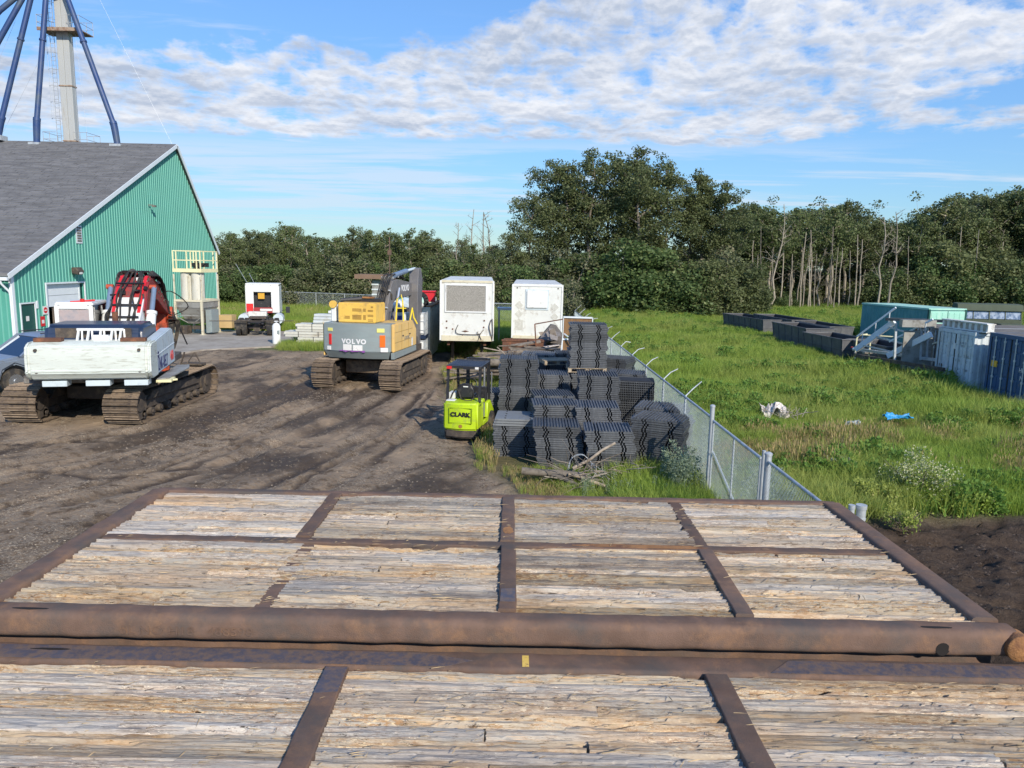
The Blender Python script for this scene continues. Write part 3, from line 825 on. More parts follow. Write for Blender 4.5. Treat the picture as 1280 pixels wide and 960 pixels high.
# round pipe stubs that close the near corners
for sx, x in ((1, 3.0), (-1, -3.28)):
    pass
mb = MB(); mb.tube([(3.115, 4.20, TOP - .088), (3.115, 4.30, TOP - .088)], [.084, .084], 20); mb.tube([(3.115, 4.19, TOP - .088), (3.115, 4.20, TOP - .088)], [.075, .084], 20); mb.build('corner_stub', MT['rust_orange'], up, smooth=50)
mb = MB(); mb.tube([(-3.36, 4.20, TOP - .088), (-3.36, 4.30, TOP - .088)], .084, 20); mb.build('corner_stub', MT['rust_orange'], up, smooth=50)
# weld numbers pressed into the rail face
text('stamped_number', 'SL NO H18   488598', .075, (-1.95, 4.2215, TOP - .098), (R(90), 0, 0), MT['rust'], up, .0012, 1.25)['kind'] = 'stuff'
for i, (x0, x1, y0, y1, mm) in enumerate((
        (-3.165, -1.68, 5.60, 6.68, ['plank_b', 'plank_a', 'plank_a']), (-1.56, -.07, 5.60, 6.68, ['plank_a', 'plank_a', 'plank_b', 'plank_c']),
        (.05, 1.46, 5.60, 6.68, ['plank_c', 'plank_a', 'plank_c', 'plank_b']), (1.60, 2.92, 5.60, 6.68, ['plank_a', 'plank_a', 'plank_b', 'plank_c']),
        (-3.165, -1.61, 4.41, 5.47, ['plank_a', 'plank_b', 'plank_a']), (-1.47, -.065, 4.41, 5.47, ['plank_a', 'plank_b']),
        (.065, 1.44, 4.41, 5.47, ['plank_a', 'plank_c', 'plank_b']), (1.575, 2.92, 4.41, 5.47, ['plank_a', 'plank_b', 'plank_a']))):
    fill_bay(up, x0, x1, y0 - .012, y1 + .012, TOP - .004, 11 + i, mm, 1.0)
# planks that run over the sunken cross bar
for k in range(7):
    me = plank_mesh(.16, .085, 900 + k, 1.0); me.materials.append(MT['plank_a'])
    link('plank', me, up, (-1.62, 4.80 + k * .094, TOP - .012))
splinters(up, -3.1, 2.9, 4.42, 6.68, TOP, 800, 3)
# the mat nearest the camera, one hand lower
lo = thing('timber_mat', 'lower timber mat with bleached grey planks, nearest to the viewer', 'timber mat', (0, 0, 0), group='steel framed timber mats')
beam_part(lo, 'side_beam', (-3.62, 4.115, LOW), (3.72, 4.115, LOW), .20, .17, 'rust', .03)
beam_part(lo, 'middle_beam', (-3.5, 3.02, LOW - .004), (3.6, 3.02, LOW - .004), .14, .15, 'rust', .012)
beam_part(lo, 'side_beam', (-3.62, 1.86, LOW), (3.72, 1.86, LOW), .19, .17, 'rust', .03)
beam_part(lo, 'end_beam', (-3.54, 1.96, LOW - .004), (-3.54, 4.0, LOW - .004), .15, .17, 'rust', .03)
beam_part(lo, 'end_beam', (3.64, 1.96, LOW - .004), (3.64, 4.0, LOW - .004), .15, .17, 'rust', .03)
for x in (-.98, 1.22):
    for ya, yb in ((3.095, 4.0), (1.96, 2.945)):
        mb = MB(); rbeam(mb, (x, ya, LOW + .006), (x, yb, LOW + .006), .135, .12, 0, .01); mb.build('cross_bar', MT['rust'], lo, smooth=40)
patch(lo, 'paint_patch', [(-1.043, 3.72), (-.917, 3.74), (-.917, 3.985), (-1.043, 3.985)], LOW + .0065, 'navypaint', .002)
patch(lo, 'paint_patch', [(-3.1, 4.03), (-.35, 4.03), (-.2, 4.1), (-.5, 4.175), (-3.1, 4.175)], LOW + .0002, 'navypaint', .002)
patch(lo, 'paint_patch', [(1.55, 4.03), (3.1, 4.03), (3.1, 4.16), (1.7, 4.17)], LOW + .0002, 'navypaint', .002)
patch(lo, 'yellow_mark', [(.095, 4.04), (.135, 4.04), (.135, 4.165), (.095, 4.165)], LOW + .0022, 'yellowmark', .0015)
for x in (-2.72,):
    mb = MB(); mb.prism(blob(x, 4.13, .13, .013, 12, 9), LOW - .004, LOW + .0035, 'z'); mb.build('lifting_slot', MT['slot'], lo)
for i, (x0, x1, y0, y1, mm) in enumerate((
        (-3.45, -1.055, 3.10, 4.0, ['plank_b', 'plank_b', 'plank_b', 'plank_a']), (-.905, 1.145, 3.10, 4.0, ['plank_b', 'plank_a', 'plank_b']),
        (1.295, 3.55, 3.10, 4.0, ['plank_b', 'plank_b', 'plank_a']), (-3.45, -1.055, 1.97, 2.94, ['plank_b']), (-.905, 1.145, 1.97, 2.94, ['plank_b']), (1.295, 3.55, 1.97, 2.94, ['plank_b']))):
    fill_bay(lo, x0, x1, y0, y1, LOW - .006, 41 + i, mm, .75 if i != 1 else .9)
splinters(lo, -3.4, 3.5, 3.1, 4.0, LOW, 420, 5)
# mats stacked underneath carry the two top ones
def plain_mat(x0, x1, y0, y1, zt, h, label):
    t = thing('timber_mat', label, 'timber mat', ((x0 + x1) / 2, (y0 + y1) / 2, zt - h), group='steel framed timber mats')
    w, d = x1 - x0, y1 - y0
    m1 = MB()
    for y in (-d / 2 + .07, d / 2 - .07): m1.b2(-w / 2, w / 2, y - .07, y + .07, 0, h - .006)
    for x in (-w / 2 + .06, w / 2 - .06): m1.b2(x - .06, x + .06, -d / 2 + .145, d / 2 - .145, .002, h - .01)
    m1.build('frame', MT['rust'], t, bev=.012)
    m2 = MB(); m2.b2(-w / 2 + .125, w / 2 - .125, -d / 2 + .145, d / 2 - .145, .02, h - .03); m2.build('timber_infill', MT['plank_a'], t)
    return t
z = TOP - .175
names = ['second', 'third', 'fourth', 'fifth', 'sixth', 'seventh', 'eighth', 'ninth', 'tenth', 'eleventh']
i = 0
hh = .236
for i in range(10):
    plain_mat(-3.3, 3.06, 4.36, 6.78, z - i * hh, hh, '%s timber mat down the stack under the splintered upper mat' % names[i])
z = LOW - .175
hh = .2435
for i in range(9):
    plain_mat(-3.6, 3.7, 1.78, 4.18, z - i * hh, hh, '%s timber mat down the stack under the bleached near mat' % names[i])
# ------------------------------------------------------------------ the teal metal shed
XG, YA, YB = -24.85, 37.0, 62.6           # gable plane and its two corners
ZA, ZB = 3.80, 5.30
YP, ZP = 55.9, 12.62                      # ridge
XF = -72.0
shed = thing('metal_shed', 'big teal ribbed metal shed with dark shingle roof and white trim', 'shed', (XG, YA, 0))
def roofz(y):
    return ZA + (ZP - ZA) * (y - YA) / (YP - YA) if y <= YP else ZP + (ZB - ZP) * (y - YP) / (YB - YP)
mb = MB()
# gable wall in pieces round the two openings
OD = (39.75, 43.25, 3.12)                 # overhead door y0 y1 height
MD = (37.55, 38.65, 2.18)                 # small door
def wallpiece(y0, y1, z0=None):
    ys = [y0] + ([YP] if y0 < YP < y1 else []) + [y1]
    poly = [(y0 - YA, z0 or 0), (y1 - YA, z0 or 0)] + [(y - YA, roofz(y) - .05) for y in ys[::-1]]
    mb.prism(poly, -.12, 0, 'x')
wallpiece(YA, MD[0]); wallpiece(MD[0], MD[1], MD[2]); wallpiece(MD[1], OD[0]); wallpiece(OD[0], OD[1], OD[2]); wallpiece(OD[1], YB)
mb.b2(XF - XG, -.12, -.0, .12, 0, ZA - .05)
mb.b2(XF - XG, -.12, YB - YA - .12, YB - YA, 0, ZB - .05)
mb.b2(XF - XG, XF - XG + .12, .12, YB - YA - .12, 0, ZA - .05)
mb.build('wall', MT['teal'], shed)
mb = MB()
y = YA + .22
while y < YB - .1:
    z0 = OD[2] + .1 if OD[0] - .12 < y < OD[1] + .12 else (MD[2] + .08 if MD[0] - .1 < y < MD[1] + .1 else .02)
    mb.prism([(-.0, y - YA - .035), (.038, y - YA - .018), (.038, y - YA + .018), (0, y - YA + .035)], z0, roofz(y) - .1, 'z')
    y += .29
x = -.3
while x > XF - XG:
    mb.prism([(x - .035, 0), (x - .018, -.038), (x + .018, -.038), (x + .035, 0)], .02, ZA - .1, 'z')
    x -= .29
mb.build('siding_rib', MT['tealrib'], shed, kind='stuff')
MT['shingle'] = mat('dark_grey_shingle', (.15, .15, .152), .9, 0, .25, .25, (.19, .19, .19), .5, 4, .15, .3, 8, sc=(1, 1, 1))
mb = MB()
over = .22
def roof_slab(ya, za, yb, zb):
    mb.prism([(ya - YA, za), (yb - YA, zb), (yb - YA, zb + .14), (ya - YA, za + .14)], XF - XG, over, 'x')
s1 = (ZP - ZA) / (YP - YA); s2_ = (ZB - ZP) / (YB - YP)
roof_slab(YA - .45, ZA - .45 * s1, YP, ZP)
roof_slab(YP, ZP, YB + .25, ZB + .25 * s2_)
roof = mb.build('roof', MT['shingle'], shed)
# courses of shingles, slightly uneven
v, f = [], []
rr = np.random.default_rng(3)
n_c = 62
for k in range(n_c):
    t0 = k / n_c
    x = over + .0
    while x > XF - XG:
        w = rr.uniform(.5, 1.1)
        lift = rr.uniform(.012, .035)
        y0 = -.45 + t0 * (YP - YA + .45); dy = (YP - YA + .45) / n_c
        z0 = ZA - .45 * s1 + t0 * (ZP - ZA + .45 * s1) + .14
        a = rr.uniform(-.03, .03)
        o = len(v)
        v += [(x, y0 + a, z0 + a * s1 + lift), (x - w + .015, y0 + a, z0 + a * s1 + lift), (x - w + .015, y0 + dy, z0 + dy * s1 + .006), (x, y0 + dy, z0 + dy * s1 + .006),
              (x, y0 + a, z0 + a * s1 - .01), (x - w + .015, y0 + a, z0 + a * s1 - .01)]
        f += [[o, o + 3, o + 2, o + 1][::-1][::-1], [o + 4, o, o + 1, o + 5]]
        x -= w
me = bpy.data.meshes.new('shingle_course'); me.from_pydata(v, [], f)
MT['shingle2'] = mat('grey_shingle_course', (.165, .165, .168), .9, 0, .42, 1.1, (.085, .085, .09), .56, 2.2, .1, .3, 8, sc=(.7, 2.6, 2.6))
me.materials.append(MT['shingle2'])
link('shingle_course', me, shed, kind='stuff')
mb = MB()   # white rake boards, corner boards, eave gutter
mb.beam((over + .02, -.5, ZA - .5 * s1 + .03), (over + .02, YP - YA, ZP + .03), .05, .24)
mb.beam((over + .02, YP - YA, ZP + .03), (over + .02, YB - YA + .28, ZB + .28 * s2_ + .03), .05, .24)
mb.build('rake_board', MT['trim'], shed)
mb = MB(); mb.b2(-.09, .055, -.055, .14, 0, ZA - .02); mb.build('corner_board', MT['trim'], shed)
mb = MB(); mb.b2(-.09, .055, YB - YA - .14, YB - YA + .055, 0, ZB - .1); mb.build('corner_board', MT['trim'], shed)
mb = MB(); mb.b2(XF - XG, over, -.62, -.48, ZA - .40, ZA - .24); mb.build('gutter', MT['trim'], shed)
mb = MB(); mb.tube([(-.15, -.55, ZA - .38), (-.15, -.52, ZA - .55), (-.05, -.12, ZA - .95), (-.02, -.10, ZA - 1.15), (-.02, -.10, .1)], .05, 8); mb.build('downspout', MT['trim'], shed, smooth=40)
# overhead door
od = MB()
d0, d1, dh = OD[0] - YA, OD[1] - YA, OD[2]
for a, b_ in ((d0 - .09, d0), (d1, d1 + .09)): od.b2(-.02, .05, a, b_, 0, dh)
od.b2(-.02, .05, d0 - .09, d1 + .09, dh, dh + .09)
fr = od.build('door_frame', MT['trim'], shed)
for k, (za, zb) in enumerate(((dh - .62, dh - .01), (dh - 1.22, dh - .63))):
    mb = MB(); mb.b2(-.20 - .0 * k, -.15, d0 + .02, d1 - .32, za, zb - .01); mb.build('door_panel', MT['trim'], fr)
mb = MB(); mb.b2(-.20, -.13, d1 - .30, d1 - .2, 0, dh); mb.build('door_track', MT['trim'], fr)
mb = MB(); mb.b2(-.22, -.15, d1 - .2, d1, 0, dh); mb.build('door_side', MT['tealdark'], fr)
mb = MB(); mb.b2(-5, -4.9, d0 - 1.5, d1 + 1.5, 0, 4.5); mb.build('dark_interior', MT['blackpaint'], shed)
# small door
m0, m1, mh = MD[0] - YA, MD[1] - YA, MD[2]
mb = MB(); mb.b2(-.03, .045, m0 - .07, m0, 0, mh); mb.b2(-.03, .045, m1, m1 + .07, 0, mh); mb.b2(-.03, .045, m0 - .07, m1 + .07, mh, mh + .07)
mf = mb.build('door_frame', MT['trim'], shed)
mb = MB(); mb.b2(-.08, -.035, m0 + .01, m1 - .01, .02, mh - .01); dd = mb.build('door', MT['tealdark'], mf)
mb = MB(); mb.b2(-.033, -.027, m0 + .42, m0 + .66, 1.30, 1.55); mb.build('door_notice', MT['labelwhite'], mf)
mb = MB(); mb.b2(.0, .05, m1 + .14, m1 + .26, 1.9, 2.3); mb.build('wall_box', MT['trim'], shed)
# louvre vent and flood lamp
def wy(px, z_, Xw=XG):
    # y on the gable plane that shows at column px
    best = min((abs(at(px, 340, Y_).x - Xw), Y_) for Y_ in np.arange(36, 64, .05))
    return best[1] - YA
v0 = wy(101, 5)
mb = MB(); mb.b2(.0, .05, v0 - .30, v0 + .30, 5.35, 6.35); vf = mb.build('vent_frame', MT['trim'], shed)
mb = MB()
for k in range(6): mb.b2(.045, .075, v0 - .2, v0 + .2, 5.45 + k * .145, 5.54 + k * .145)
mb.build('vent_louvre', MT['darkroof'], vf)
l0 = wy(91, 5)
mb = MB(); mb.b2(.0, .10, l0 - .1, l0 + .1, 3.72, 3.95); mb.prism([(.1, 3.68), (.42, 3.60), (.50, 3.80), (.36, 4.02), (.1, 4.0)], l0 - .30, l0 + .30, 'y'); lf = mb.build('flood_lamp', MT['muddark'], shed, bev=.03)
mb = MB(); mb.box((.47, l0, 3.70), (.02, .30, .13), 0); mb.build('lamp_glass', MT['whitedirty'], lf)
# notices by the big door
for k, (dy, z, w, h, mm) in enumerate(((0, 1.55, .42, .44, 'labelwhite'), (-.28, .95, .34, .52, 'signred'))):
    y = wy(52, 3) + dy
    mb = MB(); mb.b2(.05, .065, y - w / 2, y + w / 2, z, z + h)
    s = mb.build('wall_sign', MT[mm], shed)
    if k == 0:
        mb = MB(); mb.tube([(.066, y, z + .22), (.070, y, z + .22)], .16, 16); mb.build('round_symbol', MT['signred'], s)
        mb = MB(); mb.b2(.071, .075, y - .10, y + .10, z + .19, z + .25); mb.build('white_bar', MT['labelwhite'], s)
    else:
        mb = MB(); mb.b2(.066, .070, y - .10, y + .10, z + .15, z + .33); mb.build('white_label', MT['labelwhite'], s)
# small flat lamp arm near the top of the gable
y = wy(190, 6)
mb = MB(); mb.b2(.0, .35, y - .03, y + .03, 8.1, 8.16); mb.b2(.30, .5, y - .12, y + .12, 8.0, 8.12); mb.build('gable_lamp', MT['darkroof'], shed)

# ------------------------------------------------------------------ grain elevator leg with blue spouts
YT = 57.6
tw = at(88, 178, YT); xt = tw.x
tower = thing('grain_elevator_leg', 'tall weathered elevator leg with fan of blue spouts above the shed roof', 'elevator leg', (xt, YT, 0))
z0 = roofz(YP) - .2
mb = MB()
mb.b2(-.34, .10, -.28, .28, 9, 30); mb.b2(.12, .56, -.28, .28, 9, 30)
mb.build('leg_casing', MT['towergrey'], tower, bev=.02)
for z in (13.0, 16.9, 20.7, 24.4):
    mb = MB(); mb.b2(-.38, .60, -.32, .32, z, z + .09); mb.build('casing_flange', MT['towerrust'], tower)
def platform(z, x0, x1):
    t = MB(); t.b2(x0, x1, -.9, .9, z, z + .07); t.b2(x0, x1, -.95, -.9, z - .08, z + .16)
    p = t.build('platform', MT['towerrust'], tower)
    r = MB()
    for hh_ in (.5, 1.0):
        r.tube([(x0, -.9, z + hh_), (x0, .9, z + hh_)], .02, 5); r.tube([(x1, -.9, z + hh_), (x1, .9, z + hh_)], .02, 5)
        for a, b_ in ((x0, -.5), (.8, x1)): r.tube([(a, -.9, z + hh_), (b_, -.9, z + hh_)], .02, 5); r.tube([(a, .9, z + hh_), (b_, .9, z + hh_)], .02, 5)
    for xx in (x0, (x0 - .5) / 2, (x1 + .8) / 2, x1):
        for yy in (-.9, .9): r.tube([(xx, yy, z), (xx, yy, z + 1.0)], .02, 5)
    r.build('platform_railing', MT['galv'], p, kind='stuff')
platform(z0 + .15, -1.45, 1.75)
platform(20.65, -1.30, 1.75)
platform(24.9, -1.3, 1.3)
lad = MB()
for x in (-.92, -.62): lad.tube([(x, -.05, z0), (x, -.05, 30)], .022, 5)
z = z0
while z < 30: lad.tube([(-.92, -.05, z), (-.62, -.05, z)], .014, 4); z += .3
lad.build('ladder', MT['galv'], tower)
cg = MB()
z = z0 + 2.2
while z < 29:
    cg.tube([(-.77 + .38 * math.cos(t), -.05 - .42 * math.sin(t), z) for t in np.linspace(0, PI, 9)], .016, 4); z += 1.15
for t in (.2, .9, 1.57, 2.2, 2.9): cg.tube([(-.77 + .38 * math.cos(t), -.05 - .42 * math.sin(t), z0 + 2.2), (-.77 + .38 * math.cos(t), -.05 - .42 * math.sin(t), 28)], .012, 4)
cg.build('ladder_cage', MT['galv'], tower)
org = at(60, -24, YT) - Vector((xt, YT, 0))
mb = MB(); mb.tube([org + Vector((.3, 0, -1.0)), org + Vector((.3, 0, .4))], [1.15, .8], 16); mb.tube([org + Vector((.3, 0, .4)), org + Vector((.3, 0, 2.2))], [.4, .4], 12)
mb.build('distributor', MT['towerrust'], tower, smooth=40)
for i, (pts) in enumerate((((76, -25), (142, 155), (147, 181)), ((59, -25), (46, 150), (46, 179)), ((44, -25), (2, 148), (-2, 170)),
                           ((41, -25), (0, 48), (-60, 158)), ((46, -25), (0, 13), (-130, 150)))):
    P = [at(x, y, YT - .9 if k_ == 0 else YP - .25) - Vector((xt, YT, 0)) for k_, (x, y) in enumerate(pts)]
    d = (P[1] - P[0])
    if i < 3:
        sp = MB(); sp.tube([P[0], P[1]], .185, 14)
        s = sp.build('spout', MT['bluepipe'], tower, smooth=50)
        el = MB(); el.tube([P[1] + d * .01, P[1] - Vector((0, 0, .0)), P[1] * .7 + P[2] * .3 + Vector((0, 0, .1)), P[2]], [.20, .24, .24, .21], 12)
        el.tube([P[1] - d * .015, P[1] + d * .005], .25, 12); el.build('spout_elbow', MT['bluepipe'], s, smooth=50)
        fl = MB(); fl.box(P[2] + Vector((0, 0, -.15)), (.8, .8, .34)); fl.build('roof_flashing', MT['galv'], s)
        q = P[0] + d * .42
        cl = MB(); cl.tube([q, q + d * .012], .235, 14); cl.build('pipe_clamp', MT['bluepipe'], s)
        q = P[0] + d * .1
    else:
        sp = MB(); sp.tube([P[0], P[1], P[2]], .185, 14); s = sp.build('spout', MT['bluepipe'], tower, smooth=50)
# guy wires
gw = MB()
for a, b_, Y2 in (((120, -10), (217, 184), YP), ((88, -10), (110, 180), YP), ((85, -10), (99, 178), YP), ((30, 0), (0, 72), YT), ((48, 78), (4, 165), YT)):
    gw.tube([at(a[0], a[1], YT) - Vector((xt, YT, 0)), at(b_[0], b_[1], Y2) - Vector((xt, YT, 0))], .008, 4)
gw.build('guy_wire', MT['galv'], tower, kind='stuff')

# ------------------------------------------------------------------ steel hopper with railed tank
hp = thing('hopper_stand', 'grey steel hopper on legs with off white tank and cream railing', 'hopper', (-19.5, 46.0, .07), R(-6))
mb = MB()
W, D = .86, 1.0
top, z1, z2 = 2.05, 1.75, .75
def frust(mb, xa, ya, za, xb, yb, zb, m=0):
    vs = [(-xa, -ya, za), (xa, -ya, za), (xa, ya, za), (-xa, ya, za), (-xb, -yb, zb), (xb, -yb, zb), (xb, yb, zb), (-xb, yb, zb)]
    mb.add(vs, [(0, 1, 5, 4), (1, 2, 6, 5), (2, 3, 7, 6), (3, 0, 4, 7), (3, 2, 1, 0), (4, 5, 6, 7)], m)
frust(mb, .40, .45, .62, W - .03, D - .03, 1.62)
mb.b2(-W, W, -D, D, 1.62, 1.98)
mb.build('hopper_body', MT['hopper'], hp)
mb = MB()
for s in (-1, 1):
    mb.b2(-W - .05, W + .05, s * D - .05, s * D + .05, 1.98, 2.10); mb.b2(s * W - .05, s * W + .05, -D + .05, D - .05, 1.98, 2.10)
mb.build('rim', MT['cream'], hp)
for sx in (-1, 1):
    for sy in (-1, 1):
        mb = MB(); mb.b2(sx * (W - .02) - .06, sx * (W - .02) + .06, sy * D - .06 + .02 * sy, sy * D + .06 + .02 * sy, .02, 1.97); mb.b2(sx * W - .14, sx * W + .12, sy * D - .13, sy * D + .13, 0, .025)
        mb.build('leg', MT['cream'], hp)
mb = MB()
for sy in (-1, 1): mb.beam((-W, sy * D, 1.15), (W, sy * D, 1.15), .06); mb.beam((-W, sy * D, 1.1), (-.2, sy * D * .8, .7), .05); mb.beam((W, sy * D, 1.1), (.2, sy * D * .8, .7), .05)
mb.build('brace', MT['hopper'], hp)
mb = MB(); mb.tube([(-.46, -.05, 1.95), (-.46, -.05, 3.72)], .36, 20); mb.build('tank', MT['hopper'], hp, smooth=40)
mb = MB(); mb.tube([(-.28, -.56, 1.95), (-.28, -.56, 3.72)], .36, 20); mb.build('tank', MT['tank'], hp, smooth=40)
mb = MB(); mb.tube([(.40, -.54, 1.95), (.40, -.54, 3.72)], .38, 20); mb.build('tank', MT['tank'], hp, smooth=40)
mb = MB()
for x, y in ((-W, -D), (W, -D), (W, D), (-W, D), (.05, -D + .02)): mb.beam((x, y, 2.0), (x, y, 3.62), .07)
mb.build('tank_frame', MT['cream'], hp)
mb = MB(); mb.b2(-W - .05, W + .05, -D - .03, D, 3.74, 3.95); mb.build('platform_deck', MT['railcream'], hp)
mb = MB()
for hh_ in (.5, 1.05):
    for (xa, ya), (xb, yb) in (((-W, -D), (W, -D)), ((W, -D), (W, D)), ((-W, -D), (-W, D)), ((-W, D), (W, D))):
        mb.beam((xa, ya, 3.95 + hh_), (xb, yb, 3.95 + hh_), .055)
for x in (-W, -.66, 0, .62, W):
    for y in (-D, D): mb.beam((x, y, 3.95), (x, y, 5.0), .06)
mb.build('railing', MT['railcream'], hp)
mb = MB(); mb.tube([(.25, -.3, 3.95), (.25, -.3, 4.25)], .22, 12); mb.tube([(.25, -.3, 4.25), (.25, -.3, 4.42)], .12, 12); mb.b2(-.2, .7, -.1, .3, 4.05, 4.3)
mb.build('blower', MT['blackpaint'], hp, smooth=40)
mb = MB(); mb.b2(-.75, -.3, -.8, -.2, .02, .5); mb.tube([(-.8, -.9, .38), (-.55, -.9, .38)], .16, 12); mb.b2(.0, .6, -.7, -.3, .3, .5); mb.build('auger_motor', MT['muddark'], hp)
mb = MB(); mb.b2(W - .02, W + .35, -.6, .3, .1, 1.5); mb.build('control_cabinet', MT['greyblue'], hp)
# tan box by the hopper
tb = MB(); tb.b2(-.42, .42, -.4, .4, 0, .8); o = tb.build('tan_crate', MT['plywood'], loc=(gp(277, 418).x, 47.2, .35)); 
o.data.materials[0] = mat('tan_card', (.50, .36, .17), .8, var=.1); tag(o, 'tan box standing low between the hopper and the truck tractor', 'box')

# ------------------------------------------------------------------ truck tractor seen from behind
def wheel(parent, c, r, w, axis='x', name='wheel', rim='white', n=24, dual=False):
    t = MB()
    ax = Vector((1, 0, 0)) if axis == 'x' else Vector((0, 1, 0))
    c = Vector(c)
    t.tube([c - ax * w / 2, c - ax * w * .42, c + ax * w * .42, c + ax * w / 2], [r * .93, r, r, r * .93], n)
    o = t.build(name, MT['rubber'], parent, smooth=40)
    for s in (-1, 1):
        q = MB(); q.tube([c + ax * s * (w / 2 - .01), c + ax * s * (w / 2 + .012)], r * .56, 18); q.tube([c + ax * s * (w / 2), c + ax * s * (w / 2 + .05)], r * .2, 10)
        q.build('rim', MT[rim], o, smooth=40)
    return o
tk = thing('truck_tractor', 'white truck tractor seen from behind with bare frame and rear tyres', 'truck', (-15.55, 45.0, .05), R(13))
mb = MB(); mb.b2(-.45, -.32, -.3, 6.5, .75, 1.0); mb.b2(.32, .45, -.3, 6.5, .75, 1.0)
for y in (-.2, 1.2, 2.6, 4.0): mb.b2(-.32, .32, y, y + .12, .78, .96)
mb.build('frame_rail', MT['blackpaint'], tk)
for y in (.35, 1.65):
    for x in (-1.05, -.72, .72, 1.05): wheel(tk, (x, y, .50), .50, .27, rim='muddark')
    mb = MB(); mb.tube([(-.9, y, .5), (.9, y, .5)], .10, 8); mb.tube([(0, y - .1, .5), (0, y + .25, .5)], .24, 12); mb.build('axle', MT['muddark'], tk)
for x in (-1.0, 1.0): wheel(tk, (x, 6.3, .50), .50, .28, rim='white')
mb = MB(); mb.b2(-.5, .5, .6, 1.5, 1.02, 1.12); mb.build('coupling_plate', MT['muddark'], tk)
mb = MB(); mb.b2(-.75, .35, 2.7, 3.3, 1.0, 1.3); mb.build('deck_plate', MT['whitedirty'], tk)
mb = MB(); mb.b2(-1.25, -.55, -.12, -.1, .45, .95); mb.b2(.55, 1.25, -.12, -.1, .4, 1.0); mb.build('mud_flap', MT['rubber'], tk)
cabf = MB()  # rear wall of the cab with its cut-out
cabf.b2(-1.05, -.55, 4.0, 4.12, 1.15, 2.95); cabf.b2(.55, 1.05, 4.0, 4.12, 1.15, 2.95); cabf.b2(-.55, .55, 4.0, 4.12, 2.5, 2.95); cabf.b2(-.55, .55, 4.0, 4.12, 1.15, 1.35)
cabf.b2(-1.05, -1.0, 4.12, 6.1, 1.15, 2.9); cabf.b2(1.0, 1.05, 4.12, 6.1, 1.15, 2.9); cabf.b2(-1.05, 1.05, 4.0, 6.1, 2.95, 3.05)
cb_ = cabf.build('cab', MT['white'], tk, bev=.06, smooth=40, seg=2)
mb = MB(); mb.b2(-.98, .98, 4.4, 6.0, 1.2, 2.85); mb.build('cab_inside', MT['blackpaint'], cb_)
mb = MB(); mb.b2(-.28, .12, 4.15, 4.3, 2.05, 2.45); mb.build('amber_panel', mat('amber_box', (.60, .33, .03), .5, var=.05), cb_)
mb = MB(); mb.b2(-1.0, -.58, 3.94, 3.995, 1.22, 1.75); mb.build('tail_lamp', MT['reflector'], tk)
mb = MB(); mb.b2(-.54, .62, 3.90, 3.99, 1.15, 1.5); mb.build('red_panel', MT['red'], tk)
mb = MB(); mb.b2(-.15, .6, 3.86, 3.895, 1.28, 1.42); mb.build('red_panel_sign', MT['labelwhite'], tk)
mb = MB(); mb.b2(-.98, .98, 6.1, 7.6, .9, 1.9); mb.build('bonnet', MT['white'], tk, bev=.1, smooth=40)
for s in (-1, 1):
    mb = MB(); mb.tube([(s * 1.05, 2.7, .85), (s * 1.05, 3.9, .85)], .32, 18); mb.build('fuel_tank', MT['paleblue'], tk, smooth=40)
mb = MB(); mb.tube([(-.9, 4.1, 3.05), (-1.6, 4.2, 4.3)], .012, 4); mb.tube([(-.5, 4.3, 3.05), (-.8, 4.3, 3.7)], .012, 4); mb.build('antenna', MT['galv'], tk)
mb = MB(); mb.tube([(1.25, 3.4, 1.35), (1.6, 3.4, 1.4)], .02, 5); mb.b2(1.5, 1.75, 3.35, 3.45, 1.2, 1.6); mb.build('side_mirror', MT['blackpaint'], tk)
mb = MB(); mb.tube([(-2.6, -.4, .95), (2.2, -.5, .98)], .025, 5); mb.build('tow_bar', MT['muddark'], tk)
# gas cylinder
gc = thing('gas_cylinder', 'white upright gas cylinder in front of the pale beam stack', 'gas cylinder', tuple(gp(346, 431)))
mb = MB(); mb.tube([(0, 0, 0), (0, 0, 1.05), (0, 0, 1.17), (0, 0, 1.22)], [.225, .225, .15, .06], 18); mb.build('body', MT['white'], gc, smooth=40)
mb = MB(); mb.tube([(0, 0, 1.2), (0, 0, 1.27)], .03, 8); mb.tube([(.1 * math.cos(t), .1 * math.sin(t), 1.30) for t in np.linspace(0, 5.2, 12)], .025, 6); mb.build('valve_guard', MT['white'], gc)
mb = MB(); mb.b2(.02, .21, -.205, -.16, .62, .82); mb.build('label', MT['greyblue'], gc)
# stacks of pale beams and bundles of pipe
bx = gp(352, 433).x
def beams(name, label, x0, y0, z0, cols, rows, L_, w, h, seed, skew=0.):
    t = thing(name, label, 'beam bundle', (x0, y0, z0), group='bundles of pale beams by the truck tractor')
    r = random.Random(seed)
    for i in range(rows):
        for j in range(cols):
            a = r.uniform(-.16, .10)
            mb = MB(); mb.b2(a, L_ + a, j * w + .008, (j + 1) * w - .008, i * h + .008, (i + 1) * h - .008)
            mb.build('beam', MT['lumberwhite'], t)
    for x in (.8, 1.9, 3.0):
        mb = MB(); q = .006
        mb.b2(x, x + .035, -q, -q + .004, 0, rows * h + q); mb.b2(x, x + .035, -q, cols * w, rows * h + q, rows * h + q + .004)
        mb.build('strap', MT['blackpaint'], t)
    return t
for x_, k in ((.5, 0), (3.4, 1)):
    mb = MB(); mb.b2(-.06, .06, -.1, 1.4, 0, .12); tag(mb.build('wood_bearer', MT['oldwood'], loc=(bx + x_, 41.0, 0)), ('left' if k == 0 else 'right') + ' grey bearer under the lowest bundle of pale beams', 'bearer')
beams('beam_bundle', 'lowest bundle of cream beams strapped on bearers in the grass', bx + .75, 41.0, .12, 5, 2, 4.2, .25, .17, 1)
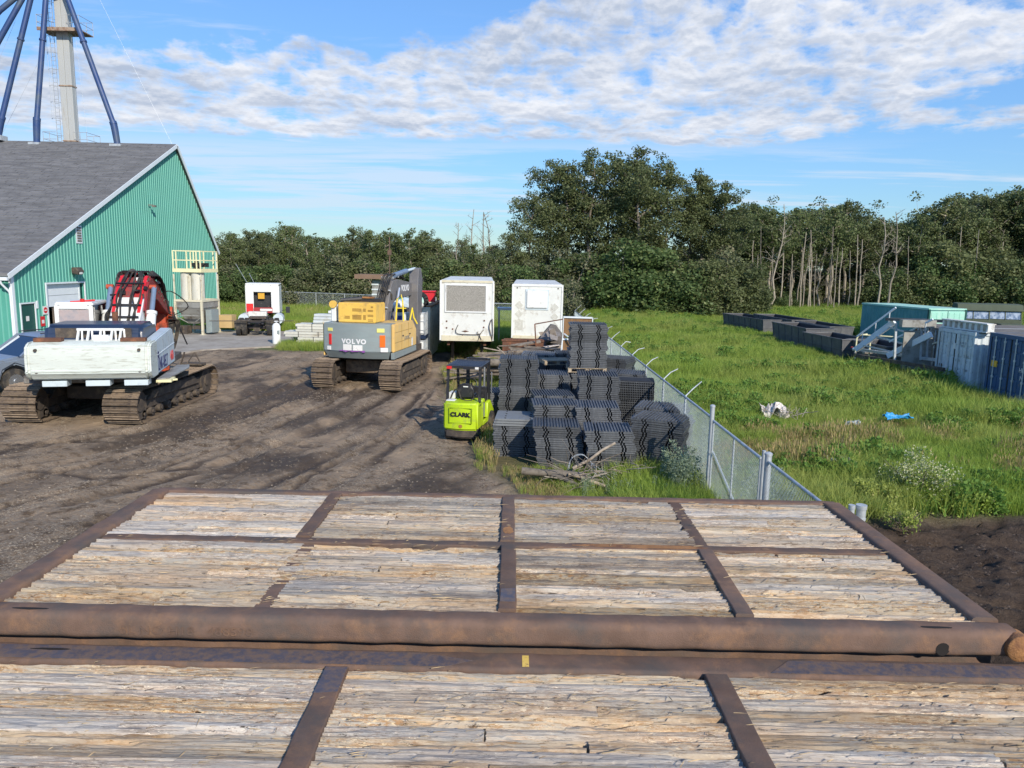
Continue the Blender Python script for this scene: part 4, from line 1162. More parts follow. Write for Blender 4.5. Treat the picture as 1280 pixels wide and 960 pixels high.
beams('beam_bundle', 'second bundle of cream beams, longest and reaching nearest the cylinder', bx - .1, 41.1, .465, 5, 2, 5.0, .25, .14, 2)
beams('beam_bundle', 'topmost bundle of white beams, under the pale pipes', bx + .65, 41.15, .75, 4, 3, 4.3, .27, .145, 3)
pb = thing('pipe_bundle', 'strapped bundle of pale pipes lying on the white beams', 'pipe bundle', (bx + 1.5, 41.3, 1.19))
for i in range(3):
    for j in range(5 - i):
        mb = MB(); mb.tube([(.0 + .05 * j, .1 + j * .2 + i * .1, .1 + i * .17), (3.6, .1 + j * .2 + i * .1, .1 + i * .17)], .098, 12); mb.build('pipe', MT['pipegrey'], pb, smooth=40)
pb2 = thing('pipe_bundle', 'short white pipes lying highest, on top of the pipe bundle', 'pipe bundle', (bx + 2.3, 41.6, 1.74))
for j in range(4):
    mb = MB(); mb.tube([(.1 * (j % 2), j * .19, .09), (2.6, j * .19, .09)], .088, 12); mb.build('pipe', MT['white'], pb2, smooth=40)

# ------------------------------------------------------------------ grey utility box with flat roof and mast, behind the yellow machine
ub = thing('utility_hut', 'small grey hut with flat overhanging roof and thin rusty mast', 'hut', (-11.05, 60, 0))
mb = MB(); mb.b2(-.3, 1.3, 0, 1.6, 0, 3.2); mb.build('wall', MT['hopper'], ub)
for k in range(7):
    mb = MB(); mb.b2(-.34, .2, -.05, 0, .4 + k * .4, .52 + k * .4); mb.build('louvre', MT['greybox'], ub)
mb = MB(); mb.b2(-1.6, 1.5, -.6, 2.0, 3.3, 3.65); mb.build('roof', mat('brown_flat_roof', (.20, .13, .09), .8), ub)
mb = MB(); mb.tube([(1.1, 0, 3.6), (1.1, 0, 6.6)], .05, 6); mb.b2(.95, 1.25, -.1, .1, 5.2, 5.6); mb.build('mast', MT['rust'], ub)
# ------------------------------------------------------------------ crawler tracks
_shoe = {}
def shoe_mesh(w, p):
    key = (round(w, 2), round(p, 2))
    if key not in _shoe:
        mb = MB()
        mb.b2(-w / 2, w / 2, -p / 2 + .012, p / 2 - .012, 0, .028, 0)
        mb.prism([(-p * .42, .028), (-p * .34, .058), (-p * .28, .028)], -w / 2 + .01, w / 2 - .01, 'x', 1)
        mb.prism([(p * .02, .028), (p * .08, .050), (p * .14, .028)], -w / 2 + .01, w / 2 - .01, 'x', 1)
        _shoe[key] = mb.mesh('track_shoe', [MT['mud'], MT['mudedge']])
    return _shoe[key]
def track(root, x, y0, y1, h, w, pitch=.20, side=1):
    Rr = h / 2 - .03
    a, b_ = y0 + Rr + .03, y1 - Rr - .03
    t = MB()
    # frame between the wheels
    t.prism([(a + .1, .30), (b_ - .1, .30), (b_ - .3, h * .68), (a + .5, h * .68)], x - w * .22, x + w * .22, 'x')
    t.prism([(a + .5, h * .55), (b_ - .6, h * .50), (b_ - 1.0, h * .80), (a + .9, h * .80)], x - w * .30, x + w * .30, 'x')
    root_t = t.build('track', MT['muddark'], root, bev=.02)
    def disc(name, y, z, r, hw, mm='muddark'):
        q = MB(); q.tube([(x - hw, y, z), (x + hw, y, z)], r, 20); q.tube([(x - hw - .03, y, z), (x + hw + .03, y, z)], r * .45, 12)
        return q.build(name, MT[mm], root_t, smooth=40)
    disc('sprocket', a, h / 2, Rr - .05, w * .30); disc('idler', b_, h / 2, Rr - .05, w * .28)
    n = max(5, int((b_ - a) / .5))
    for k in range(n):
        disc('roller', a + (b_ - a) * (k + .5) / n, .20, .12, w * .30)
    for k in (.35, .68):
        disc('carrier_roller', a + (b_ - a) * k, h - .22, .09, w * .2)
    # chain links inside the shoes
    ch = MB()
    L1 = b_ - a; per = 2 * L1 + 2 * PI * Rr
    def pos(s):
        s %= per
        if s < L1: return (b_ - s, .03, PI)           # bottom run
        s -= L1
        if s < PI * Rr:
            t_ = s / Rr; return (a - Rr * math.sin(t_), Rr + .03 - Rr * math.cos(t_), PI - t_)
        s -= PI * Rr
        if s < L1:
            sag = -.03 * math.sin(PI * s / L1); return (a + s, 2 * Rr + .03 + sag, 0.0)
        s -= L1
        t_ = s / Rr
        return (b_ + Rr * math.sin(t_), Rr + .03 + Rr * math.cos(t_), -t_)
    n = int(per / pitch); p = per / n
    me = shoe_mesh(w, pitch)
    for k in range(n):
        y, z, ang = pos(k * p)
        link('track_shoe', me, root_t, (x, y, z), (ang, 0, 0))
    m_ = int(per / .1)
    pts = [pos(k * per / m_) for k in range(m_ + 1)]
    for (ya, za, _), (yb, zb, _) in zip(pts[:-1], pts[1:]):
        cy, cz = h / 2, h / 2
        for sx in (-1, 1):
            q1 = Vector((x + sx * w * .12, (a + b_) / 2 + (ya - (a + b_) / 2) * .972, cz + (za - cz) * .84)); q2 = Vector((x + sx * w * .12, (a + b_) / 2 + (yb - (a + b_) / 2) * .972, cz + (zb - cz) * .84))
            ch.beam(q1, q2, .05, .10)
    ch.build('chain', MT['muddark'], root_t, kind='stuff')
    return root_t
def hose(mb, pts, r=.03, n=6):
    # smooth a coarse path
    P = [Vector(p) for p in pts]; out = []
    for i in range(len(P) - 1):
        p0 = P[max(i - 1, 0)]; p1 = P[i]; p2 = P[i + 1]; p3 = P[min(i + 2, len(P) - 1)]
        for k in range(5):
            t = k / 5
            out.append(.5 * ((2 * p1) + (-p0 + p2) * t + (2 * p0 - 5 * p1 + 4 * p2 - p3) * t * t + (-p0 + 3 * p1 - 3 * p2 + p3) * t ** 3))
    out.append(P[-1])
    mb.tube(out, r, n)

# ------------------------------------------------------------------ white and red excavator
ex = thing('excavator', 'large white excavator with red boom and weathered slab counterweight beside the silver pickup', 'excavator', (-12.30, 20.25, 0), 0)
track(ex, -1.42, 0, 5.75, 1.02, .98); track(ex, 1.42, 0, 5.75, 1.02, .98)
mb = MB(); mb.b2(-1.0, 1.0, 1.6, 4.1, .45, .85); mb.tube([(0, 2.9, .85), (0, 2.9, 1.22)], .8, 24); mb.build('undercarriage', MT['muddark'], ex, bev=.03)
hs_ = link('upper_body', None, ex, (-.20, 2.9, 0), (0, 0, R(14)))
MT['deckgrime'] = mat('oily_deck_steel', (.10, .09, .085), .7, .2, .2, 3, (.30, .29, .27), .62, 3, .1, .1, 30)
# the house sits on an Empty part so that it is swung against the tracks: its pieces are sub-parts
def sub(mb, name, mm, par, **k):
    return mb.build(name, [MT[q] for q in mm] if isinstance(mm, (list, tuple)) else MT[mm], par, **k)
mb = MB(); mb.b2(-1.55, 1.5, -2.9, 2.6, 1.20, 1.42); sub(mb, 'deck', 'deckgrime', hs_, bev=.02)
mb = MB()  # counterweight: slab with bulging lower lip
prof = [(-3.62, 1.50), (-3.55, 1.40), (-3.30, 1.36), (-2.75, 1.36), (-2.75, 2.40), (-3.42, 2.40), (-3.60, 2.30), (-3.66, 2.0), (-3.66, 1.64), (-3.72, 1.60)]
mb.prism(prof, -1.12, 1.72, 'x')
# end pieces rounded off
o_cw = sub(mb, 'counterweight', 'counterw', hs_, bev=.035, seg=2, smooth=50)
cwx0, cwx1 = -1.12, 2.20
for s, xa in ((-1, -1.12), (1, 1.72)):
    e = MB(); e.prism([(y * .985 + (-.045), z * .97 + .055) for y, z in prof], xa, xa + s * .11, 'x'); sub(e, 'counterweight_corner', 'counterw', hs_, bev=.045, seg=2, smooth=60)
for x in (-.60, .45, 1.40):
    e = MB(); e.b2(x - .30, x + .30, -3.50, -3.1, 1.20, 1.355); sub(e, 'counterweight_foot', 'paleblue', hs_, bev=.01)
for xa, xb in ((-1.05, -.38), (1.05, 1.68)):
    e = MB(); e.b2(xa, xb, -3.45, -3.2, 2.402, 2.50); sub(e, 'rusty_lug', 'rust_brown', hs_, bev=.01)
e = MB()
for x in (-.05, .20, .50, .78, 1.0):
    e.beam((x - .03, -3.16, 2.40), (x, -3.05, 2.70), .05); e.beam((x + .10, -3.16, 2.40), (x + .07, -3.05, 2.70), .04)
e.beam((-.10, -3.05, 2.70), (1.06, -3.05, 2.70), .06); e.tube([(.35, -3.2, 2.45), (.75, -3.2, 2.45)], .09, 8); e.b2(.3, .7, -3.2, -3.0, 2.42, 2.55)
sub(e, 'step_railing', 'white', hs_)
# engine cover: dark navy, rounded
e = MB(); e.prism([(-2.85, 1.42), (-2.85, 2.62), (-2.70, 2.80), (-1.2, 2.80), (-1.0, 2.62), (-1.0, 1.42)], -.85, 1.62, 'x'); sub(e, 'engine_cover', 'navy', hs_, bev=.10, seg=3, smooth=50)
e = MB(); e.b2(-.55, .25, -2.87, -2.856, 2.45, 2.72); e.b2(.55, 1.35, -2.87, -2.856, 2.45, 2.72); sub(e, 'cover_grille', 'muddark', hs_)
# right-hand side panels, slightly tapering, with a sloping top
e = MB(); e.prism([(-2.80, 1.38), (-.10, 1.42), (-.08, 2.10), (-.32, 2.50), (-.6, 2.53), (-2.80, 2.36)], 1.80, 2.10, 'x'); sp_ = sub(e, 'side_panel', 'paleblue', hs_, bev=.03, seg=2, smooth=50)
e = MB(); e.prism([(-2.80, 1.90), (-.12, 2.01), (-.12, 2.035), (-2.80, 1.925)], 2.10, 2.112, 'x'); sub(e, 'panel_crease', 'trim', hs_)
e = MB(); e.b2(1.25, 1.79, -1.0, .9, 1.42, 2.05); e.b2(1.3, 1.7, -.6, .1, 2.05, 2.2); sub(e, 'tool_box', 'whitedirty', hs_, bev=.03)
text('side_lettering', 'LINK-BELT', .50, (2.104, -1.86, 1.62), (R(90), 0, R(90)), MT['navyink'], hs_, .003, .58, .008)
text('side_lettering', '460', .40, (2.104, -.55, 1.66), (R(90), 0, R(90)), MT['redink'], hs_, .003, .8, .012)
e = MB(); e.tube([(2.104, -2.45, 1.92), (2.110, -2.45, 1.92)], .10, 14); sub(e, 'round_emblem', 'navyink', hs_)
for y_ in (-1.75, -.9):
    e = MB(); e.b2(2.101, 2.106, y_, y_ + .016, 1.42, 2.3); sub(e, 'panel_crease', 'greyink', hs_)
for x_ in (-.95, 1.55):
    for z_ in (1.62, 2.2):
        e = MB(); e.tube([(x_, -3.685, z_), (x_, -3.60, z_)], .04, 10); sub(e, 'counterweight_bolt', 'muddark', hs_)
# folding walkway plate
e = MB(); e.prism([(2.12, -2.9), (2.40, -2.7), (2.58, -.5), (2.48, .15), (2.12, .0)], 1.24, 1.29, 'z'); sub(e, 'walkway_plate', 'hopper', hs_, bev=.008)
e = MB(); e.beam((2.12, -2.9, 1.22), (2.6, -2.6, 1.22), .05); e.b2(2.1, 2.5, -2.9, -2.3, 1.18, 1.25); sub(e, 'walkway_edge', 'railcream', hs_)
# cab, left front
cabx0, cabx1 = -1.72, -.62
e = MB()
e.b2(cabx0, cabx0 + .13, .70, .78, 1.42, 3.15); e.b2(cabx1 - .13, cabx1, .70, .78, 1.42, 3.15); e.b2(cabx0 + .13, cabx1 - .13, .70, .78, 2.98, 3.15); e.b2(cabx0 + .13, cabx1 - .13, .70, .78, 1.42, 2.50)
e.b2(cabx0, cabx1, .78, 2.45, 3.10, 3.22)
for x in (cabx0, cabx1 - .07):
    e.b2(x, x + .07, .78, 2.4, 1.42, 2.35)
    for y in (.9, 1.75, 2.33): e.b2(x, x + .07, y, y + .07, 2.35, 3.10)
sub(e, 'cab', 'white', hs_, bev=.05, seg=2, smooth=50)
e = MB(); e.b2(cabx0 + .12, cabx1 - .12, .735, .75, 2.48, 3.0); sub(e, 'rear_window', 'glasspink', hs_)
e = MB(); e.b2(cabx1 - .05, cabx1 - .03, .8, 2.4, 2.35, 3.1); e.b2(cabx0 + .03, cabx0 + .05, .8, 2.4, 2.35, 3.1); sub(e, 'side_window', 'glassdark', hs_)
e = MB(); e.b2(cabx0 + .25, cabx1 - .25, 1.1, 1.6, 1.45, 2.75); sub(e, 'seat_back', 'blackpaint', hs_, bev=.05)
e = MB(); e.beam((cabx0 - .3, 1.6, 1.5), (cabx0 - .28, 1.6, 2.9), .05); e.beam((cabx0 - .28, 1.6, 2.9), (cabx0 - .05, 1.3, 3.15), .05); e.beam((cabx0 - .05, 1.3, 1.5), (cabx0 - .05, 1.3, 3.15), .05); sub(e, 'open_door_frame', 'white', hs_)
e = MB(); e.b2(cabx0 - .28, cabx0 - .06, 1.42, 1.50, 1.5, 3.0); sub(e, 'open_door', 'muddark', hs_)
e = MB(); e.tube([(-.95, .9, 3.2), (-.95, .9, 3.32)], .07, 8); e.tube([(-1.3, .9, 3.22), (-.7, 1.3, 3.26)], .03, 6); sub(e, 'roof_beacon', 'reflector', hs_)
# boom: white foot, red upper part (profile in the y z plane of the house)
bw = .46
def boom_piece(name, poly, mm, x0, x1, bev=.03):
    e = MB(); e.prism(poly, x0, x1, 'x'); return sub(e, name, mm, hs_, bev=bev, seg=1)
bx0, bx1 = -.30, .62
boom_piece('boom_foot', [(-.1, 1.75), (.55, 1.75), (2.45, 3.30), (2.15, 3.62), (1.75, 3.62)], 'white', bx0, bx1)
boom_piece('boom', [(1.45, 3.10), (2.30, 3.02), (2.9, 3.55), (4.2, 3.40), (5.6, 3.0), (7.6, 2.50), (7.75, 2.85), (5.9, 3.45), (4.6, 4.10), (3.5, 4.38), (2.7, 4.34), (2.05, 3.98)], 'red', bx0 - .04, bx1 + .04)
boom_piece('boom_rib', [(1.50, 3.05), (1.95, 2.20), (2.25, 3.1), (2.3, 4.0), (2.05, 3.98)], 'red', bx1 + .045, bx1 + .07)
for x in (-.22, .54):
    e = MB(); e.prism([(1.2, 2.95), (1.75, 3.64), (2.7, 4.37), (3.5, 4.41), (4.5, 4.15), (4.5, 4.2), (3.5, 4.47), (2.65, 4.43), (1.7, 3.72), (1.15, 3.0)], x - .05, x + .05, 'x'); sub(e, 'boom_stringer', 'signred', hs_)
# stick hangs down in front
boom_piece('stick', [(6.9, 2.9), (7.6, 3.05), (7.85, 2.5), (7.5, .55), (7.1, .40), (6.75, 1.4)], 'orangered', -.12, .55)
e = MB(); e.b2(-.16, .60, 6.72, 7.0, .35, 2.3); sub(e, 'stick_back_plate', 'orangered', hs_, bev=.02)
e = MB(); e.tube([(.22 - .55, 7.3, 2.7), (.22 + .55, 7.3, 2.7)], .30, 16); sub(e, 'stick_pivot', 'orangered', hs_, smooth=40)
e = MB(); e.tube([(.0, 3.4, 4.6), (.0, 6.4, 3.75)], .12, 10); sub(e, 'stick_cylinder', 'blackpaint', hs_, smooth=40)
e = MB(); e.tube([(.0, 6.4, 3.75), (.0, 7.5, 3.3)], .06, 8); sub(e, 'cylinder_rod', 'chrome', hs_, smooth=40)
e = MB(); e.b2(-.1, .5, 6.6, 7.4, 3.1, 3.6); e.beam((.2, 7.0, 3.3), (.6, 8.9, 2.6), .10); e.beam((.6, 8.9, 2.6), (1.0, 9.4, 1.2), .04); sub(e, 'linkage', 'blackpaint', hs_)
# boom lift cylinders
for x in (bx1 + .20, bx0 - .22):
    e = MB(); e.tube([(x, 1.05, 1.70), (x, 1.75, 3.02)], .155, 14); e.tube([(x, 1.70, 2.95), (x, 1.76, 3.06)], .18, 14); sub(e, 'lift_cylinder', 'white', hs_, smooth=40)
    e = MB(); e.tube([(x, 1.74, 3.0), (x, 2.35, 4.0)], .085, 12); sub(e, 'lift_cylinder_rod', 'bluerod', hs_, smooth=40)
    e = MB(); e.tube([(x - .14, 2.36, 4.0), (x + .07, 2.36, 4.0)], .10, 12); sub(e, 'cylinder_eye', 'orangered', hs_, smooth=40)
e = MB()
for k in range(7):
    x = -.18 + k * .11 + .05 * math.sin(k * 5); w_ = .09 * math.sin(k * 3.3); w2_ = .10 * math.cos(k * 2.1)
    hose(e, [(x + w_, .55, 2.25), (x + .05 - w_, 1.0, 2.9 + .03 * (k % 3)), (x + w2_, 1.55, 3.62 + .05 * (k % 3)), (x + .04, 2.2, 4.22), (x * .8 + .05, 3.0, 4.55 + .05 * (k % 2)), (x * .7 + .08, 3.9, 4.52), (x * .6 + .12, 4.9, 4.20), (x * .6 + .1, 6.0, 3.6 + .06 * (k % 3))], .028)
for k in range(5):
    hose(e, [(-.34 + .04 * k, .5, 2.1), (-.38, .9, 2.5 + .1 * k), (-.36, 1.6, 3.3), (-.40, 2.4, 4.0), (-.3, 3.3, 4.4 + .05 * k), (.2 + .05 * k, 5.6, 4.0), (.3, 7.0, 3.6), (.35, 7.6, 2.9 - .1 * k)], .03)
hose(e, [(.4, 6.2, 3.5), (.8, 6.8, 3.7), (1.3, 7.6, 3.0), (.6, 8.0, 2.5), (.4, 7.5, 2.2)], .022)
rf_ = random.Random(21)
for k in range(34):
    t = rf_.random(); y = 1.6 + t * 5.2; z = float(np.interp(y, [1.6, 2.1, 2.7, 3.5, 4.6, 5.9, 7.0], [3.6, 4.05, 4.40, 4.46, 4.20, 3.55, 3.0])) + rf_.uniform(-.05, .10)
    e2 = MB(); e2.box((rf_.uniform(-.34, .66), y, z), (rf_.uniform(.05, .16), rf_.uniform(.06, .22), rf_.uniform(.05, .14)), rz=rf_.uniform(-.5, .5), rx=rf_.uniform(-.6, .6))
    sub(e2, 'hose_fitting', rf_.choice(['blackpaint', 'blackpaint', 'muddark', 'galv', 'white', 'red']), hs_)
for k in range(6):
    e2 = MB(); yy = 2.6 + k * .62; zz = float(np.interp(yy, [2.6, 3.5, 4.6, 5.9], [3.8, 3.95, 3.7, 3.25])); e2.tube([(.66, yy, zz), (.70, yy, zz)], .045, 8); sub(e2, 'hose_fitting', 'muddark', hs_)
for k in range(8):
    a = .03 * k
    hose(e, [(.55 + a * .5, 2.9, 4.45), (.62 + a, 3.6, 4.62 - a), (.60 + a, 4.6, 4.35 - a), (.62 + a * .5, 5.8, 3.75 + .1 * math.sin(k * 2)), (.66, 6.8, 3.25 - .05 * k), (.60 + a, 7.5, 2.5 - a), (.62, 7.3, 1.7 - a)], .030)
for k in range(4):
    hose(e, [(.66, 6.9, 2.9 - .15 * k), (.85 + .05 * k, 7.3, 2.3), (.75, 7.5, 1.5 - .1 * k), (.5, 7.2, 1.1)], .026)
sub(e, 'hose', 'rubber', hs_, smooth=60)
for y, z in ((.95, 2.92), (1.35, 3.35), (2.0, 4.15), (3.1, 4.60), (4.3, 4.38)):
    e = MB(); e.box((.16, y, z), (.86, .05, .07), rx=R(40)); sub(e, 'hose_clamp', 'blackpaint', hs_)
e = MB(); e.tube([(.15, .35, 2.6), (.15, .35, 2.95)], .09, 10); sub(e, 'exhaust_pipe', 'rust_brown', hs_)
for ch_ in list(hs_.children):
    nm = ch_.name.split('.')[0]
    if nm in ('boom_foot', 'boom', 'boom_rib', 'boom_stringer', 'hose_fitting', 'stick', 'stick_back_plate', 'stick_pivot', 'stick_cylinder', 'cylinder_rod', 'linkage', 'lift_cylinder', 'lift_cylinder_rod', 'cylinder_eye', 'hose', 'hose_clamp'):
        for v_ in ch_.data.vertices:
            x, y, z = v_.co
            v_.co = (x - .04, y if y < 2.5 else 2.5 + (y - 2.5) * .64, 1.75 + (z - 1.75) * .85 if z > 1.75 else z)
    elif nm in ('engine_cover', 'cover_grille', 'exhaust_pipe'):
        for v_ in ch_.data.vertices: v_.co.x -= .14
    elif nm in ('cab', 'rear_window', 'side_window', 'seat_back', 'open_door', 'open_door_frame', 'roof_beacon'):
        for v_ in ch_.data.vertices: v_.co.x -= .10
    elif nm in ('side_panel', 'panel_crease', 'tool_box', 'walkway_plate', 'walkway_edge', 'side_lettering', 'round_emblem'):
        if 'lettering' not in nm:
            for v_ in ch_.data.vertices: v_.co.x -= .32
        else: ch_.location.x -= .32
# handrail and small stand on the right track
e = MB(); e.tube([(.9, 4.3, 1.06), (1.05, 4.3, 1.5)], .03, 5); e.b2(1.0, 1.7, 4.1, 4.5, 1.08, 1.14); e.beam((1.15, 4.2, 1.1), (1.4, 4.3, 1.5), .04); e.beam((1.55, 4.4, 1.1), (1.4, 4.3, 1.5), .04)
tag(sub(e, 'tool_stand', 'muddark', None, loc=(-12.25, 20.9, 0)), 'small dark metal stand lying on the right track of the white excavator', 'stand')

# ------------------------------------------------------------------ yellow and grey excavator
vx = thing('excavator', 'yellow and grey excavator with dark grey raised boom in the middle of the yard', 'excavator', (-5.72, 26.75, 0), R(-7.5))
track(vx, -1.28, 0, 4.9, 1.06, .80); track(vx, 1.28, 0, 4.9, 1.06, .80)
mb = MB(); mb.b2(-.9, .9, 1.5, 3.5, .45, .95); mb.tube([(0, 2.5, .9), (0, 2.5, 1.12)], .7, 24); mb.build('undercarriage', MT['mud'], vx, bev=.03)
vh = link('upper_body', None, vx, (-.02, 2.55, 0), (0, 0, R(-1)))
def arc(x0, x1, yb, sag, n=10):
    return [(x0 + (x1 - x0) * k / n, yb - sag * math.sin(PI * k / n)) for k in range(n + 1)]
cw = MB()
a_ = arc(-1.36, 1.22, -1.95, .22)
cw.prism(a_ + [(1.22, -1.2), (-1.36, -1.2)], 1.38, 2.42, 'z')
sub(cw, 'counterweight', 'greyblue', vh, bev=.03, seg=2, smooth=50)
cw = MB()
a_ = arc(-1.34, 1.20, -1.93, .20); a2 = arc(-1.22, 1.10, -1.78, .16)
n = len(a_)
vs = [(x, y, 1.378) for x, y in a_] + [(x, y, 1.12) for x, y in a2]
cw.add(vs, [[i, i + 1, n + i + 1, n + i][::-1] for i in range(n - 1)] + [[0, n, 2 * n - 1, n - 1]])
sub(cw, 'counterweight_lip', 'greyblue', vh, smooth=50)
e = MB(); e.b2(-1.34, 1.30, -1.2, 2.0, 1.10, 1.35); sub(e, 'deck', 'muddark', vh)
# right-hand orange-yellow body side with stepped outline, blue-grey skirt
e = MB(); e.prism([(-1.88, 1.38), (1.05, 1.38), (1.05, 2.05), (.55, 2.42), (-1.88, 2.42)], 1.225, 1.34, 'x'); sub(e, 'side_panel', 'yelloworange', vh, bev=.03, seg=2, smooth=50)
e = MB(); e.prism([(-1.85, 1.12), (1.1, 1.16), (1.05, 1.37), (-1.88, 1.37)], 1.20, 1.33, 'x'); sub(e, 'side_skirt', 'greyblue', vh, bev=.01)
e = MB(); e.prism([(-1.85, 1.18), (1.0, 1.18), (1.0, 2.40), (-1.85, 2.40)], -1.42, -1.365, 'x'); sub(e, 'side_panel', 'yelloworange', vh, bev=.02)
e = MB(); e.b2(.0, 1.20, -1.15, 1.0, 1.38, 2.36); sub(e, 'pump_bay', 'yelloworange', vh)
# engine hood standing up
e = MB(); e.b2(-.86, .58, -1.75, -.6, 2.43, 3.16); hood = sub(e, 'engine_hood', 'yellow', vh, bev=.03, seg=2, smooth=40)
e = MB()
for (xa, xb, za, zb) in ((-.30, .05, 2.86, 2.98), (-.30, .05, 2.56, 2.74), (.12, .22, 2.86, 2.98), (.12, .22, 2.56, 2.74), (.30, .50, 2.50, 2.60), (.30, .50, 2.68, 2.77), (.30, .50, 2.86, 2.94), (.42, .50, 3.0, 3.07), (-.60, -.40, 2.58, 2.70)):
    n_ = max(2, int((zb - za) / .035))
    for k in range(n_):
        z = za + (zb - za) * k / n_
        e.b2(xa, xb, -1.765, -1.752, z, z + .016)
sub(e, 'hood_louvre', 'louvre', vh)
e = MB(); e.b2(-1.22, -1.02, -1.55, -1.1, 2.43, 3.05); e.b2(-.99, -.88, -1.5, -1.1, 2.43, 3.05); sub(e, 'white_canister', 'white', vh, bev=.03)
e = MB(); e.tube([(-1.12, -1.62, 3.08), (-1.12, -1.50, 3.08)], .14, 14); sub(e, 'yellow_cap', 'yellow', vh)
e = MB(); e.tube([(-1.0, -1.1, 3.2), (.1, -.7, 3.3)], .09, 8); e.b2(-.8, .5, -.9, -.6, 3.16, 3.3); sub(e, 'exhaust_silencer', 'blackpaint', vh)
e = MB(); e.b2(-.2, .2, -.95, -.7, 3.30, 3.36); sub(e, 'rusty_bracket', 'rust_orange', vh)
for z_ in (1.72, 2.10):
    e = MB(); e.b2(1.341, 1.346, -1.8, .5, z_, z_ + .012); sub(e, 'panel_seam', 'louvre', vh)
for y_ in (-.95, -.05):
    e = MB(); e.b2(1.341, 1.347, y_, y_ + .014, 1.42, 2.38); sub(e, 'panel_seam', 'louvre', vh)
    e = MB(); e.b2(1.341, 1.37, y_ + .10, y_ + .20, 1.9, 1.94); sub(e, 'door_catch', 'blackpaint', vh)
# lamps, stickers, lettering
def yb(x): return -1.95 - .22 * math.sin(PI * (x + 1.36) / 2.58)
for x, z0_, z1_, w, mm, nm in ((-1.06, 1.62, 2.02, .11, 'reflector', 'tail_lamp'), (.94, 1.58, 2.02, .20, 'reflorange', 'tail_lamp'), (-1.06, 2.12, 2.24, .20, 'labelyellow', 'sticker'), (.88, 2.12, 2.27, .28, 'labelyellow', 'sticker'), (-1.12, 1.42, 1.56, .16, 'labelwhite', 'sticker'), (1.0, 1.40, 1.56, .27, 'labelwhite', 'sticker'), (-.36, 1.44, 1.66, .33, 'labelwhite', 'sticker'), (.04, 1.44, 1.64, .36, 'labelwhite', 'sticker')):
    y = yb(x)
    sl = -.22 * PI / 2.58 * math.cos(PI * (x + 1.36) / 2.58)
    e = MB(); e.box((x, y - .006, (z0_ + z1_) / 2), (w, .03, z1_ - z0_), rz=math.atan(sl)); sub(e, nm, mm, vh, bev=.006)
for k, ch_ in enumerate('VOLVO'):
    x = -.50 + k * .19
    sl = -.22 * PI / 2.58 * math.cos(PI * (x + 1.36) / 2.58)
    text('lettering', ch_, .235, (x, yb(x) - .012, 1.765), (R(90), 0, math.atan(sl)), MT['whiteink'], vh, .004, 1.0, .012)
for k in range(9):
    x = -.62 + k * .11
    e = MB(); e.box((x, yb(x) + .0, 1.425 + .012 * math.sin(k * 3)), (.10, .03, .03 + .02 * (k % 3)), rz=0.0, ry=.4 * math.sin(k * 2)); sub(e, 'purple_scrawl', 'purple', vh)
text('panel_lettering', 'ECR235C', .17, (1.346, -.25, 1.80), (R(90), 0, R(90)), MT['greyink'], vh, .003)
e = MB(); e.b2(1.342, 1.346, .35, .55, 1.42, 1.75); sub(e, 'sticker', 'labelwhite', vh)
# boom raised, folded forward: profile
vb0, vb1 = .0, .42
def vb(name, poly, mm, x0, x1, bev=.025):
    e = MB(); e.prism(poly, x0, x1, 'x'); return sub(e, name, mm, vh, bev=bev)
vb('boom', [(.05, 1.9), (.65, 1.75), (1.55, 3.15), (2.2, 3.35), (5.2, 3.42), (5.35, 4.0), (2.3, 4.25), (1.5, 4.20), (1.15, 3.9)], 'boomgrey', vb0, vb1)
vb('stick', [(4.95, 4.75), (5.45, 4.78), (5.75, 4.2), (5.45, 1.2), (5.1, .95), (4.85, 1.4), (4.75, 3.6)], 'boomgrey', vb0 + .28, vb1 + .28)
text('boom_lettering', 'VOLVO', .36, (vb1 + .004, 3.5, 3.80), (R(90), 0, R(90)), MT['whiteink'], vh, .003, .95, .012)
e = MB(); e.tube([(.35, 1.9, 4.42), (.40, 3.8, 4.62)], .12, 14); sub(e, 'stick_cylinder', 'bluerod', vh, smooth=40)
e = MB(); e.tube([(.40, 3.8, 4.62), (.45, 5.2, 4.74)], .065, 10); sub(e, 'cylinder_rod', 'paleblue', vh, smooth=40)
for x in (vb1 + .14, vb0 - .14):
    e = MB(); e.tube([(x, .75, 1.75), (x, 1.30, 2.75)], .12, 12); sub(e, 'lift_cylinder', 'boomgrey', vh, smooth=40)
    e = MB(); e.tube([(x, 1.28, 2.72), (x, 1.95, 3.85)], .06, 10); sub(e, 'lift_cylinder_rod', 'chrome', vh, smooth=40)
e = MB()
for k in range(6):
    x = .02 + k * .075
    hose(e, [(x, .0, 2.35), (x - .05, .45, 3.0 + .03 * k), (x - .02, 1.0, 4.0), (x, 1.5, 4.42 + .03 * (k % 2)), (x + .02, 2.3, 4.46), (x + .1, 3.3, 4.25)], .026)
for k in range(5):
    hose(e, [(.3 + .04 * k, .3, 1.95), (.05 + .03 * k, .15, 2.3 + .05 * k), (-.08, .5, 2.9 + .08 * k), (.10, .9, 3.45), (.45, 1.2, 3.35 + .05 * k), (.2, .7, 3.8 + .03 * k)], .030)
sub(e, 'hose', 'rubber', vh, smooth=60)
for y, z, a in ((.55, 3.0, 57), (.95, 3.75, 60), (1.45, 4.32, 25), (2.3, 4.38, 0)):
    e = MB(); e.box((.2, y, z), (.52, .06, .10), rx=R(a)); sub(e, 'hose_clamp', 'galv', vh)
e = MB()
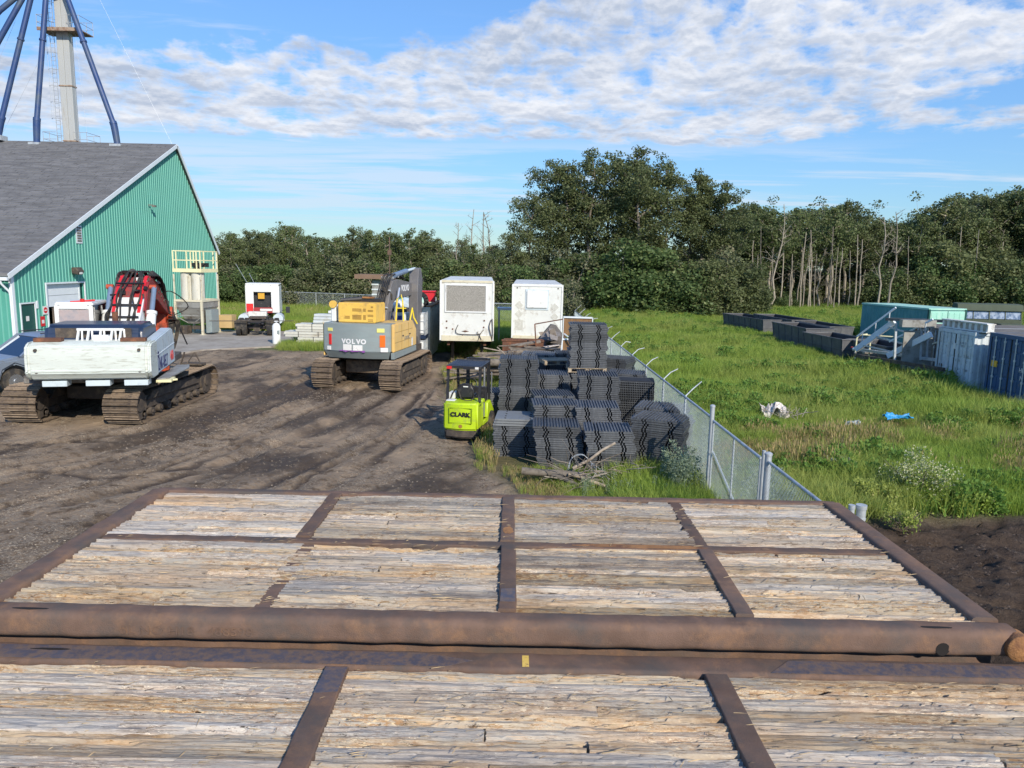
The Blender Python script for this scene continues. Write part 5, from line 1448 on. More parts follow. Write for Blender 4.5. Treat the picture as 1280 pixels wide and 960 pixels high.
for x0_ in (.86, ):
    e.tube([(.78, .1, 2.40), (.84, .1, 3.25), (1.0, .1, 3.42), (1.06, .1, 3.2), (1.10, .1, 2.4)], .028, 6)
    e.tube([(1.15, .6, 2.1), (1.28, .7, 2.9), (1.34, .7, 2.5), (1.45, .8, 2.25)], .028, 6); e.tube([(.78, .1, 2.9), (1.2, .1, 2.9)], .022, 6)
sub(e, 'handrail', 'yellowstrap', vh, smooth=50)
for ch_ in list(vh.children):
    nm = ch_.name.split('.')[0]
    if nm in ('boom', 'stick', 'boom_lettering', 'stick_cylinder', 'cylinder_rod', 'lift_cylinder', 'lift_cylinder_rod', 'hose', 'hose_clamp'):
        if 'lettering' not in nm:
            for v_ in ch_.data.vertices:
                x, y, z = v_.co
                v_.co = (x - .16, y if y < 1 else 1 + (y - 1) * .82, 1.75 + (z - 1.75) * .89 if z > 1.75 else z)
        else:
            ch_.location = (ch_.location.x - .16, 1 + (ch_.location.y - 1) * .84, 1.75 + (ch_.location.z - 1.75) * .89)
# tote tank and green drum standing behind the yellow excavator
tt = thing('tote_tank', 'white caged tote tank with dark blue base behind the yellow excavator', 'tote tank', (at(520, 400, 33).x - .2, 34.2, 0))
for k in range(2):
    mb = MB(); mb.b2(-.5, .5, -.5, .5, .2 + k * 1.25, 1.15 + k * 1.25); mb.build('plastic_tank', MT['white'], tt, bev=.06, seg=2, smooth=50)
    mb = MB(); mb.b2(-.55, .55, -.55, .55, 0.02 + k * 1.25, .17 + k * 1.25); mb.build('pallet_base', MT['navy'], tt)
    mb = MB()
    for j in range(6):
        x = -.5 + j * .2; mb.tube([(x, -.52, .1 + k * 1.25), (x, -.52, 1.2 + k * 1.25)], .012, 4); mb.tube([(.52, x, .1 + k * 1.25), (.52, x, 1.2 + k * 1.25)], .012, 4)
    for z in (.4, .8, 1.18): mb.tube([(-.52, -.53, z + k * 1.25), (.53, -.53, z + k * 1.25), (.53, .5, z + k * 1.25)], .012, 4)
    mb.build('cage', MT['galv'], tt)
p_ = at(508, 372, 41)
gt = thing('drum', 'green plastic drum seen left of the dark grey boom', 'drum', (p_.x, 41, 0))
mb = MB(); mb.tube([(0, 0, 0), (0, 0, 2.6), (0, 0, 2.75)], [.55, .55, .4], 20); mb.build('body', MT['greenplastic'], gt, smooth=40)
mb = MB(); mb.tube([(0, 0, 1.3), (0, 0, 1.36)], .57, 20); mb.build('ring', MT['greenplastic'], gt)

# ------------------------------------------------------------------ cream open-top bin with junk on top
bn = thing('waste_container', 'cream ribbed open-top waste container between the yellow excavator and the trailer', 'container', (-4.05, 35.6, 0), R(0))
BW, BL, BH = 2.3, 6.6, 2.55
mb = MB(); mb.b2(-.1, 0, 0, BL, .12, BH); mb.b2(-BW, -BW + .1, 0, BL, .12, BH); mb.b2(-BW + .1, -.1, 0, .1, .12, BH - .25); mb.b2(-BW + .1, -.1, BL - .1, BL, .12, BH); mb.b2(-BW + .1, -.1, .1, BL - .1, .12, .2)
mb.build('body', MT['cream'], bn)
for k in range(14):
    mb = MB(); mb.b2(.002, .07, .12 + k * .47, .28 + k * .47, .14, BH - .1); mb.build('side_rib', MT['cream'], bn, bev=.01)
mb = MB(); mb.b2(-.3, .09, -.12, -.002, 0, BH + .03); mb.build('corner_post', MT['cream'], bn, bev=.02)
mb = MB(); mb.b2(-.12, .09, 0, BL, BH, BH + .1); mb.build('top_rail', MT['rust_orange'], bn)
mb = MB(); mb.b2(-BW + .05, -.32, -.05, -.002, .3, BH - .4); be = mb.build('blue_end', MT['bluedrum'], bn)
for k in range(7):
    mb = MB(); mb.b2(-.52, -.36, -.07, -.052, .45 + k * .24, .53 + k * .24); mb.build('white_mark', MT['labelwhite'], be)
rj = random.Random(4)
for k, (x, y, r_, mm, nm, cat, lab) in enumerate(((-.55, .8, .38, 'white', 'rubbish_bag', 'bag', 'white rubbish bag at the near end of the heaped waste container'), (-1.1, 2.0, .45, 'paleblue', 'rubbish_bag', 'bag', 'pale blue bag in the middle of the heaped waste container'),
        (-.6, 3.1, .42, 'tealtop', 'rubbish_bag', 'bag', 'pale green bag at the far end of the heaped waste container'), (-1.6, 1.0, .4, 'white', 'rubbish_bag', 'bag', 'crumpled white bag at the far left of the heaped waste container'))):
    bm = bmesh.new(); bmesh.ops.create_icosphere(bm, subdivisions=2, radius=r_)
    for v_ in bm.verts:
        v_.co *= 1 + .35 * (vnoise(v_.co.x * 5 + k * 7, v_.co.y * 5 + v_.co.z * 4, k) - .5); v_.co.z *= .72
    me = bpy.data.meshes.new(nm); bm.to_mesh(me); bm.free(); me.materials.append(MT[mm])
    tag(link(nm, me, None, (-4.2 + x, 35.6 + y, BH + .08)), lab, cat)
mb = MB(); n_ = 18
for k in range(n_):
    t, t2 = 2 * PI * k / n_, 2 * PI * (k + 1) / n_
    mb.tube([(0, .33 * math.cos(t), .33 * math.sin(t)), (0, .33 * math.cos(t2), .33 * math.sin(t2))], .12, 8)
tag(mb.build('tyre', MT['rubber'], None, loc=(-4.55, 36.9, BH + .25), rz=.9, smooth=50), 'black tyre lying in the heaped waste container', 'tyre')
mb = MB(); mb.b2(-.45, .45, -.3, .3, 0, .5); mb.b2(-.5, .5, -.35, .35, .5, .58)
tag(mb.build('red_crate', MT['signred'], None, loc=(at(533, 370, 40).x, 40, 2.62), bev=.02), 'red crate standing highest behind the waste container', 'crate')
mb = MB(); mb.b2(-1.9, -.15, .2, BL - .2, .3, BH - .1); mb.build('rubbish_fill', MT['muddark'], bn)

# ------------------------------------------------------------------ two white box trailers
def trailer(loc, rz, w, L_, h, zb, label, kind):
    t = thing('box_trailer', label, 'trailer', loc, rz, 'white box trailers')
    mb = MB(); mb.b2(0, w, 0, L_, zb, zb + h); mb.build('box', MT['whitedirty'], t, bev=.03, seg=2, smooth=40)
    for x in (-.03, w - .05):
        mb = MB(); mb.b2(x, x + .08, -.03, .05, zb + .02, zb + h - .02); mb.build('corner_post', MT['white'], t)
    mb = MB(); mb.b2(.05, w - .05, -.03, -.005, zb + h - .11, zb + h - .01); mb.build('top_rail', MT['cream' if kind == 0 else 'white'], t)
    mb = MB(); mb.b2(.05, w - .05, -.045, -.005, zb + .0, zb + (.24 if kind == 0 else .14)); mb.build('bottom_rail', MT['cream'], t)
    mb = MB(); mb.b2(w + .002, w + .02, .06, L_ - .1, zb + .35, zb + h - .2); mb.build('side_sheet', MT['cream'] if kind == 0 else MT['white'], t)
    for k in range(int(L_ / .62)):
        mb = MB(); mb.b2(w + .02, w + .045, .35 + k * .62, .40 + k * .62, zb + .3, zb + h - .15); mb.build('side_seam', MT['cream'], t)
    mb = MB(); mb.b2(.3, .42, .2, L_, zb - .22, zb - .005); mb.b2(w - .42, w - .3, .2, L_, zb - .22, zb - .005); mb.build('chassis', MT['rust_brown'], t)
    for y in (L_ - 2.4, L_ - 1.2):
        for x in (.2, w - .2): wheel(t, (x, y, .5), .5, .3, rim='muddark')
        mb = MB(); mb.tube([(.2, y, .5), (w - .2, y, .5)], .08, 8); mb.build('axle', MT['muddark'], t)
    for x in (.5, w - .5):
        mb = MB(); mb.b2(x - .07, x + .07, 1.4, 1.54, 0, zb - .2); mb.b2(x - .18, x + .18, 1.3, 1.64, 0, .04); mb.build('landing_leg', MT['muddark'], t)
    return t
t1 = trailer((-3.28, 33.5, 0), R(2.2), 2.37, 9.6, 2.72, 1.22, 'white box trailer with speckled insulation panel on its end wall', 0)
mb = MB(); mb.b2(.26, 2.02, -.022, -.003, 2.56, 3.70); ip = mb.build('insulation_panel', MT['granulate'], t1)
mb = MB()
for xa, xb, za, zb in ((.20, .26, 2.50, 3.76), (2.02, 2.08, 2.50, 3.76), (.26, 2.02, 3.70, 3.76), (.26, 2.02, 2.50, 2.56)): mb.b2(xa, xb, -.045, -.003, za, zb)
mb.build('panel_frame', MT['white'], t1)
mb = MB()
hose(mb, [(.80, -.03, 1.95), (.70, -.06, 1.7), (.78, -.06, 1.55), (1.2, -.06, 1.52), (1.7, -.06, 1.53), (1.85, -.06, 1.62)], .016)
hose(mb, [(2.28, -.06, 2.2), (2.20, -.07, 1.9), (2.26, -.07, 1.6), (2.34, -.07, 1.3)], .02); hose(mb, [(2.33, -.06, 2.25), (2.36, -.06, 1.6), (2.33, -.06, 1.2)], .018)
hose(mb, [(1.65, -.07, 1.65), (1.75, -.08, 1.45), (1.70, -.08, 1.25)], .016); hose(mb, [(1.95, -.07, 1.75), (1.78, -.08, 1.5), (1.85, -.08, 1.3)], .016)
mb.build('air_hose', MT['muddark'], t1, smooth=50)
mb = MB()
for x, z in ((.28, 1.8), (.28, 2.1), (1.95, 1.85), (1.97, 2.15), (.55, 1.75), (1.0, 1.45)): mb.tube([(x, -.02, z), (x, -.003, z)], .04, 8)
mb.prism([(.95, 1.66), (1.12, 1.62), (1.29, 1.66), (1.12, 1.70)], -.02, -.003, 'y'); mb.build('rust_spot', MT['rust_brown'], t1)
t2 = trailer((-.06, 36.0, 0), R(-1.0), 2.40, 10.0, 2.62, 1.15, 'white box trailer with square hatch and faded diamond placards', 1)
mb = MB(); mb.b2(.68, 1.68, -.10, -.004, 2.62, 3.46); mb.build('hatch', MT['white'], t2, bev=.03, seg=2)
mb = MB(); mb.b2(.62, 1.74, -.03, -.003, 2.54, 3.52); mb.build('hatch_frame', MT['paleblue'], t2)
MT['placard'] = mat('faded_placard', (.50, .50, .46), .6, var=.12, vs=8, col2=(.62, .62, .58), amt=.55, s2=9, bump=0)
for x, z in ((.32, 2.75), (.32, 2.33), (.32, 1.93), (2.04, 2.68), (2.04, 2.22), (2.04, 1.80)):
    s = .20
    mb = MB(); mb.prism([(x - s, z), (x, z - s), (x + s, z), (x, z + s)], -.012, -.003, 'y'); mb.build('placard', MT['placard'], t2)
mb = MB(); mb.b2(.14, .52, -.010, -.003, 1.55, 2.05); mb.build('notice', MT['placard'], t2)
mb = MB()
for x in (.22, 2.18): mb.tube([(x, -.02, 3.58), (x, 0, 3.58)], .035, 8)
mb.build('marker_lamp', MT['blackpaint'], t2)
# white framed table between the trailers
wt = thing('steel_table', 'white topped steel frame standing between the two trailers', 'table', (at(628, 385, 44).x, 44, 0))
mb = MB(); mb.b2(-.3, 2.2, 0, 1.4, 2.0, 2.12); mb.build('top', MT['paleblue'], wt)
for x in (-.2, 2.1):
    for y in (.1, 1.3):
        mb = MB(); mb.b2(x - .04, x + .04, y - .04, y + .04, 0, 2.0); mb.build('leg', MT['galv'], wt)

# ------------------------------------------------------------------ silver pickup, only its front left quarter in view
pk = thing('pickup_truck', 'silver blue pickup with dark windows parked left of the white excavator', 'pickup', (-17.35, 24.0, 0), R(-30))
# local: front faces -y, the side seen is +x
body = [(-.05, .55), (-.10, .95), (.05, 1.08), (1.35, 1.20), (1.55, 1.22), (3.55, 1.22), (5.5, 1.22), (5.55, .55), (4.6, .45), (4.5, .82), (4.2, .98), (3.85, .82), (3.75, .45), (1.55, .45), (1.45, .82), (1.05, 1.0), (.68, .82), (.55, .45)]
mb = MB(); mb.prism(body, -1.98, 0, 'x'); mb.build('body', MT['carpaint'], pk, bev=.06, seg=2, smooth=50)
gh = [(1.30, 1.24), (2.05, 1.82), (3.6, 1.86), (3.95, 1.24)]
mb = MB()
vs = [(-.08, 1.30, 1.22), (-.28, 2.05, 1.80), (-.28, 3.6, 1.83), (-.10, 3.95, 1.22), (-1.90, 1.30, 1.22), (-1.70, 2.05, 1.80), (-1.70, 3.6, 1.83), (-1.88, 3.95, 1.22)]
mb.add(vs, [(0, 1, 2, 3)[::-1], (4, 5, 6, 7), (0, 4, 5, 1), (2, 6, 7, 3)]); mb.build('window', MT['carglass'], pk)
mb = MB(); mb.prism([(2.0, 1.80), (2.2, 1.90), (3.4, 1.93), (3.65, 1.84)], -1.72, -.26, 'x'); mb.build('roof', MT['carpaint'], pk, bev=.05, seg=2, smooth=60)
mb = MB()
for s, x0_, x1_ in ((1, -.07, -.27), (-1, -1.91, -1.71)):
    mb.beam((x0_, 1.28, 1.22), (x1_, 2.04, 1.83), .08); mb.beam((x1_, 2.0, 1.84), (x1_, 3.6, 1.87), .06); mb.beam((x0_ - s * .04, 2.75, 1.22), (x1_, 2.75, 1.85), .07); mb.beam((x0_, 3.95, 1.22), (x1_, 3.6, 1.85), .10)
mb.build('pillar', MT['carpaint'], pk)
mb = MB(); mb.prism([(-.02, 1.0), (.05, 1.10), (1.3, 1.24), (1.3, 1.0)], -1.85, -.13, 'x'); mb.build('bonnet', MT['carpaint'], pk, bev=.05, seg=2, smooth=60)
mb = MB(); mb.box((.14, 1.75, 1.30), (.22, .10, .20)); mb.build('side_mirror', MT['blackpaint'], pk, bev=.03)
mb = MB(); mb.tube([(-1.7, 2.1, 1.95), (-1.7, 3.5, 1.98)], .02, 6); mb.tube([(-.3, 2.1, 1.95), (-.3, 3.5, 1.98)], .02, 6); mb.build('roof_rail', MT['blackpaint'], pk)
for y in (1.05, 4.2):
    for x in (-.14, -1.84): wheel(pk, (x, y, .42), .42, .26, rim='chrome')
mb = MB(); mb.b2(.002, .02, 1.75, 1.95, .95, 1.0); mb.build('side_lamp', MT['reflorange'], pk)
mb = MB(); mb.b2(-.45, -.05, -.12, -.02, .78, .98); mb.b2(-1.9, -1.5, -.12, -.02, .78, .98); mb.build('headlight', MT['glasspink'], pk)
mb = MB(); mb.b2(.003, .012, 1.62, 2.72, .55, 1.18); mb.build('door', MT['carpaint'], pk)
# pallets leaning at the shed wall
pl = thing('wood_pallet', 'weathered pallet lying at the shed wall beside the small door', 'pallet', (-23.6, 37.4, .5), R(80))
for k in range(6):
    mb = MB(); mb.b2(-.6, .6, -.5 + k * .18, -.38 + k * .18, .12, .14); mb.build('board', MT['palletwood'], pl)
for y in (-.55, -.02, .5):
    mb = MB(); mb.b2(-.6, .6, y, y + .08, -.5, .118); mb.build('block', MT['palletwood'], pl)

# ------------------------------------------------------------------ lime forklift
fk = thing('forklift', 'lime green forklift with black overhead guard beside the dark plastic stacks', 'forklift', (-1.36, 19.25, 0), R(-11))
fk.scale = (.94, .94, .935)
mb = MB()
a_ = arc(-.50, .50, .06, .10, 8)
mb.prism(a_ + [(.50, .62), (-.50, .62)], .34, 1.13, 'z'); mb.build('counterweight', MT['lime'], fk, bev=.05, seg=3, smooth=50)
mb = MB(); mb.b2(-.50, .50, .62, .95, 1.02, 1.13); mb.b2(-.50, -.42, .62, 1.75, .35, 1.02); mb.b2(.42, .498, .62, .80, .35, 1.02); mb.b2(.42, .498, 1.25, 1.75, .35, .9); mb.b2(.42, .498, .80, 1.25, .35, .48)
mb.prism([(1.2, .5), (1.25, .95), (1.6, .98), (2.05, .62), (2.1, .42), (1.95, .45), (1.75, .62), (1.45, .62)], .40, .52, 'x')
mb.build('body_panel', MT['lime'], fk, bev=.02, smooth=40)
mb = MB(); mb.b2(-.40, .40, .64, 1.6, .36, .98); mb.build('battery_bay', MT['blackpaint'], fk)
mb = MB(); mb.b2(.40, .44, .85, 1.2, .55, .95); mb.build('battery_label', MT['greyink'], fk)
mb = MB()
a_ = arc(-.44, .44, .05, .08, 8)
mb.prism(a_ + [(.46, .6), (-.46, .6)], .12, .335, 'z'); mb.build('lower_weight', MT['muddark'], fk, bev=.04, seg=2, smooth=50)
for x in (-.40, .40): wheel(fk, (x, .34, .22), .22, .16, rim='muddark')
for x in (-.46, .46): wheel(fk, (x, 1.72, .31), .31, .22, rim='muddark')
# overhead guard
mb = MB()
for x in (-.47, .47):
    mb.beam((x, .38, 1.1), (x, .44, 2.08), .075, .06); mb.beam((x, 1.62, .95), (x, 1.45, 2.10), .065, .06)
mb.build('guard_post', MT['blackpaint'], fk)
mb = MB(); mb.beam((-.5, .40, 2.10), (.5, .40, 2.10), .10, .07); mb.beam((-.5, 1.5, 2.14), (.5, 1.5, 2.14), .08, .07)
for x in (-.48, .48): mb.beam((x, .4, 2.10), (x, 1.5, 2.14), .07, .06)
gf = mb.build('overhead_guard', MT['blackpaint'], fk)
for k in range(7):
    y = .52 + k * .135
    mb = MB(); mb.beam((-.45, y, 2.125 + .003 * k), (.45, y, 2.125 + .003 * k), .04, .05); mb.build('guard_bar', MT['navy'], gf)
mb = MB(); mb.b2(-.49, -.34, .335, .348, 2.04, 2.12); mb.build('red_lamp', MT['reflector'], gf)
mb = MB(); mb.b2(.34, .44, .335, .348, 2.06, 2.12); mb.build('white_lamp', MT['labelwhite'], gf)
# seat
mb = MB(); mb.prism([(-.24, 1.17), (.24, 1.17), (.27, 1.42), (.13, 1.60), (-.13, 1.60), (-.27, 1.42)], .55, .68, 'y'); mb.b2(-.26, .26, .68, 1.15, 1.14, 1.25); se = mb.build('seat', MT['blackpaint'], fk, bev=.04, seg=3, smooth=60)
mb = MB(); mb.b2(-.05, .09, .535, .549, 1.50, 1.53); mb.build('seat_label', MT['labelwhite'], se)
mb = MB(); mb.tube([(.16 * math.cos(t), 1.28 + .06 * math.sin(t), 1.50 + .13 * math.sin(t)) for t in np.linspace(0, 2 * PI, 17)], .016, 6); mb.tube([(0, 1.5, 1.1), (0, 1.28, 1.5)], .03, 8); mb.build('steering_wheel', MT['blackpaint'], fk)
mb = MB(); mb.b2(-.3, .42, 1.45, 1.62, .9, 1.38); mb.build('dashboard', MT['blackpaint'], fk, bev=.03)
mb = MB(); hose(mb, [(-.42, .5, 1.14), (-.30, .45, 1.38), (-.2, .5, 1.42), (-.1, .5, 1.15)], .02); hose(mb, [(-.1, .5, 1.16), (.2, .42, 1.14), (.3, .7, 1.3)], .016); mb.build('cable', MT['rubber'], fk)
mb = MB(); mb.b2(-.46, -.2, .15, .4, 1.135, 1.17); mb.b2(-.5, -.3, .5, .9, 1.14, 1.32); mb.build('charger_cover', MT['whitedirty'], fk, bev=.02)
# mast
for x in (-.32, .32):
    mb = MB(); mb.b2(x - .04, x + .04, 2.05, 2.20, .1, 2.15); mb.build('mast_channel', MT['blackpaint'], fk)
mb = MB()
for z in (.4, 1.1, 1.9, 2.1): mb.b2(-.28, .28, 2.08, 2.16, z, z + .07)
mb.build('mast_crosshead', MT['blackpaint'], fk)
mb = MB(); mb.tube([(.20, 2.12, .2), (.20, 2.12, 2.0)], .035, 8); mb.tube([(.44, 2.05, 1.1), (.44, 2.05, 1.75)], .02, 6); mb.build('lift_rod', MT['chrome'], fk)
mb = MB(); mb.b2(-.42, .42, 2.21, 2.25, .3, 1.1); mb.build('carriage', MT['muddark'], fk)
for x in (-.25, .25):
    mb = MB(); mb.b2(x - .05, x + .05, 2.26, 3.2, .06, .10); mb.b2(x - .05, x + .05, 2.255, 2.30, .10, .7); mb.build('fork_tine', MT['muddark'], fk)
text('lettering', 'CLARK', .165, (.02, -.043, .80), (R(90), 0, 0), MT['blackink'], fk, .003, 1.1, .010)
text('side_lettering', 'CLARK', .08, (.501, .36, 1.03), (R(90), 0, R(90)), MT['blackink'], fk, .002)
mb = MB(); mb.tube([(.03, -.050, .47), (.03, -.042, .47)], .055, 12); mb.build('tow_pin', MT['louvre'], fk)
mb = MB()
for xa, xb, za, zb in ((-.30, .36, .99, 1.0), (-.30, .36, .56, .57), (-.30, -.29, .57, .99), (.35, .36, .57, .99)): mb.b2(xa, xb, -.045, -.02, za, zb)
mb.build('panel_line', mat('dark_lime_groove', (.30, .42, .01), .5, var=.05, bump=0), fk)
# ------------------------------------------------------------------ stacks of dark interlocking plastic ground panels
def bundle_mesh(seed, n=5, w=1.08, d=1.02, th=.051, top=False):
    r = random.Random(seed)
    mb = MB()
    ph = r.random() * 6
    zz = []
    x = 0
    for k in range(n):
        zz.append(.030 * (1 - abs(((k + ph) % 5) / 2.5 - 1) * 2) + r.uniform(-.008, .008))
    cuts = [-.5, -.275, -.245, -.215, .215, .245, .275, .5]
    for k in range(n):
        z0, z1 = k * th + .004, (k + 1) * th - .006
        dy = r.uniform(-.012, .012)
        for j in (0, 2, 3, 4, 6):
            if j in (2,):
                xa, xb = cuts[1] + .018, cuts[2] - .002
            a = {0: (-.5, -.300), 2: (-.262, -.240), 3: (-.202, .202), 4: (.240, .262), 6: (.300, .5)}[j]
            xa, xb = a[0] * w, a[1] * w
            xa += zz[k]; xb += zz[k]
            mb.b2(xa, xb, -d / 2 + dy, d / 2 + dy, z0, z1, 0)
        # small upright webs that show on the sides
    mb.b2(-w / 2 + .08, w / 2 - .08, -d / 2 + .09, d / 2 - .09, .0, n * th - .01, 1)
    if top:
        m = 15
        for i in range(m):
            x = -w / 2 + .05 + i * (w - .1) / (m - 1)
            mb.b2(x - .014, x + .014, -d / 2 + .01, d / 2 - .01, n * th - .003, n * th + .022, 0)
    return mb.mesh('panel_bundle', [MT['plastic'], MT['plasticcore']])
BUN = [bundle_mesh(i) for i in range(5)]
TOPB = [bundle_mesh(20 + i, top=True) for i in range(3)]
def open_bundle():
    mb = MB(); w, d, h = 1.1, 1.0, .26
    for k in range(4):
        z0 = k * .065
        mb.b2(-w / 2, w / 2, -d / 2, -d / 2 + .02, z0 + .045, z0 + .06); mb.b2(-w / 2, w / 2, d / 2 - .02, d / 2, z0 + .045, z0 + .06)
        for i in range(23):
            x = -w / 2 + .01 + i * (w - .02) / 22
            mb.b2(x - .007, x + .007, -d / 2 + .003, d / 2 - .003, z0 + .002, z0 + .045)
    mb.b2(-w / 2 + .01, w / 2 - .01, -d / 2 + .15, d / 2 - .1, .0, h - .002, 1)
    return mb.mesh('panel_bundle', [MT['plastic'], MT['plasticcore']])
OPEN = open_bundle()
def pstack(label, x, y, n, rz=0, z0=0.0, seed=0, lean=(0, 0), grey=0, opened=False, w=1.0):
    t = thing('plastic_panel_stack', label, 'panel stack', (x, y, z0), R(rz), 'stacks of dark plastic ground panels')
    r = random.Random(seed + 100)
    sx = 0
    for k in range(n):
        sx += r.uniform(-.03, .03)
        me = OPEN if opened else (TOPB[(seed + k) % 3] if k == n - 1 else BUN[(seed * 3 + k) % 5])
        o = link('panel_bundle', me, t, (lean[0] * k + sx, lean[1] * k + r.uniform(-.02, .02), k * .2565), (r.uniform(-.008, .008), r.uniform(-.012, .012), r.uniform(-.03, .03)), scale=(w, 1, 1))
    z = n * .2565
    for k in range(grey):
        mb = MB(); mb.b2(-.56, .56, -.52, .52, .004, .055)
        for i in range(4):
            for q in (-.30, .30): mb.b2(q - .04 + .02 * (i % 2), q - .01 + .02 * (i % 2), -.5 + i * .27, -.44 + i * .27, .055, .062)
        o = mb.build('pale_panel', MT['plasticgrey'], t, loc=(.02 * k, .012 * k, z + k * .062), bev=.008)
        for i in range(4):
            for q in (-.31, .31):
                mb = MB(); mb.b2(q - .02, q + .02, -.47 + i * .27, -.40 + i * .27, .0552, .0628); h_ = mb.build('hole', MT['slot'], o)
    return t
pstack('stack topped with pale grey panels at the front left corner, next to the lime forklift', .14, 18.35, 3, -3, seed=1, grey=3, lean=(.0, .0))
pstack('front row stack second from the forklift, behind the brush pile', 1.22, 17.15, 4, -2, seed=2, lean=(-.035, .03))
pstack('front row stack third from the forklift, right of the brush pile', 2.30, 16.80, 4, -3, seed=3, lean=(-.02, .02))
pstack('big leaning stack at the front right corner beside the fence', 3.42, 17.0, 5, -24, seed=4, lean=(.03, -.015), w=1.12)
pstack('stack behind the leaning corner stack, its top spread in steps', 3.62, 18.35, 5, -20, seed=5, lean=(.03, .0), w=1.1)
pstack('stack in the second row directly behind the third front stack', 2.28, 18.3, 5, -2, seed=6, lean=(-.02, .01))
pstack('low wide stack in the second row behind the second front stack', 1.22, 18.45, 5, 3, seed=7, lean=(-.02, .02))
pstack('third row stack with stepped top between the tall stack and the middle one', 1.05, 19.8, 5, 6, seed=8, lean=(.03, .02))
pstack('tall straight stack behind the pale topped stack, highest on the left side', .16, 21.3, 8, -1, seed=9)
pstack('stack in the third row right of the dark gap, in line with the pallet load', 2.38, 20.1, 7, -2, seed=10, lean=(.0, .012))
pstack('stack with open grid sides facing front, near the fence', 3.40, 20.9, 6, -8, seed=11, opened=True)
pstack('flat topped stack tilted towards the fence behind the open grid stack', 3.35, 22.4, 6, -14, seed=12, lean=(.02, 0))
pstack('short stack right behind the tall left one', 1.15, 21.9, 6, 2, seed=13)
pstack('low stack at the back next to the scrap timber', .9, 24.6, 7, -4, seed=14)
pstack('low stack at the back left of the pallet load', 1.9, 25.0, 7, 2, seed=15)
pstack('stack that carries the pallet load', 2.25, 22.2, 6, 0, seed=16)
pstack('stack leaning behind the pallet load next to the fence', 3.2, 23.9, 7, -25, seed=17, lean=(.03, 0))
pstack('half hidden stack close behind the forklift mast', -.65, 21.6, 4, 8, seed=18)
# the load standing on a pallet on top
def pallet(label, x, y, z, rz, w=1.15, d=1.0):
    t = thing('wood_pallet', label, 'pallet', (x, y, z), R(rz))
    for k in range(6):
        yy = -d / 2 + .05 + k * (d - .1) / 5
        mb = MB(); mb.b2(-w / 2, w / 2, yy - .05, yy + .05, .115, .135); mb.build('board', MT['palletwood'], t)
    for xx in (-w / 2 + .06, 0, w / 2 - .06):
        mb = MB(); mb.b2(xx - .05, xx + .05, -d / 2, d / 2, .02, .113); mb.build('bearer', MT['palletwood'], t)
    for yy in (-d / 2 + .05, d / 2 - .05):
        mb = MB(); mb.b2(-w / 2, w / 2, yy - .05, yy + .05, 0, .018); mb.build('bottom_board', MT['palletwood'], t)
    return t
pallet('wooden pallet under the highest panel load', 2.22, 22.3, 6 * .2565 + .03, 0)
pstack('highest panel load, on a wooden pallet above all other stacks', 2.20, 22.3, 5, -1, 6 * .2565 + .17, seed=19)
pallet('loose pallet lying on the back stacks left of the pallet load', 1.35, 23.4, 1.62, 12, .9, .8)

# ------------------------------------------------------------------ scrap timber, brush and steel frames behind the stacks
def log(t, a, b_, r0, r1, mm, nm='log'):
    a, b_ = Vector(a), Vector(b_); m1 = a.lerp(b_, .35) + Vector((rj.uniform(-.05, .05), 0, rj.uniform(-.02, .05))); m2 = a.lerp(b_, .7) + Vector((rj.uniform(-.05, .05), 0, rj.uniform(-.02, .05)))
    mb = MB(); mb.tube([a, m1, m2, b_], [r0, r0 * .95, (r0 + r1) / 2, r1], 8); return mb.build(nm, MT[mm], t, smooth=50)
sc_ = thing('scrap_timber_pile', 'heap of grey scrap planks and a split log in front of the trailers', 'timber pile', (0, 29.5, 0))
rj = random.Random(12)
for k in range(80):
    x = rj.uniform(-1.9, 2.7); y = rj.uniform(-2.0, 1.6); z = .15 + 1.35 * math.exp(-((x - .5) / 2.2) ** 2) * rj.uniform(.35, 1.0)
    L_ = rj.uniform(.7, 2.6); a = rj.gauss(-.12, .35)
    mb = MB(); mb.box((0, 0, 0), (L_, rj.uniform(.08, .24), rj.uniform(.025, .08)))
    link('plank', mb.mesh('plank', MT['oldwood']), sc_, (x, y, z), (rj.uniform(-.3, .3), rj.uniform(-.18, .18), a))
log(sc_, (-.9, -1.9, 1.05), (.9, -1.9, .95), .15, .17, 'bark'); log(sc_, (-1.5, -1.4, .45), (.3, -1.2, .8), .09, .07, 'oldwood')
for a, b_ in (((.3, -1.6, .8), (-.6, -1.2, 1.55)), ((.35, -1.5, .85), (-.1, -1.0, 1.5))):
    mb = MB(); mb.tube([a, b_], .025, 6); mb.build('pole', MT['oldwood'], sc_)
log(sc_, (.5, -1.8, 1.45), (2.9, -2.4, 1.10), .07, .06, 'palletwood', 'post'); log(sc_, (.7, -2.1, 1.3), (2.9, -2.7, .95), .05, .06, 'palletwood', 'post')
rb = thing('steel_bin', 'rusty brown steel bin below the gap between the trailers', 'bin', (-.45, 31.6, 0), R(-3))
mb = MB(); mb.b2(0, 1.75, 0, .08, .5, 1.45); mb.b2(0, .06, .08, 1.2, .5, 1.45); mb.b2(1.69, 1.75, .08, 1.2, .5, 1.45); mb.b2(0, 1.75, 1.2, 1.26, .5, 1.45); mb.build('side_wall', MT['rust_brown'], rb, bev=.01)
mb = MB(); mb.b2(-.03, 1.78, -.03, .11, 1.452, 1.52); mb.build('rim', MT['rust_brown'], rb)
mb = MB(); mb.b2(.1, 1.65, -.02, -.003, .5, .95); mb.build('lower_plate', MT['muddark'], rb)
sf = thing('scrap_gate_frame', 'thin rusty rectangular frame standing in the scrap before the second trailer', 'frame', (.75, 31.0, 0), R(-12))
P = [(.3, 0, .4), (.15, 0, 2.25), (1.35, 0, 2.5), (1.5, 0, 1.0)]
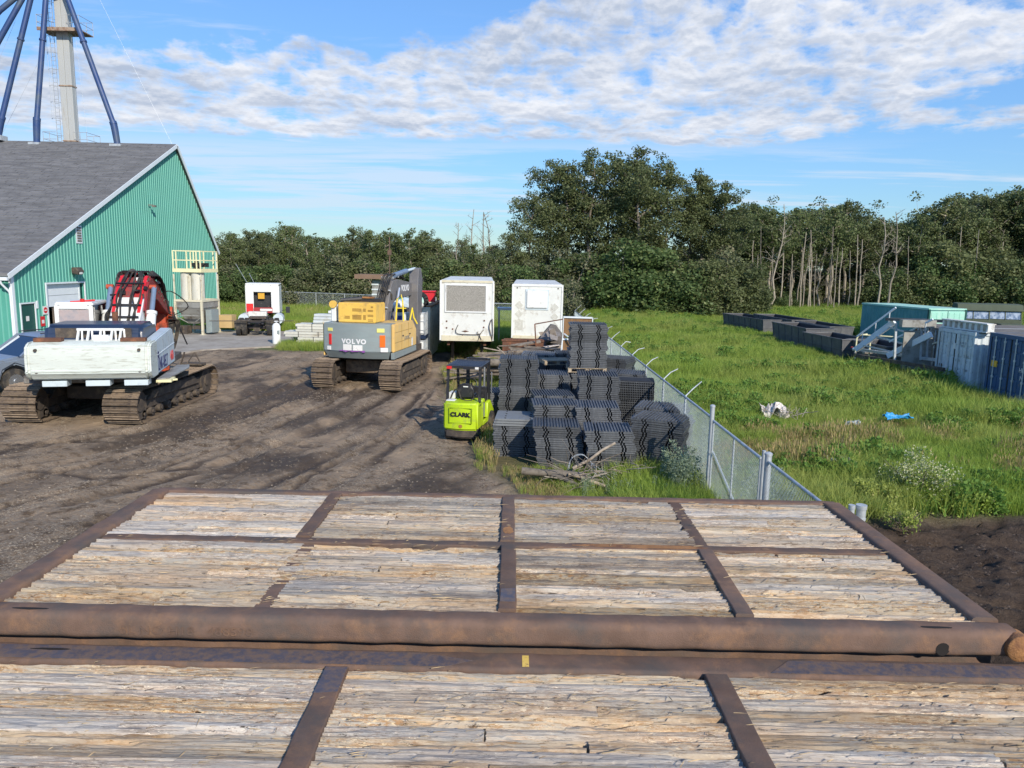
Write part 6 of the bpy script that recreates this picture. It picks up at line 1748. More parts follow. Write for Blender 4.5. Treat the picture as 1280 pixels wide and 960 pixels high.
for a, b_ in zip(P[:-1], P[1:]):
    mb = MB(); mb.beam(a, b_, .045); mb.build('frame_bar', MT['rust_brown'], sf)
mb = MB(); mb.beam((.25, 0, 1.05), (1.5, .1, 1.2), .07); mb.build('frame_bar', MT['rust'], sf)
# pile of crumpled boards and sheet against the second trailer
jp = thing('junk_pile', 'heap of grey shingles and bent white sheets against the second trailer', 'junk pile', (1.6, 33.0, 0))
for k in range(60):
    x, y = rj.uniform(-1.1, 1.0), rj.uniform(-.9, .9)
    z = .55 + 1.35 * max(0, 1 - abs(x - .15) / 1.2) * rj.uniform(.55, 1)
    mb = MB(); mb.box((0, 0, 0), (rj.uniform(.2, .7), rj.uniform(.15, .5), .015))
    link('scrap_sheet', mb.mesh('scrap_sheet', MT[rj.choice(['shinglescrap', 'shinglescrap', 'shinglescrap', 'debriswhite', 'oldwood'])] if 'shinglescrap' in MT else MT['oldwood']), jp, (x, y, z), (rj.uniform(.2, 1.0), rj.uniform(-.5, .5), rj.uniform(-.8, .8)))
MT['shinglescrap'] = mat('grey_shingle_scrap', (.20, .185, .18), .9, 0, .25, 8, bump=.2, rnd=.3)
for o in jp.children:
    if rj.random() < .7: o.data.materials[0] = MT['shinglescrap']
mb = MB(); v_ = []
pts = [(-1.1, 0, .4), (-.6, 0, 1.2), (.1, 0, 2.05), (.35, 0, 2.0), (.9, 0, 1.3), (1.15, 0, .4)]
mb.prism([(p[0], p[2]) for p in pts], .4, .9, 'y'); mb.build('heap_core', MT['shinglescrap'], jp)
for a, b_ in (((-.9, -1, 1.0), (.5, -1.1, .75)), ((-.5, -1.1, 1.15), (.4, -1.0, 1.3))):
    mb = MB(); mb.beam(a, b_, .22, .04); mb.build('white_board', MT['debriswhite'], jp)
# open crate of brown plywood with white edges
pc = thing('plywood_crate', 'tilted open crate of brown plywood with white edging behind the pallet load', 'crate', (1.92, 28.6, .90), R(-8))
pc.scale = (.56, 1, 1)
for k, (z0_, z1_) in enumerate(((0.2, .95), (1.15, 1.80))):
    mb = MB(); mb.b2(0, 1.95 if k else .9, 0, .05, z0_, z1_); q = mb.build('panel', MT['plywood'], pc)
    mb = MB(); mb.b2(0, 1.95 if k else .9, -.04, .09, z1_ + .002, z1_ + .06); mb.build('edge_strip', MT['trim'], q)
for a, b_ in (((-.04, 0, -.3), (.02, 0, 1.85)), ((1.98, 0, 1.0), (2.0, 0, 1.85)), ((.0, -.06, .55), (.9, -.3, -.2)), ((-.2, -.1, -.2), (.02, -.05, 1.2)), ((.1, -.1, 1.2), (.8, -.3, .95))):
    mb = MB(); mb.beam(a, b_, .05); mb.build('white_bar', MT['trim'], pc)
mb = MB(); mb.b2(.02, 1.95, .05, 1.0, .1, .16); mb.build('floor', MT['plywood'], pc)

# brush pile in front of the stacks
bp_ = thing('brush_pile', 'heap of branches, twigs and wire in front of the dark stacks', 'brush pile', (1.25, 15.55, 0))
log(bp_, (-1.0, .0, .30), (.15, -.1, .22), .085, .075, 'bark'); log(bp_, (.0, -.05, .25), (.85, -.2, .12), .09, .05, 'bark')
log(bp_, (-.35, -.1, .25), (.35, -.55, .1), .05, .035, 'bark', 'branch'); log(bp_, (.0, -.2, .30), (.75, -.5, .14), .04, .045, 'splinterlog' if 'splinterlog' in MT else 'palletwood', 'branch')
log(bp_, (.1, .1, .35), (1.05, .45, .85), .035, .03, 'oldwood', 'branch'); log(bp_, (1.0, .1, .35), (1.75, -.25, .1), .025, .02, 'palletwood', 'branch')
log(bp_, (-.1, -.4, .06), (.25, -.45, .12), .04, .03, 'barkpale', 'branch')
for k in range(70):
    a = Vector((rj.gauss(.35, .5), rj.gauss(-.05, .25), rj.uniform(.05, .5))); d = Vector((rj.gauss(0, 1), rj.gauss(0, .5), rj.uniform(-.3, .5))).normalized() * rj.uniform(.3, .9)
    b_ = a + d; b_.z = max(.03, b_.z)
    r0 = rj.uniform(.006, .016)
    mb = MB(); mb.tube([a, a.lerp(b_, .5) + Vector((rj.uniform(-.06, .06), 0, rj.uniform(-.05, .08))), b_], [r0, r0 * .8, r0 * .4], 5)
    mb.build('twig', MT[rj.choice(['bark', 'oldwood', 'barkpale', 'oldwood'])], bp_)
mb = MB()
for k in range(3): hose(mb, [(.0 + .02 * k, .3, .25), (.10, .35, .50 + .012 * k), (.32, .3, .60 + .01 * k), (.50, .2, .48), (.55 + .12 * k, .0, .3), (.95 + .08 * k, -.1, .12)], .0045, 4)
mb.build('wire_loop', MT['galv'], bp_, kind='stuff')
def leaves_blob(v, f, c, rad, n, size, r):
    for _ in range(n):
        d = r.normal(size=3); d /= np.linalg.norm(d); p = np.array(c) + d * rad * r.random(1) ** .4
        a = r.normal(size=3); a /= np.linalg.norm(a); b_ = np.cross(a, r.normal(size=3)); b_ /= np.linalg.norm(b_) + 1e-9
        s = size * r.uniform(.6, 1.3); o = len(v)
        v.extend([tuple(p + a * s), tuple(p + b_ * s * .6), tuple(p - a * s), tuple(p - b_ * s * .6)]); f.append([o, o + 1, o + 2, o + 3])

# ------------------------------------------------------------------ chain link fences
def chainlink(mb, A, B, z0, z1, sp=.085, r=.0022):
    A, B = Vector(A), Vector(B); d = (B - A); L_ = d.length; d.normalize(); n = Vector((-d.y, d.x, 0)); h = z1 - z0
    def wire(p, q, off):
        a = p + n * off; b_ = q + n * off
        mb.tube([a, b_], r, 3, cap=False)
    k = -h
    while k < L_:
        for s in (1, -1):
            # s=1 rises along d, s=-1 falls
            x0, x1, za, zb = k, k + h, (z0 if s > 0 else z1), (z1 if s > 0 else z0)
            if x0 < 0: za += (0 - x0) * (1 if s > 0 else -1); x0 = 0
            if x1 > L_: zb -= (x1 - L_) * (1 if s > 0 else -1); x1 = L_
            if x1 - x0 > .02:
                wire(A + d * x0 + Vector((0, 0, za)), A + d * x1 + Vector((0, 0, zb)), r * 1.2 * s)
        k += sp
def fence(label, pts, h, post_r, arms=None, group=None, sp=.085, wr=.0022, rail_r=.024, heights=None):
    t = thing('chain_link_fence', label, 'fence', (pts[0][0], pts[0][1], 0), group=group)
    o = Vector((pts[0][0], pts[0][1], 0))
    P = [Vector((p[0], p[1], 0)) - o for p in pts]
    for i, p in enumerate(P):
        big = heights and heights.get(i)
        mb = MB(); rr_ = post_r * (1.8 if big else 1); hh_ = h + (big if big else .03)
        mb.tube([p, p + Vector((0, 0, hh_))], rr_, 10)
        if big: mb.tube([p + Vector((0, 0, hh_)), p + Vector((0, 0, hh_ + .03)), p + Vector((0, 0, hh_ + .05))], [rr_ * 1.15, rr_ * 1.15, rr_ * .6], 10)
        po = mb.build('post', MT['galv'], t, smooth=40)
        if arms and not big:
            ln = .46 * rj.uniform(.85, 1.1); bend = rj.uniform(-.25, .2)
            q = p + Vector((0, 0, h + .03))
            mb = MB(); mb.tube([q, q + Vector((arms[0] * ln * .5, arms[1] * ln, ln * .22 + .08)), q + Vector((arms[0] * ln, arms[1] * ln, ln * .62 + bend * .5))], [.017, .015, .012], 6); mb.build('barb_arm', MT['galv'], po, smooth=40)
    for a, b_ in zip(P[:-1], P[1:]):
        mb = MB(); mb.tube([a + Vector((0, 0, h)), b_ + Vector((0, 0, h))], rail_r, 8); mb.build('top_rail', MT['galv'], t, smooth=40)
        mb = MB(); chainlink(mb, a, b_, .04, h - .01, sp, wr); mb.tube([a + Vector((0, 0, .05)), b_ + Vector((0, 0, .05))], .004, 4)
        mb.build('wire_mesh', MT['galvwire'], t, kind='stuff')
    return t
FX = 4.08
ys = [14.84, 17.2, 19.8, 22.5, 25.2, 27.9, 30.7, 33.6, 36.6, 39.6, 42.8, 46.2, 49.6, 53.0]
fence('long chain link fence with slanted barb arms running back beside the plastic stacks', [(FX, y) for y in ys], 1.70, .026, arms=(.85, .1), heights={0: .22}, wr=.0036, sp=.09)
# the gate leaf next to the corner post
g_ = thing('chain_link_gate', 'chain link gate leaf with diagonal brace next to the tall fence post', 'gate', (FX, 11.72, 0))
mb = MB(); mb.tube([(0, .06, 1.66), (0, 2.98, 1.66)], .026, 8); mb.build('top_rail', MT['galv'], g_, smooth=40)
mb = MB(); mb.tube([(0, .06, .08), (0, 2.98, .08)], .024, 8); mb.build('bottom_rail', MT['galv'], g_, smooth=40)
mb = MB(); mb.tube([(0, .06, .08), (0, .06, 1.66)], .024, 8); mb.build('stile', MT['galv'], g_, smooth=40)
mb = MB(); mb.tube([(0, 2.98, .08), (0, 2.98, 1.66)], .024, 8); mb.build('stile', MT['galv'], g_, smooth=40)
mb = MB(); mb.tube([(0, 1.55, .08), (0, 1.55, 1.66)], .018, 8); mb.build('middle_bar', MT['galv'], g_, smooth=40)
mb = MB(); mb.tube([(0.03, .3, .12), (0.03, 2.98, 1.02)], .018, 8); mb.build('diagonal_brace', MT['galv'], g_, smooth=40)
mb = MB(); chainlink(mb, (0, .08, 0), (0, 2.96, 0), .10, 1.64, .07, .0025); mb.build('wire_mesh', MT['galvwire'], g_, kind='stuff')
fence('short chain link fence running from the gate towards the viewer', [(FX, 11.45), (FX, 8.9), (FX, 7.2)], 1.70, .030, heights={0: .10}, sp=.07, wr=.0025)
mb = MB(); mb.tube([(0, 0, 0), (0, 0, 1.82)], .032, 10); tag(mb.build('gate_post', MT['galv'], None, loc=(FX, 11.66, 0), smooth=40), 'slim steel post closing the gate leaf, just behind its twin', 'post')
for k, (q, s) in enumerate((((1077, 632), 1.0), ((1065, 632), .62))):
    p = gp(q[0], q[1], 1.0)
    t = thing('bollard', ('thick' if k == 0 else 'thin') + ' round steel pipe stub ' + ('with a cap ring at the edge of the dark soil' if k == 0 else 'just left of the thick capped stub'), 'bollard', (p.x, p.y, -.25))
    mb = MB(); mb.tube([(0, 0, 0), (0, 0, 1.25)], .075 * s, 14); mb.build('pipe', MT['galv'], t, smooth=40)
    mb = MB(); mb.tube([(0, 0, 1.20), (0, 0, 1.262)], .086 * s, 14); mb.tube([(0, 0, 1.02), (0, 0, 1.05)], .082 * s, 14); mb.build('cap_ring', MT['galv'], t, smooth=40)
# fence at the back of the yard
pA, pB = gp(262, 361, 1.75), gp(545, 372, 1.75)
n_ = 8
fence('chain link fence across the back behind the truck tractor', [(pA.x + (pB.x - pA.x) * k / n_, pA.y + (pB.y - pA.y) * k / n_) for k in range(n_ + 1)], 1.75, .035, sp=.14, wr=.005, rail_r=.03)
fence('chain link fence between and behind the two box trailers', [(-2.6, 56.5), (.2, 56), (3.0, 55), (4.1, 53.3)], 1.75, .035, sp=.14, wr=.005, rail_r=.03)

# ------------------------------------------------------------------ shipping containers on the right
def container(name, label, loc, rz, mm, L_=12.0, door='greybox', W_=2.44, H_=2.59, roofm='darkroof', letters=None, rods='galv'):
    """local: doors face -x, body runs to +x, corner nearest the viewer at y=0"""
    t = thing(name, label, 'shipping container', loc, rz)
    mb = MB(); mb.b2(.08, L_, .04, W_ - .04, .12, H_ - .03); mb.build('body', MT[mm], t)
    mb = MB(); mb.b2(0, L_, 0, W_, H_ - .03, H_); mb.build('roof', MT[roofm], t)
    mb = MB()
    y = None
    x = .25
    while x < L_ - .2:
        for yy, s in ((.0385, -1), (W_ - .0385, 1)):
            mb.prism([(x, yy), (x + .05, yy + s * .034), (x + .13, yy + s * .034), (x + .18, yy)], .16, H_ - .12, 'z')
        x += .28
    mb.build('side_corrugation', MT[mm], t, kind='stuff')
    for yy in (0, W_ - .12):
        for xx in (0, L_ - .12):
            mb = MB(); mb.b2(xx - .003, xx + .12, yy - .003, yy + .123, 0, H_ + .006); mb.build('corner_post', MT[mm], t, bev=.008)
    for yy in (0.0, W_ - .08):
        mb = MB(); mb.b2(.12, L_ - .12, yy, yy + .08, H_ - .12, H_ + .004); mb.build('top_rail', MT[mm], t)
        mb = MB(); mb.b2(.12, L_ - .12, yy, yy + .08, 0, .15); mb.build('bottom_rail', MT[mm], t)
    mb = MB(); mb.b2(-.002, .09, .12, W_ - .12, H_ - .14, H_ + .002); mb.build('header', MT[mm], t)
    mb = MB(); mb.b2(0, .09, .12, W_ - .12, .0, .13); mb.build('sill', MT[mm], t)
    hw = (W_ - .26) / 2
    for k in range(2):
        y0 = .125 + k * (hw + .01)
        mb = MB(); mb.b2(.03, .07, y0, y0 + hw, .15, H_ - .16); d_ = mb.build('door', MT[door], t)
        for zz in range(5):
            for c_ in range(2):
                ya = y0 + .05 + c_ * (hw / 2); mb = MB(); mb.b2(.012, .032, ya, ya + hw / 2 - .09, .2 + zz * .46, .60 + zz * .46); mb.build('door_panel', MT[door], d_, bev=.01)
        for c_ in (.28, .74):
            mb = MB(); mb.tube([(-.012, y0 + hw * c_, .10), (-.012, y0 + hw * c_, H_ - .1)], .022, 6)
            for zz in (.35, 1.0, 1.7, 2.3): mb.b2(-.03, .02, y0 + hw * c_ - .045, y0 + hw * c_ + .045, zz, zz + .07)
            mb.build('lock_rod', MT[rods], t, smooth=40)
        mb = MB(); mb.b2(.010, .036, y0 - .008, y0 + .012, .15, H_ - .16); mb.b2(.010, .036, y0 + hw - .012, y0 + hw + .004, .15, H_ - .16); mb.build('door_gasket', MT['rubber'], d_)
    return t
cw_ = container('shipping_container', 'grey white shipping container with closed doors beside the steel stairs', (17.25, 27.75, -.06), 0, 'greybox')
for a in (((.0112, .72, 2.12), 'CAXU 334'), ((.0112, .72, 2.0), '22G1')):
    text('door_lettering', a[1], .12, a[0], (R(90), 0, R(-90)), MT['greyink'], cw_, .002)
for k, (y, z, b_) in enumerate(((.42, 1.62, '24000'), (.42, 1.42, 'KG'), (.95, 1.62, 'LB'), (.95, 1.42, '52910'), (.42, 1.1, '2200'), (.95, 1.1, 'KG'), (.42, .8, '33.2'), (.95, .8, 'CU.M.'))):
    text('door_lettering', b_, .13, (.0105, y, z), (R(90), 0, R(-90)), MT['greyink'], cw_, .002)
for y, z, w, h, mm in ((2.05, .95, .2, .22, 'muddark'), (1.65, .95, .22, .22, 'labelwhite'), (2.05, .62, .28, .24, 'blackpaint'), (1.25, 1.85, .16, .22, 'labelwhite')):
    mb = MB(); mb.b2(.006, .0115, y - w / 2, y + w / 2, z, z + h); mb.build('door_sticker', MT[mm], cw_)
cb2 = container('shipping_container', 'dark blue shipping container nearest on the right', (17.30, 24.55, .02), 0, 'bluebox', door='bluebox')
for y, z, b_, sz in ((.52, 1.45, 'HIY', .22), (.52, 1.18, 'N', .22), (.50, 2.05, '45', .2), (1.85, 1.5, '-', .2)):
    text('door_lettering', b_, sz, (.0105, y, z), (R(90), 0, R(-90)), MT['whiteink'], cb2, .002)
mb = MB(); mb.b2(-.02, .0115, 1.85, 2.15, 1.40, 1.62); mb.build('warning_sticker', mat('amber_sticker', (.75, .42, .04), .5, var=.05, bump=0), cb2)
mb = MB(); mb.b2(-.05, 8, .0, .10, 2.61, 2.78); mb.build('cream_top_beam', MT['cream'], cb2)
container('shipping_container', 'dull grey container with dark roof, first behind the grey white one', (18.6, 30.7, -.28), 0, 'darkroof', door='darkroof')
container('shipping_container', 'brown container with dark roof, second behind the grey white one', (19.4, 33.6, -.32), 0, 'darkroof', door='rust_brown')
# slotted white beam lying on the containers
sb = thing('slotted_beam', 'white steel beam with dark slots lying on the grey white container', 'beam', (17.4, 28.6, 2.55), R(3))
mb = MB(); mb.b2(0, .25, -1.2, 1.5, 0, .30); mb.b2(-.05, .3, -1.2, 1.5, .30, .34); mb.b2(-.05, .3, -1.2, 1.5, -.002 + .0, .04); mb.build('web', MT['whitedirty'], sb)
for k in range(8):
    mb = MB(); mb.b2(-.012, -.0, -1.1 + k * .33, -.95 + k * .33, .05, .28); mb.build('slot', MT['hopper'], sb)
# steel stair frame
st_ = thing('steel_stairs', 'white steel stair frame with handrails lying against the containers', 'stairs', (16.0, 29.2, 0))
def bar(t, nm, a, b_, w, mm, h=None):
    mb = MB(); mb.beam(a, b_, w, h); return mb.build(nm, MT[mm], t)
for k, (x, dx) in enumerate(((-.35, 0), (.65, 0))):
    a = Vector((x, 5.6, .75)); b_ = Vector((x + 1.0, 1.4, 2.35))
    a = at(1070 + k * 40, 437 + k * 8, 34.5 - k * 2.5) - Vector((16.0, 29.2, 0)); b_ = at(1118 + k * 46, 402 + k * 16, 33.0 - k * 2.6) - Vector((16.0, 29.2, 0))
    bar(st_, 'stringer', a, b_, .16, 'trim', .24)
    up_ = Vector((0, 0, .62))
    bar(st_, 'handrail', a + up_, b_ + up_, .07, 'trim')
    for s in (.15, .5, .85): bar(st_, 'baluster', a.lerp(b_, s), a.lerp(b_, s) + up_, .04, 'galv')
    if k == 0: a0, b0 = a, b_
    else:
        for s in range(3): bar(st_, 'crossbar', a0.lerp(b0, (s + .5) / 3), a.lerp(b_, (s + .5) / 3), .06, 'galv', .06)
bar(st_, 'floor_beam', at(1068, 444, 33) - st_.location, at(1180, 462, 28.6) - st_.location, .14, 'muddark')
bar(st_, 'floor_beam', at(1075, 437, 35) - st_.location, at(1185, 452, 29.6) - st_.location, .12, 'galv')
bar(st_, 'floor_beam', at(1150, 436, 33) - st_.location, at(1180, 425, 31) - st_.location, .08, 'galv')
for q in ((1160, 400), (1152, 402), (1120, 404), (1180, 408)):
    bar(st_, 'upright', at(q[0], q[1], 31) - st_.location, at(q[0] - 2, q[1] + 48, 31) - st_.location, .08, 'galv')
bar(st_, 'top_plate', at(1110, 399, 33) - st_.location, at(1196, 402, 30.2) - st_.location, .35, 'darkroof', .12)
mb = MB(); mb.b2(.0, 1.4, -.15, .12, 2.42, 2.72); mb.build('steel_box_beam', MT['hopper'], st_, loc=(.0, 1.6, .05))
mb = MB(); mb.b2(.3, 1.5, .3, .36, .5, 2.3); mb.build('grey_panel', MT['hopper'], st_, loc=(.0, 1.5, 0))
gr_ = thing('guard_rail_frame', 'white tube guard rail standing behind the grey troughs', 'guard rail', (17.6, 37.6, 0))
mb = MB()
for x in (-.2, .5): mb.tube([(x, 0, .3), (x, 0, 1.35), (x + .1, 0, 1.5), (x + .6, .2, 1.55)], .035, 6)
mb.tube([(0, 0, 1.53), (3.4, -2.0, 1.52)], .035, 6); mb.build('rail', MT['railcream'], gr_, smooth=50)
# scattered rubble before the stairs
for k in range(16):
    p = gp(rj.uniform(1062, 1095), rj.uniform(432, 441), .75); s = rj.uniform(.08, .2)
    mb = MB(); mb.box((0, 0, 0), (s * 1.5, s, s * .7), rz=rj.uniform(0, 3), rx=rj.uniform(-.5, .5))
    c_ = rj.choice(['red', 'white', 'hopper', 'labelwhite', 'rust_brown'])
    o = mb.build('broken_block', MT[c_], None, loc=p, bev=.02)
    tag(o, 'small broken lump in the rubble at the foot of the white stairs', 'rubble', 'broken lumps at the foot of the stairs')
# teal container far back with bright doors
tc_ = thing('shipping_container', 'faded teal shipping container with bright doors at the wood edge', 'shipping container', (24.15, 43.4, 0), R(11))
L_ = 6.06
mb = MB(); mb.b2(0, 2.44, .06, L_, .1, 2.56); mb.build('body', MT['tealbox'], tc_)
mb = MB(); y = .3
while y < L_ - .2:
    mb.prism([(-.002, y), (-.04, y + .05), (-.04, y + .13), (-.002, y + .18)], .16, 2.42, 'z'); y += .30
mb.build('side_corrugation', MT['tealbox'], tc_, kind='stuff')
mb = MB(); mb.b2(-.05, 2.49, .0, L_, 2.562, 2.66); mb.build('roof', MT['tealtop'], tc_)
for x in (.08, 1.25):
    mb = MB(); mb.b2(x, x + 1.12, -.02, .05, .15, 2.5); d_ = mb.build('door', MT['tealtop'], tc_)
    for k in range(3):
        mb = MB(); mb.b2(x + .05 + k * .36, x + .36 + k * .36, -.035, -.021, .25, 2.4); mb.build('door_panel', MT['tealtop'], d_)
for x in (-.05, 2.38):
    mb = MB(); mb.b2(x, x + .1, -.05, .08, 0, 2.6); mb.build('corner_post', MT['tealdark'], tc_)
# two dull green army-style trucks
for k, (px_, lab) in enumerate(((1196, 'dull green truck cab with tall windscreen, right beside the teal container'), (1236, 'dull green truck cab with divided windscreen at the photo edge behind the blue container'))):
    p = at(px_, 398, 46)
    t = thing('old_truck', lab, 'truck', (p.x, 46, .24), R(-14))
    t.scale = (.80, 1, 1)
    mb = MB(); mb.b2(0, 2.3, .9, 4.6, .7, 2.25); mb.build('canvas_body', MT['mossgreen'], t, bev=.08)
    mb = MB(); mb.prism([(-.05, 2.22), (.15, 2.62), (1.0, 2.66), (1.15, 2.22)], -.02, 2.32, 'x'); mb.build('cab_roof', MT['mossgreen'], t, bev=.03)
    mb = MB(); mb.b2(.0, 2.3, .0, 1.0, .7, 1.72); mb.build('cab', MT['mossgreen'], t, bev=.05)
    mb = MB(); mb.prism([(.0, 1.74), (.12, 2.22), (.9, 2.22), (.9, 1.74)], .06, 2.24, 'x'); mb.build('windscreen', mat('bright_windscreen', (.45, .5, .55), .12, .3, .25, 3, (.16, .22, .3), .5, 2, .05, 0), t)  # reflection painted into the glass colour: pale with blue-grey patches
    for x in (.04, 1.12, 2.20):
        mb = MB(); mb.beam((x, -.015, 1.72), (x, .115, 2.24), .05); mb.build('windscreen_post', MT['mossgreen'], t)
    mb = MB(); mb.b2(.3, 2.0, -1.3, 0, .8, 1.5); mb.build('bonnet', MT['mossgreen'], t, bev=.08)
    for x in (.1, 2.2):
        for y in (-.7, 3.4): wheel(t, (x, y, .5), .5, .3, rim='muddark')
# grey feed troughs in the grass
def trough(label, x, y, L_, W_, h, rz):
    t = thing('feed_trough', label, 'trough', (x, y, -.02), R(rz), 'grey troughs lying in the tall grass')
    f_ = .14
    def wall(a, b_, nm='side_wall'):
        mb = MB(); a, b_ = Vector(a), Vector(b_)
        mb.add([a + Vector((0, 0, 0)), b_, b_ + Vector((0, 0, 1)), a], [])
        return mb
    X, Y = W_ / 2, L_ / 2
    xi, yi = X - f_, Y - f_
    top = [(-X, -Y), (X, -Y), (X, Y), (-X, Y)]; bot = [(-xi, -yi), (xi, -yi), (xi, yi), (-xi, yi)]
    th = .06
    for i in range(4):
        j = (i + 1) % 4
        ta, tb_, ba, bb = top[i], top[j], bot[i], bot[j]
        def ins(p, s=th): return (p[0] - math.copysign(s, p[0]), p[1] - math.copysign(s, p[1]))
        mb = MB()
        vs = [(ba[0], ba[1], 0), (bb[0], bb[1], 0), (tb_[0], tb_[1], h), (ta[0], ta[1], h), (ins(ba)[0], ins(ba)[1], .05), (ins(bb)[0], ins(bb)[1], .05), (ins(tb_)[0], ins(tb_)[1], h), (ins(ta)[0], ins(ta)[1], h)]
        mb.add(vs, [(0, 1, 2, 3), (0, 4, 5, 1), (1, 5, 6, 2), (3, 7, 4, 0)], 0)
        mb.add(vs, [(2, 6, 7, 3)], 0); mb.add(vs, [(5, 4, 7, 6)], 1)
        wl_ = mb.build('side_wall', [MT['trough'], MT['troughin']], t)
        # pressed ribs
        va, vb_ = Vector((ta[0], ta[1], h)), Vector((tb_[0], tb_[1], h)); wa, wb = Vector((ba[0], ba[1], 0)), Vector((bb[0], bb[1], 0))
        n_ = max(2, int((va - vb_).length / .9))
        mb = MB()
        for k in range(n_ + 1):
            s = k / n_; s = min(max(s, .02), .98)
            mb.beam(wa.lerp(wb, s), va.lerp(vb_, s), .07, .03)
        mb.beam(va.lerp(wa, .5), vb_.lerp(wb, .5), .05, .03)
        mb.build('rib', MT['trough'], wl_, kind='stuff')
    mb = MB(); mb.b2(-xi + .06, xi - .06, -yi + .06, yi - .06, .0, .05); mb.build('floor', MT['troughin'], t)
    mb = MB()
    mb.b2(-X - .03, X + .03, -Y - .04, -Y + .04, h + .002, h + .06); mb.b2(-X - .03, X + .03, Y - .04, Y + .04, h + .002, h + .06); mb.b2(-X - .03, -X + .05, -Y + .041, Y - .041, h + .002, h + .06); mb.b2(X - .05, X + .03, -Y + .041, Y - .041, h + .002, h + .06)
    mb.build('rim', MT['trough'], t)
    return t
trough('biggest grey trough, in the middle of the row in tall grass', 18.5, 47.6, 5.2, 1.9, 1.20, 3)
trough('grey trough farthest from the stairs, at the end of the row', 18.3, 57.0, 7.0, 1.8, 1.10, 8)
trough('second grey trough from the far end, half behind the biggest one', 20.1, 55.6, 6.4, 1.8, 1.2, 6)
trough('grey trough between the biggest one and the white guard rail', 18.5, 42.4, 4.4, 1.9, 1.02, 6)
trough('grey trough nearest the steel stairs', 19.4, 38.9, 4.0, 1.9, 1.0, 4)
trough('low grey trough lying behind the others', 20.8, 50.0, 5.0, 1.6, 1.15, 4)

# ------------------------------------------------------------------ litter in the meadow
def crumple(name, label, cat, loc, size, mm, seed, flat=.4):
    bm = bmesh.new(); bmesh.ops.create_grid(bm, x_segments=14, y_segments=10, size=.5)
    for v_ in bm.verts:
        x, y = v_.co.x, v_.co.y
        z = (float(fbm(np.array([x * 4 + seed * 3.]), np.array([y * 4.]), seed, 4)[0]) - .5) * flat * 2.4 + .06
        v_.co = (x * size[0] + (float(vnoise(np.array([x * 7.]), np.array([y * 7. + seed]), seed)[0]) - .5) * .12, y * size[1], z * size[2])
    me = bpy.data.meshes.new(name); bm.to_mesh(me); bm.free(); me.materials.append(MT[mm])
    so = link(name, me, None, loc); md = so.modifiers.new('thick', 'SOLIDIFY'); md.thickness = .012
    return tag(so, label, cat)
dz = .42
p = gp(968, 514, dz); crumple('crumpled_sheet', 'crumpled white and brown sheet of rubbish in the meadow', 'rubbish', (p.x, p.y, dz), (.75, .55, .6), 'debriswhite', 3, .6)
tw = thing('twig_heap', 'small heap of dead twigs right of the crumpled white sheet', 'twigs', (gp(985, 518, dz).x, gp(985, 518, dz).y, dz - .1))
for k in range(26):
    a = Vector((rj.gauss(0, .22), rj.gauss(0, .2), rj.uniform(0, .15))); b_ = a + Vector((rj.gauss(0, .25), rj.gauss(0, .15), rj.uniform(0, .3)))
    mb = MB(); mb.tube([a, b_], .009, 4); mb.build('twig', MT['barkpale'], tw)
p = gp(1122, 521, dz); crumple('blue_tarp', 'bright blue folded tarp lying in the meadow', 'tarp', (p.x, p.y, dz), (.75, .35, .35), 'bluetarp', 5)
p = gp(1066, 525, dz); crumple('blue_scrap', 'small dull blue scrap half hidden in the meadow left of the bright tarp', 'scrap', (p.x, p.y, dz - .08), (.4, .3, .3), 'greyblue', 8)
p = gp(1052, 574, dz); crumple('grey_scrap', 'grey white bent scrap lying in dry grass nearer the gate', 'scrap', (p.x, p.y, dz - .06), (.5, .35, .4), 'hopper', 9, .6)
# fallen pale trunk at the wood edge
fl = thing('fallen_trunk', 'pale fallen tree trunk lying at the edge of the wood', 'log', tuple(gp(1000, 378)))
log(fl, (-5, 0, 1.6), (3.5, -1, .3), .14, .2, 'barkpale', 'trunk')
for k in range(6):
    x = -4 + k * 1.2; mb = MB(); mb.tube([(x, 0, 1.5 - k * .18), (x + rj.uniform(-.8, .8), rj.uniform(-.5, .5), 1.5 - k * .18 + rj.uniform(-.6, 1.0))], [.05, .015], 5); mb.build('branch', MT['barkpale'], fl)
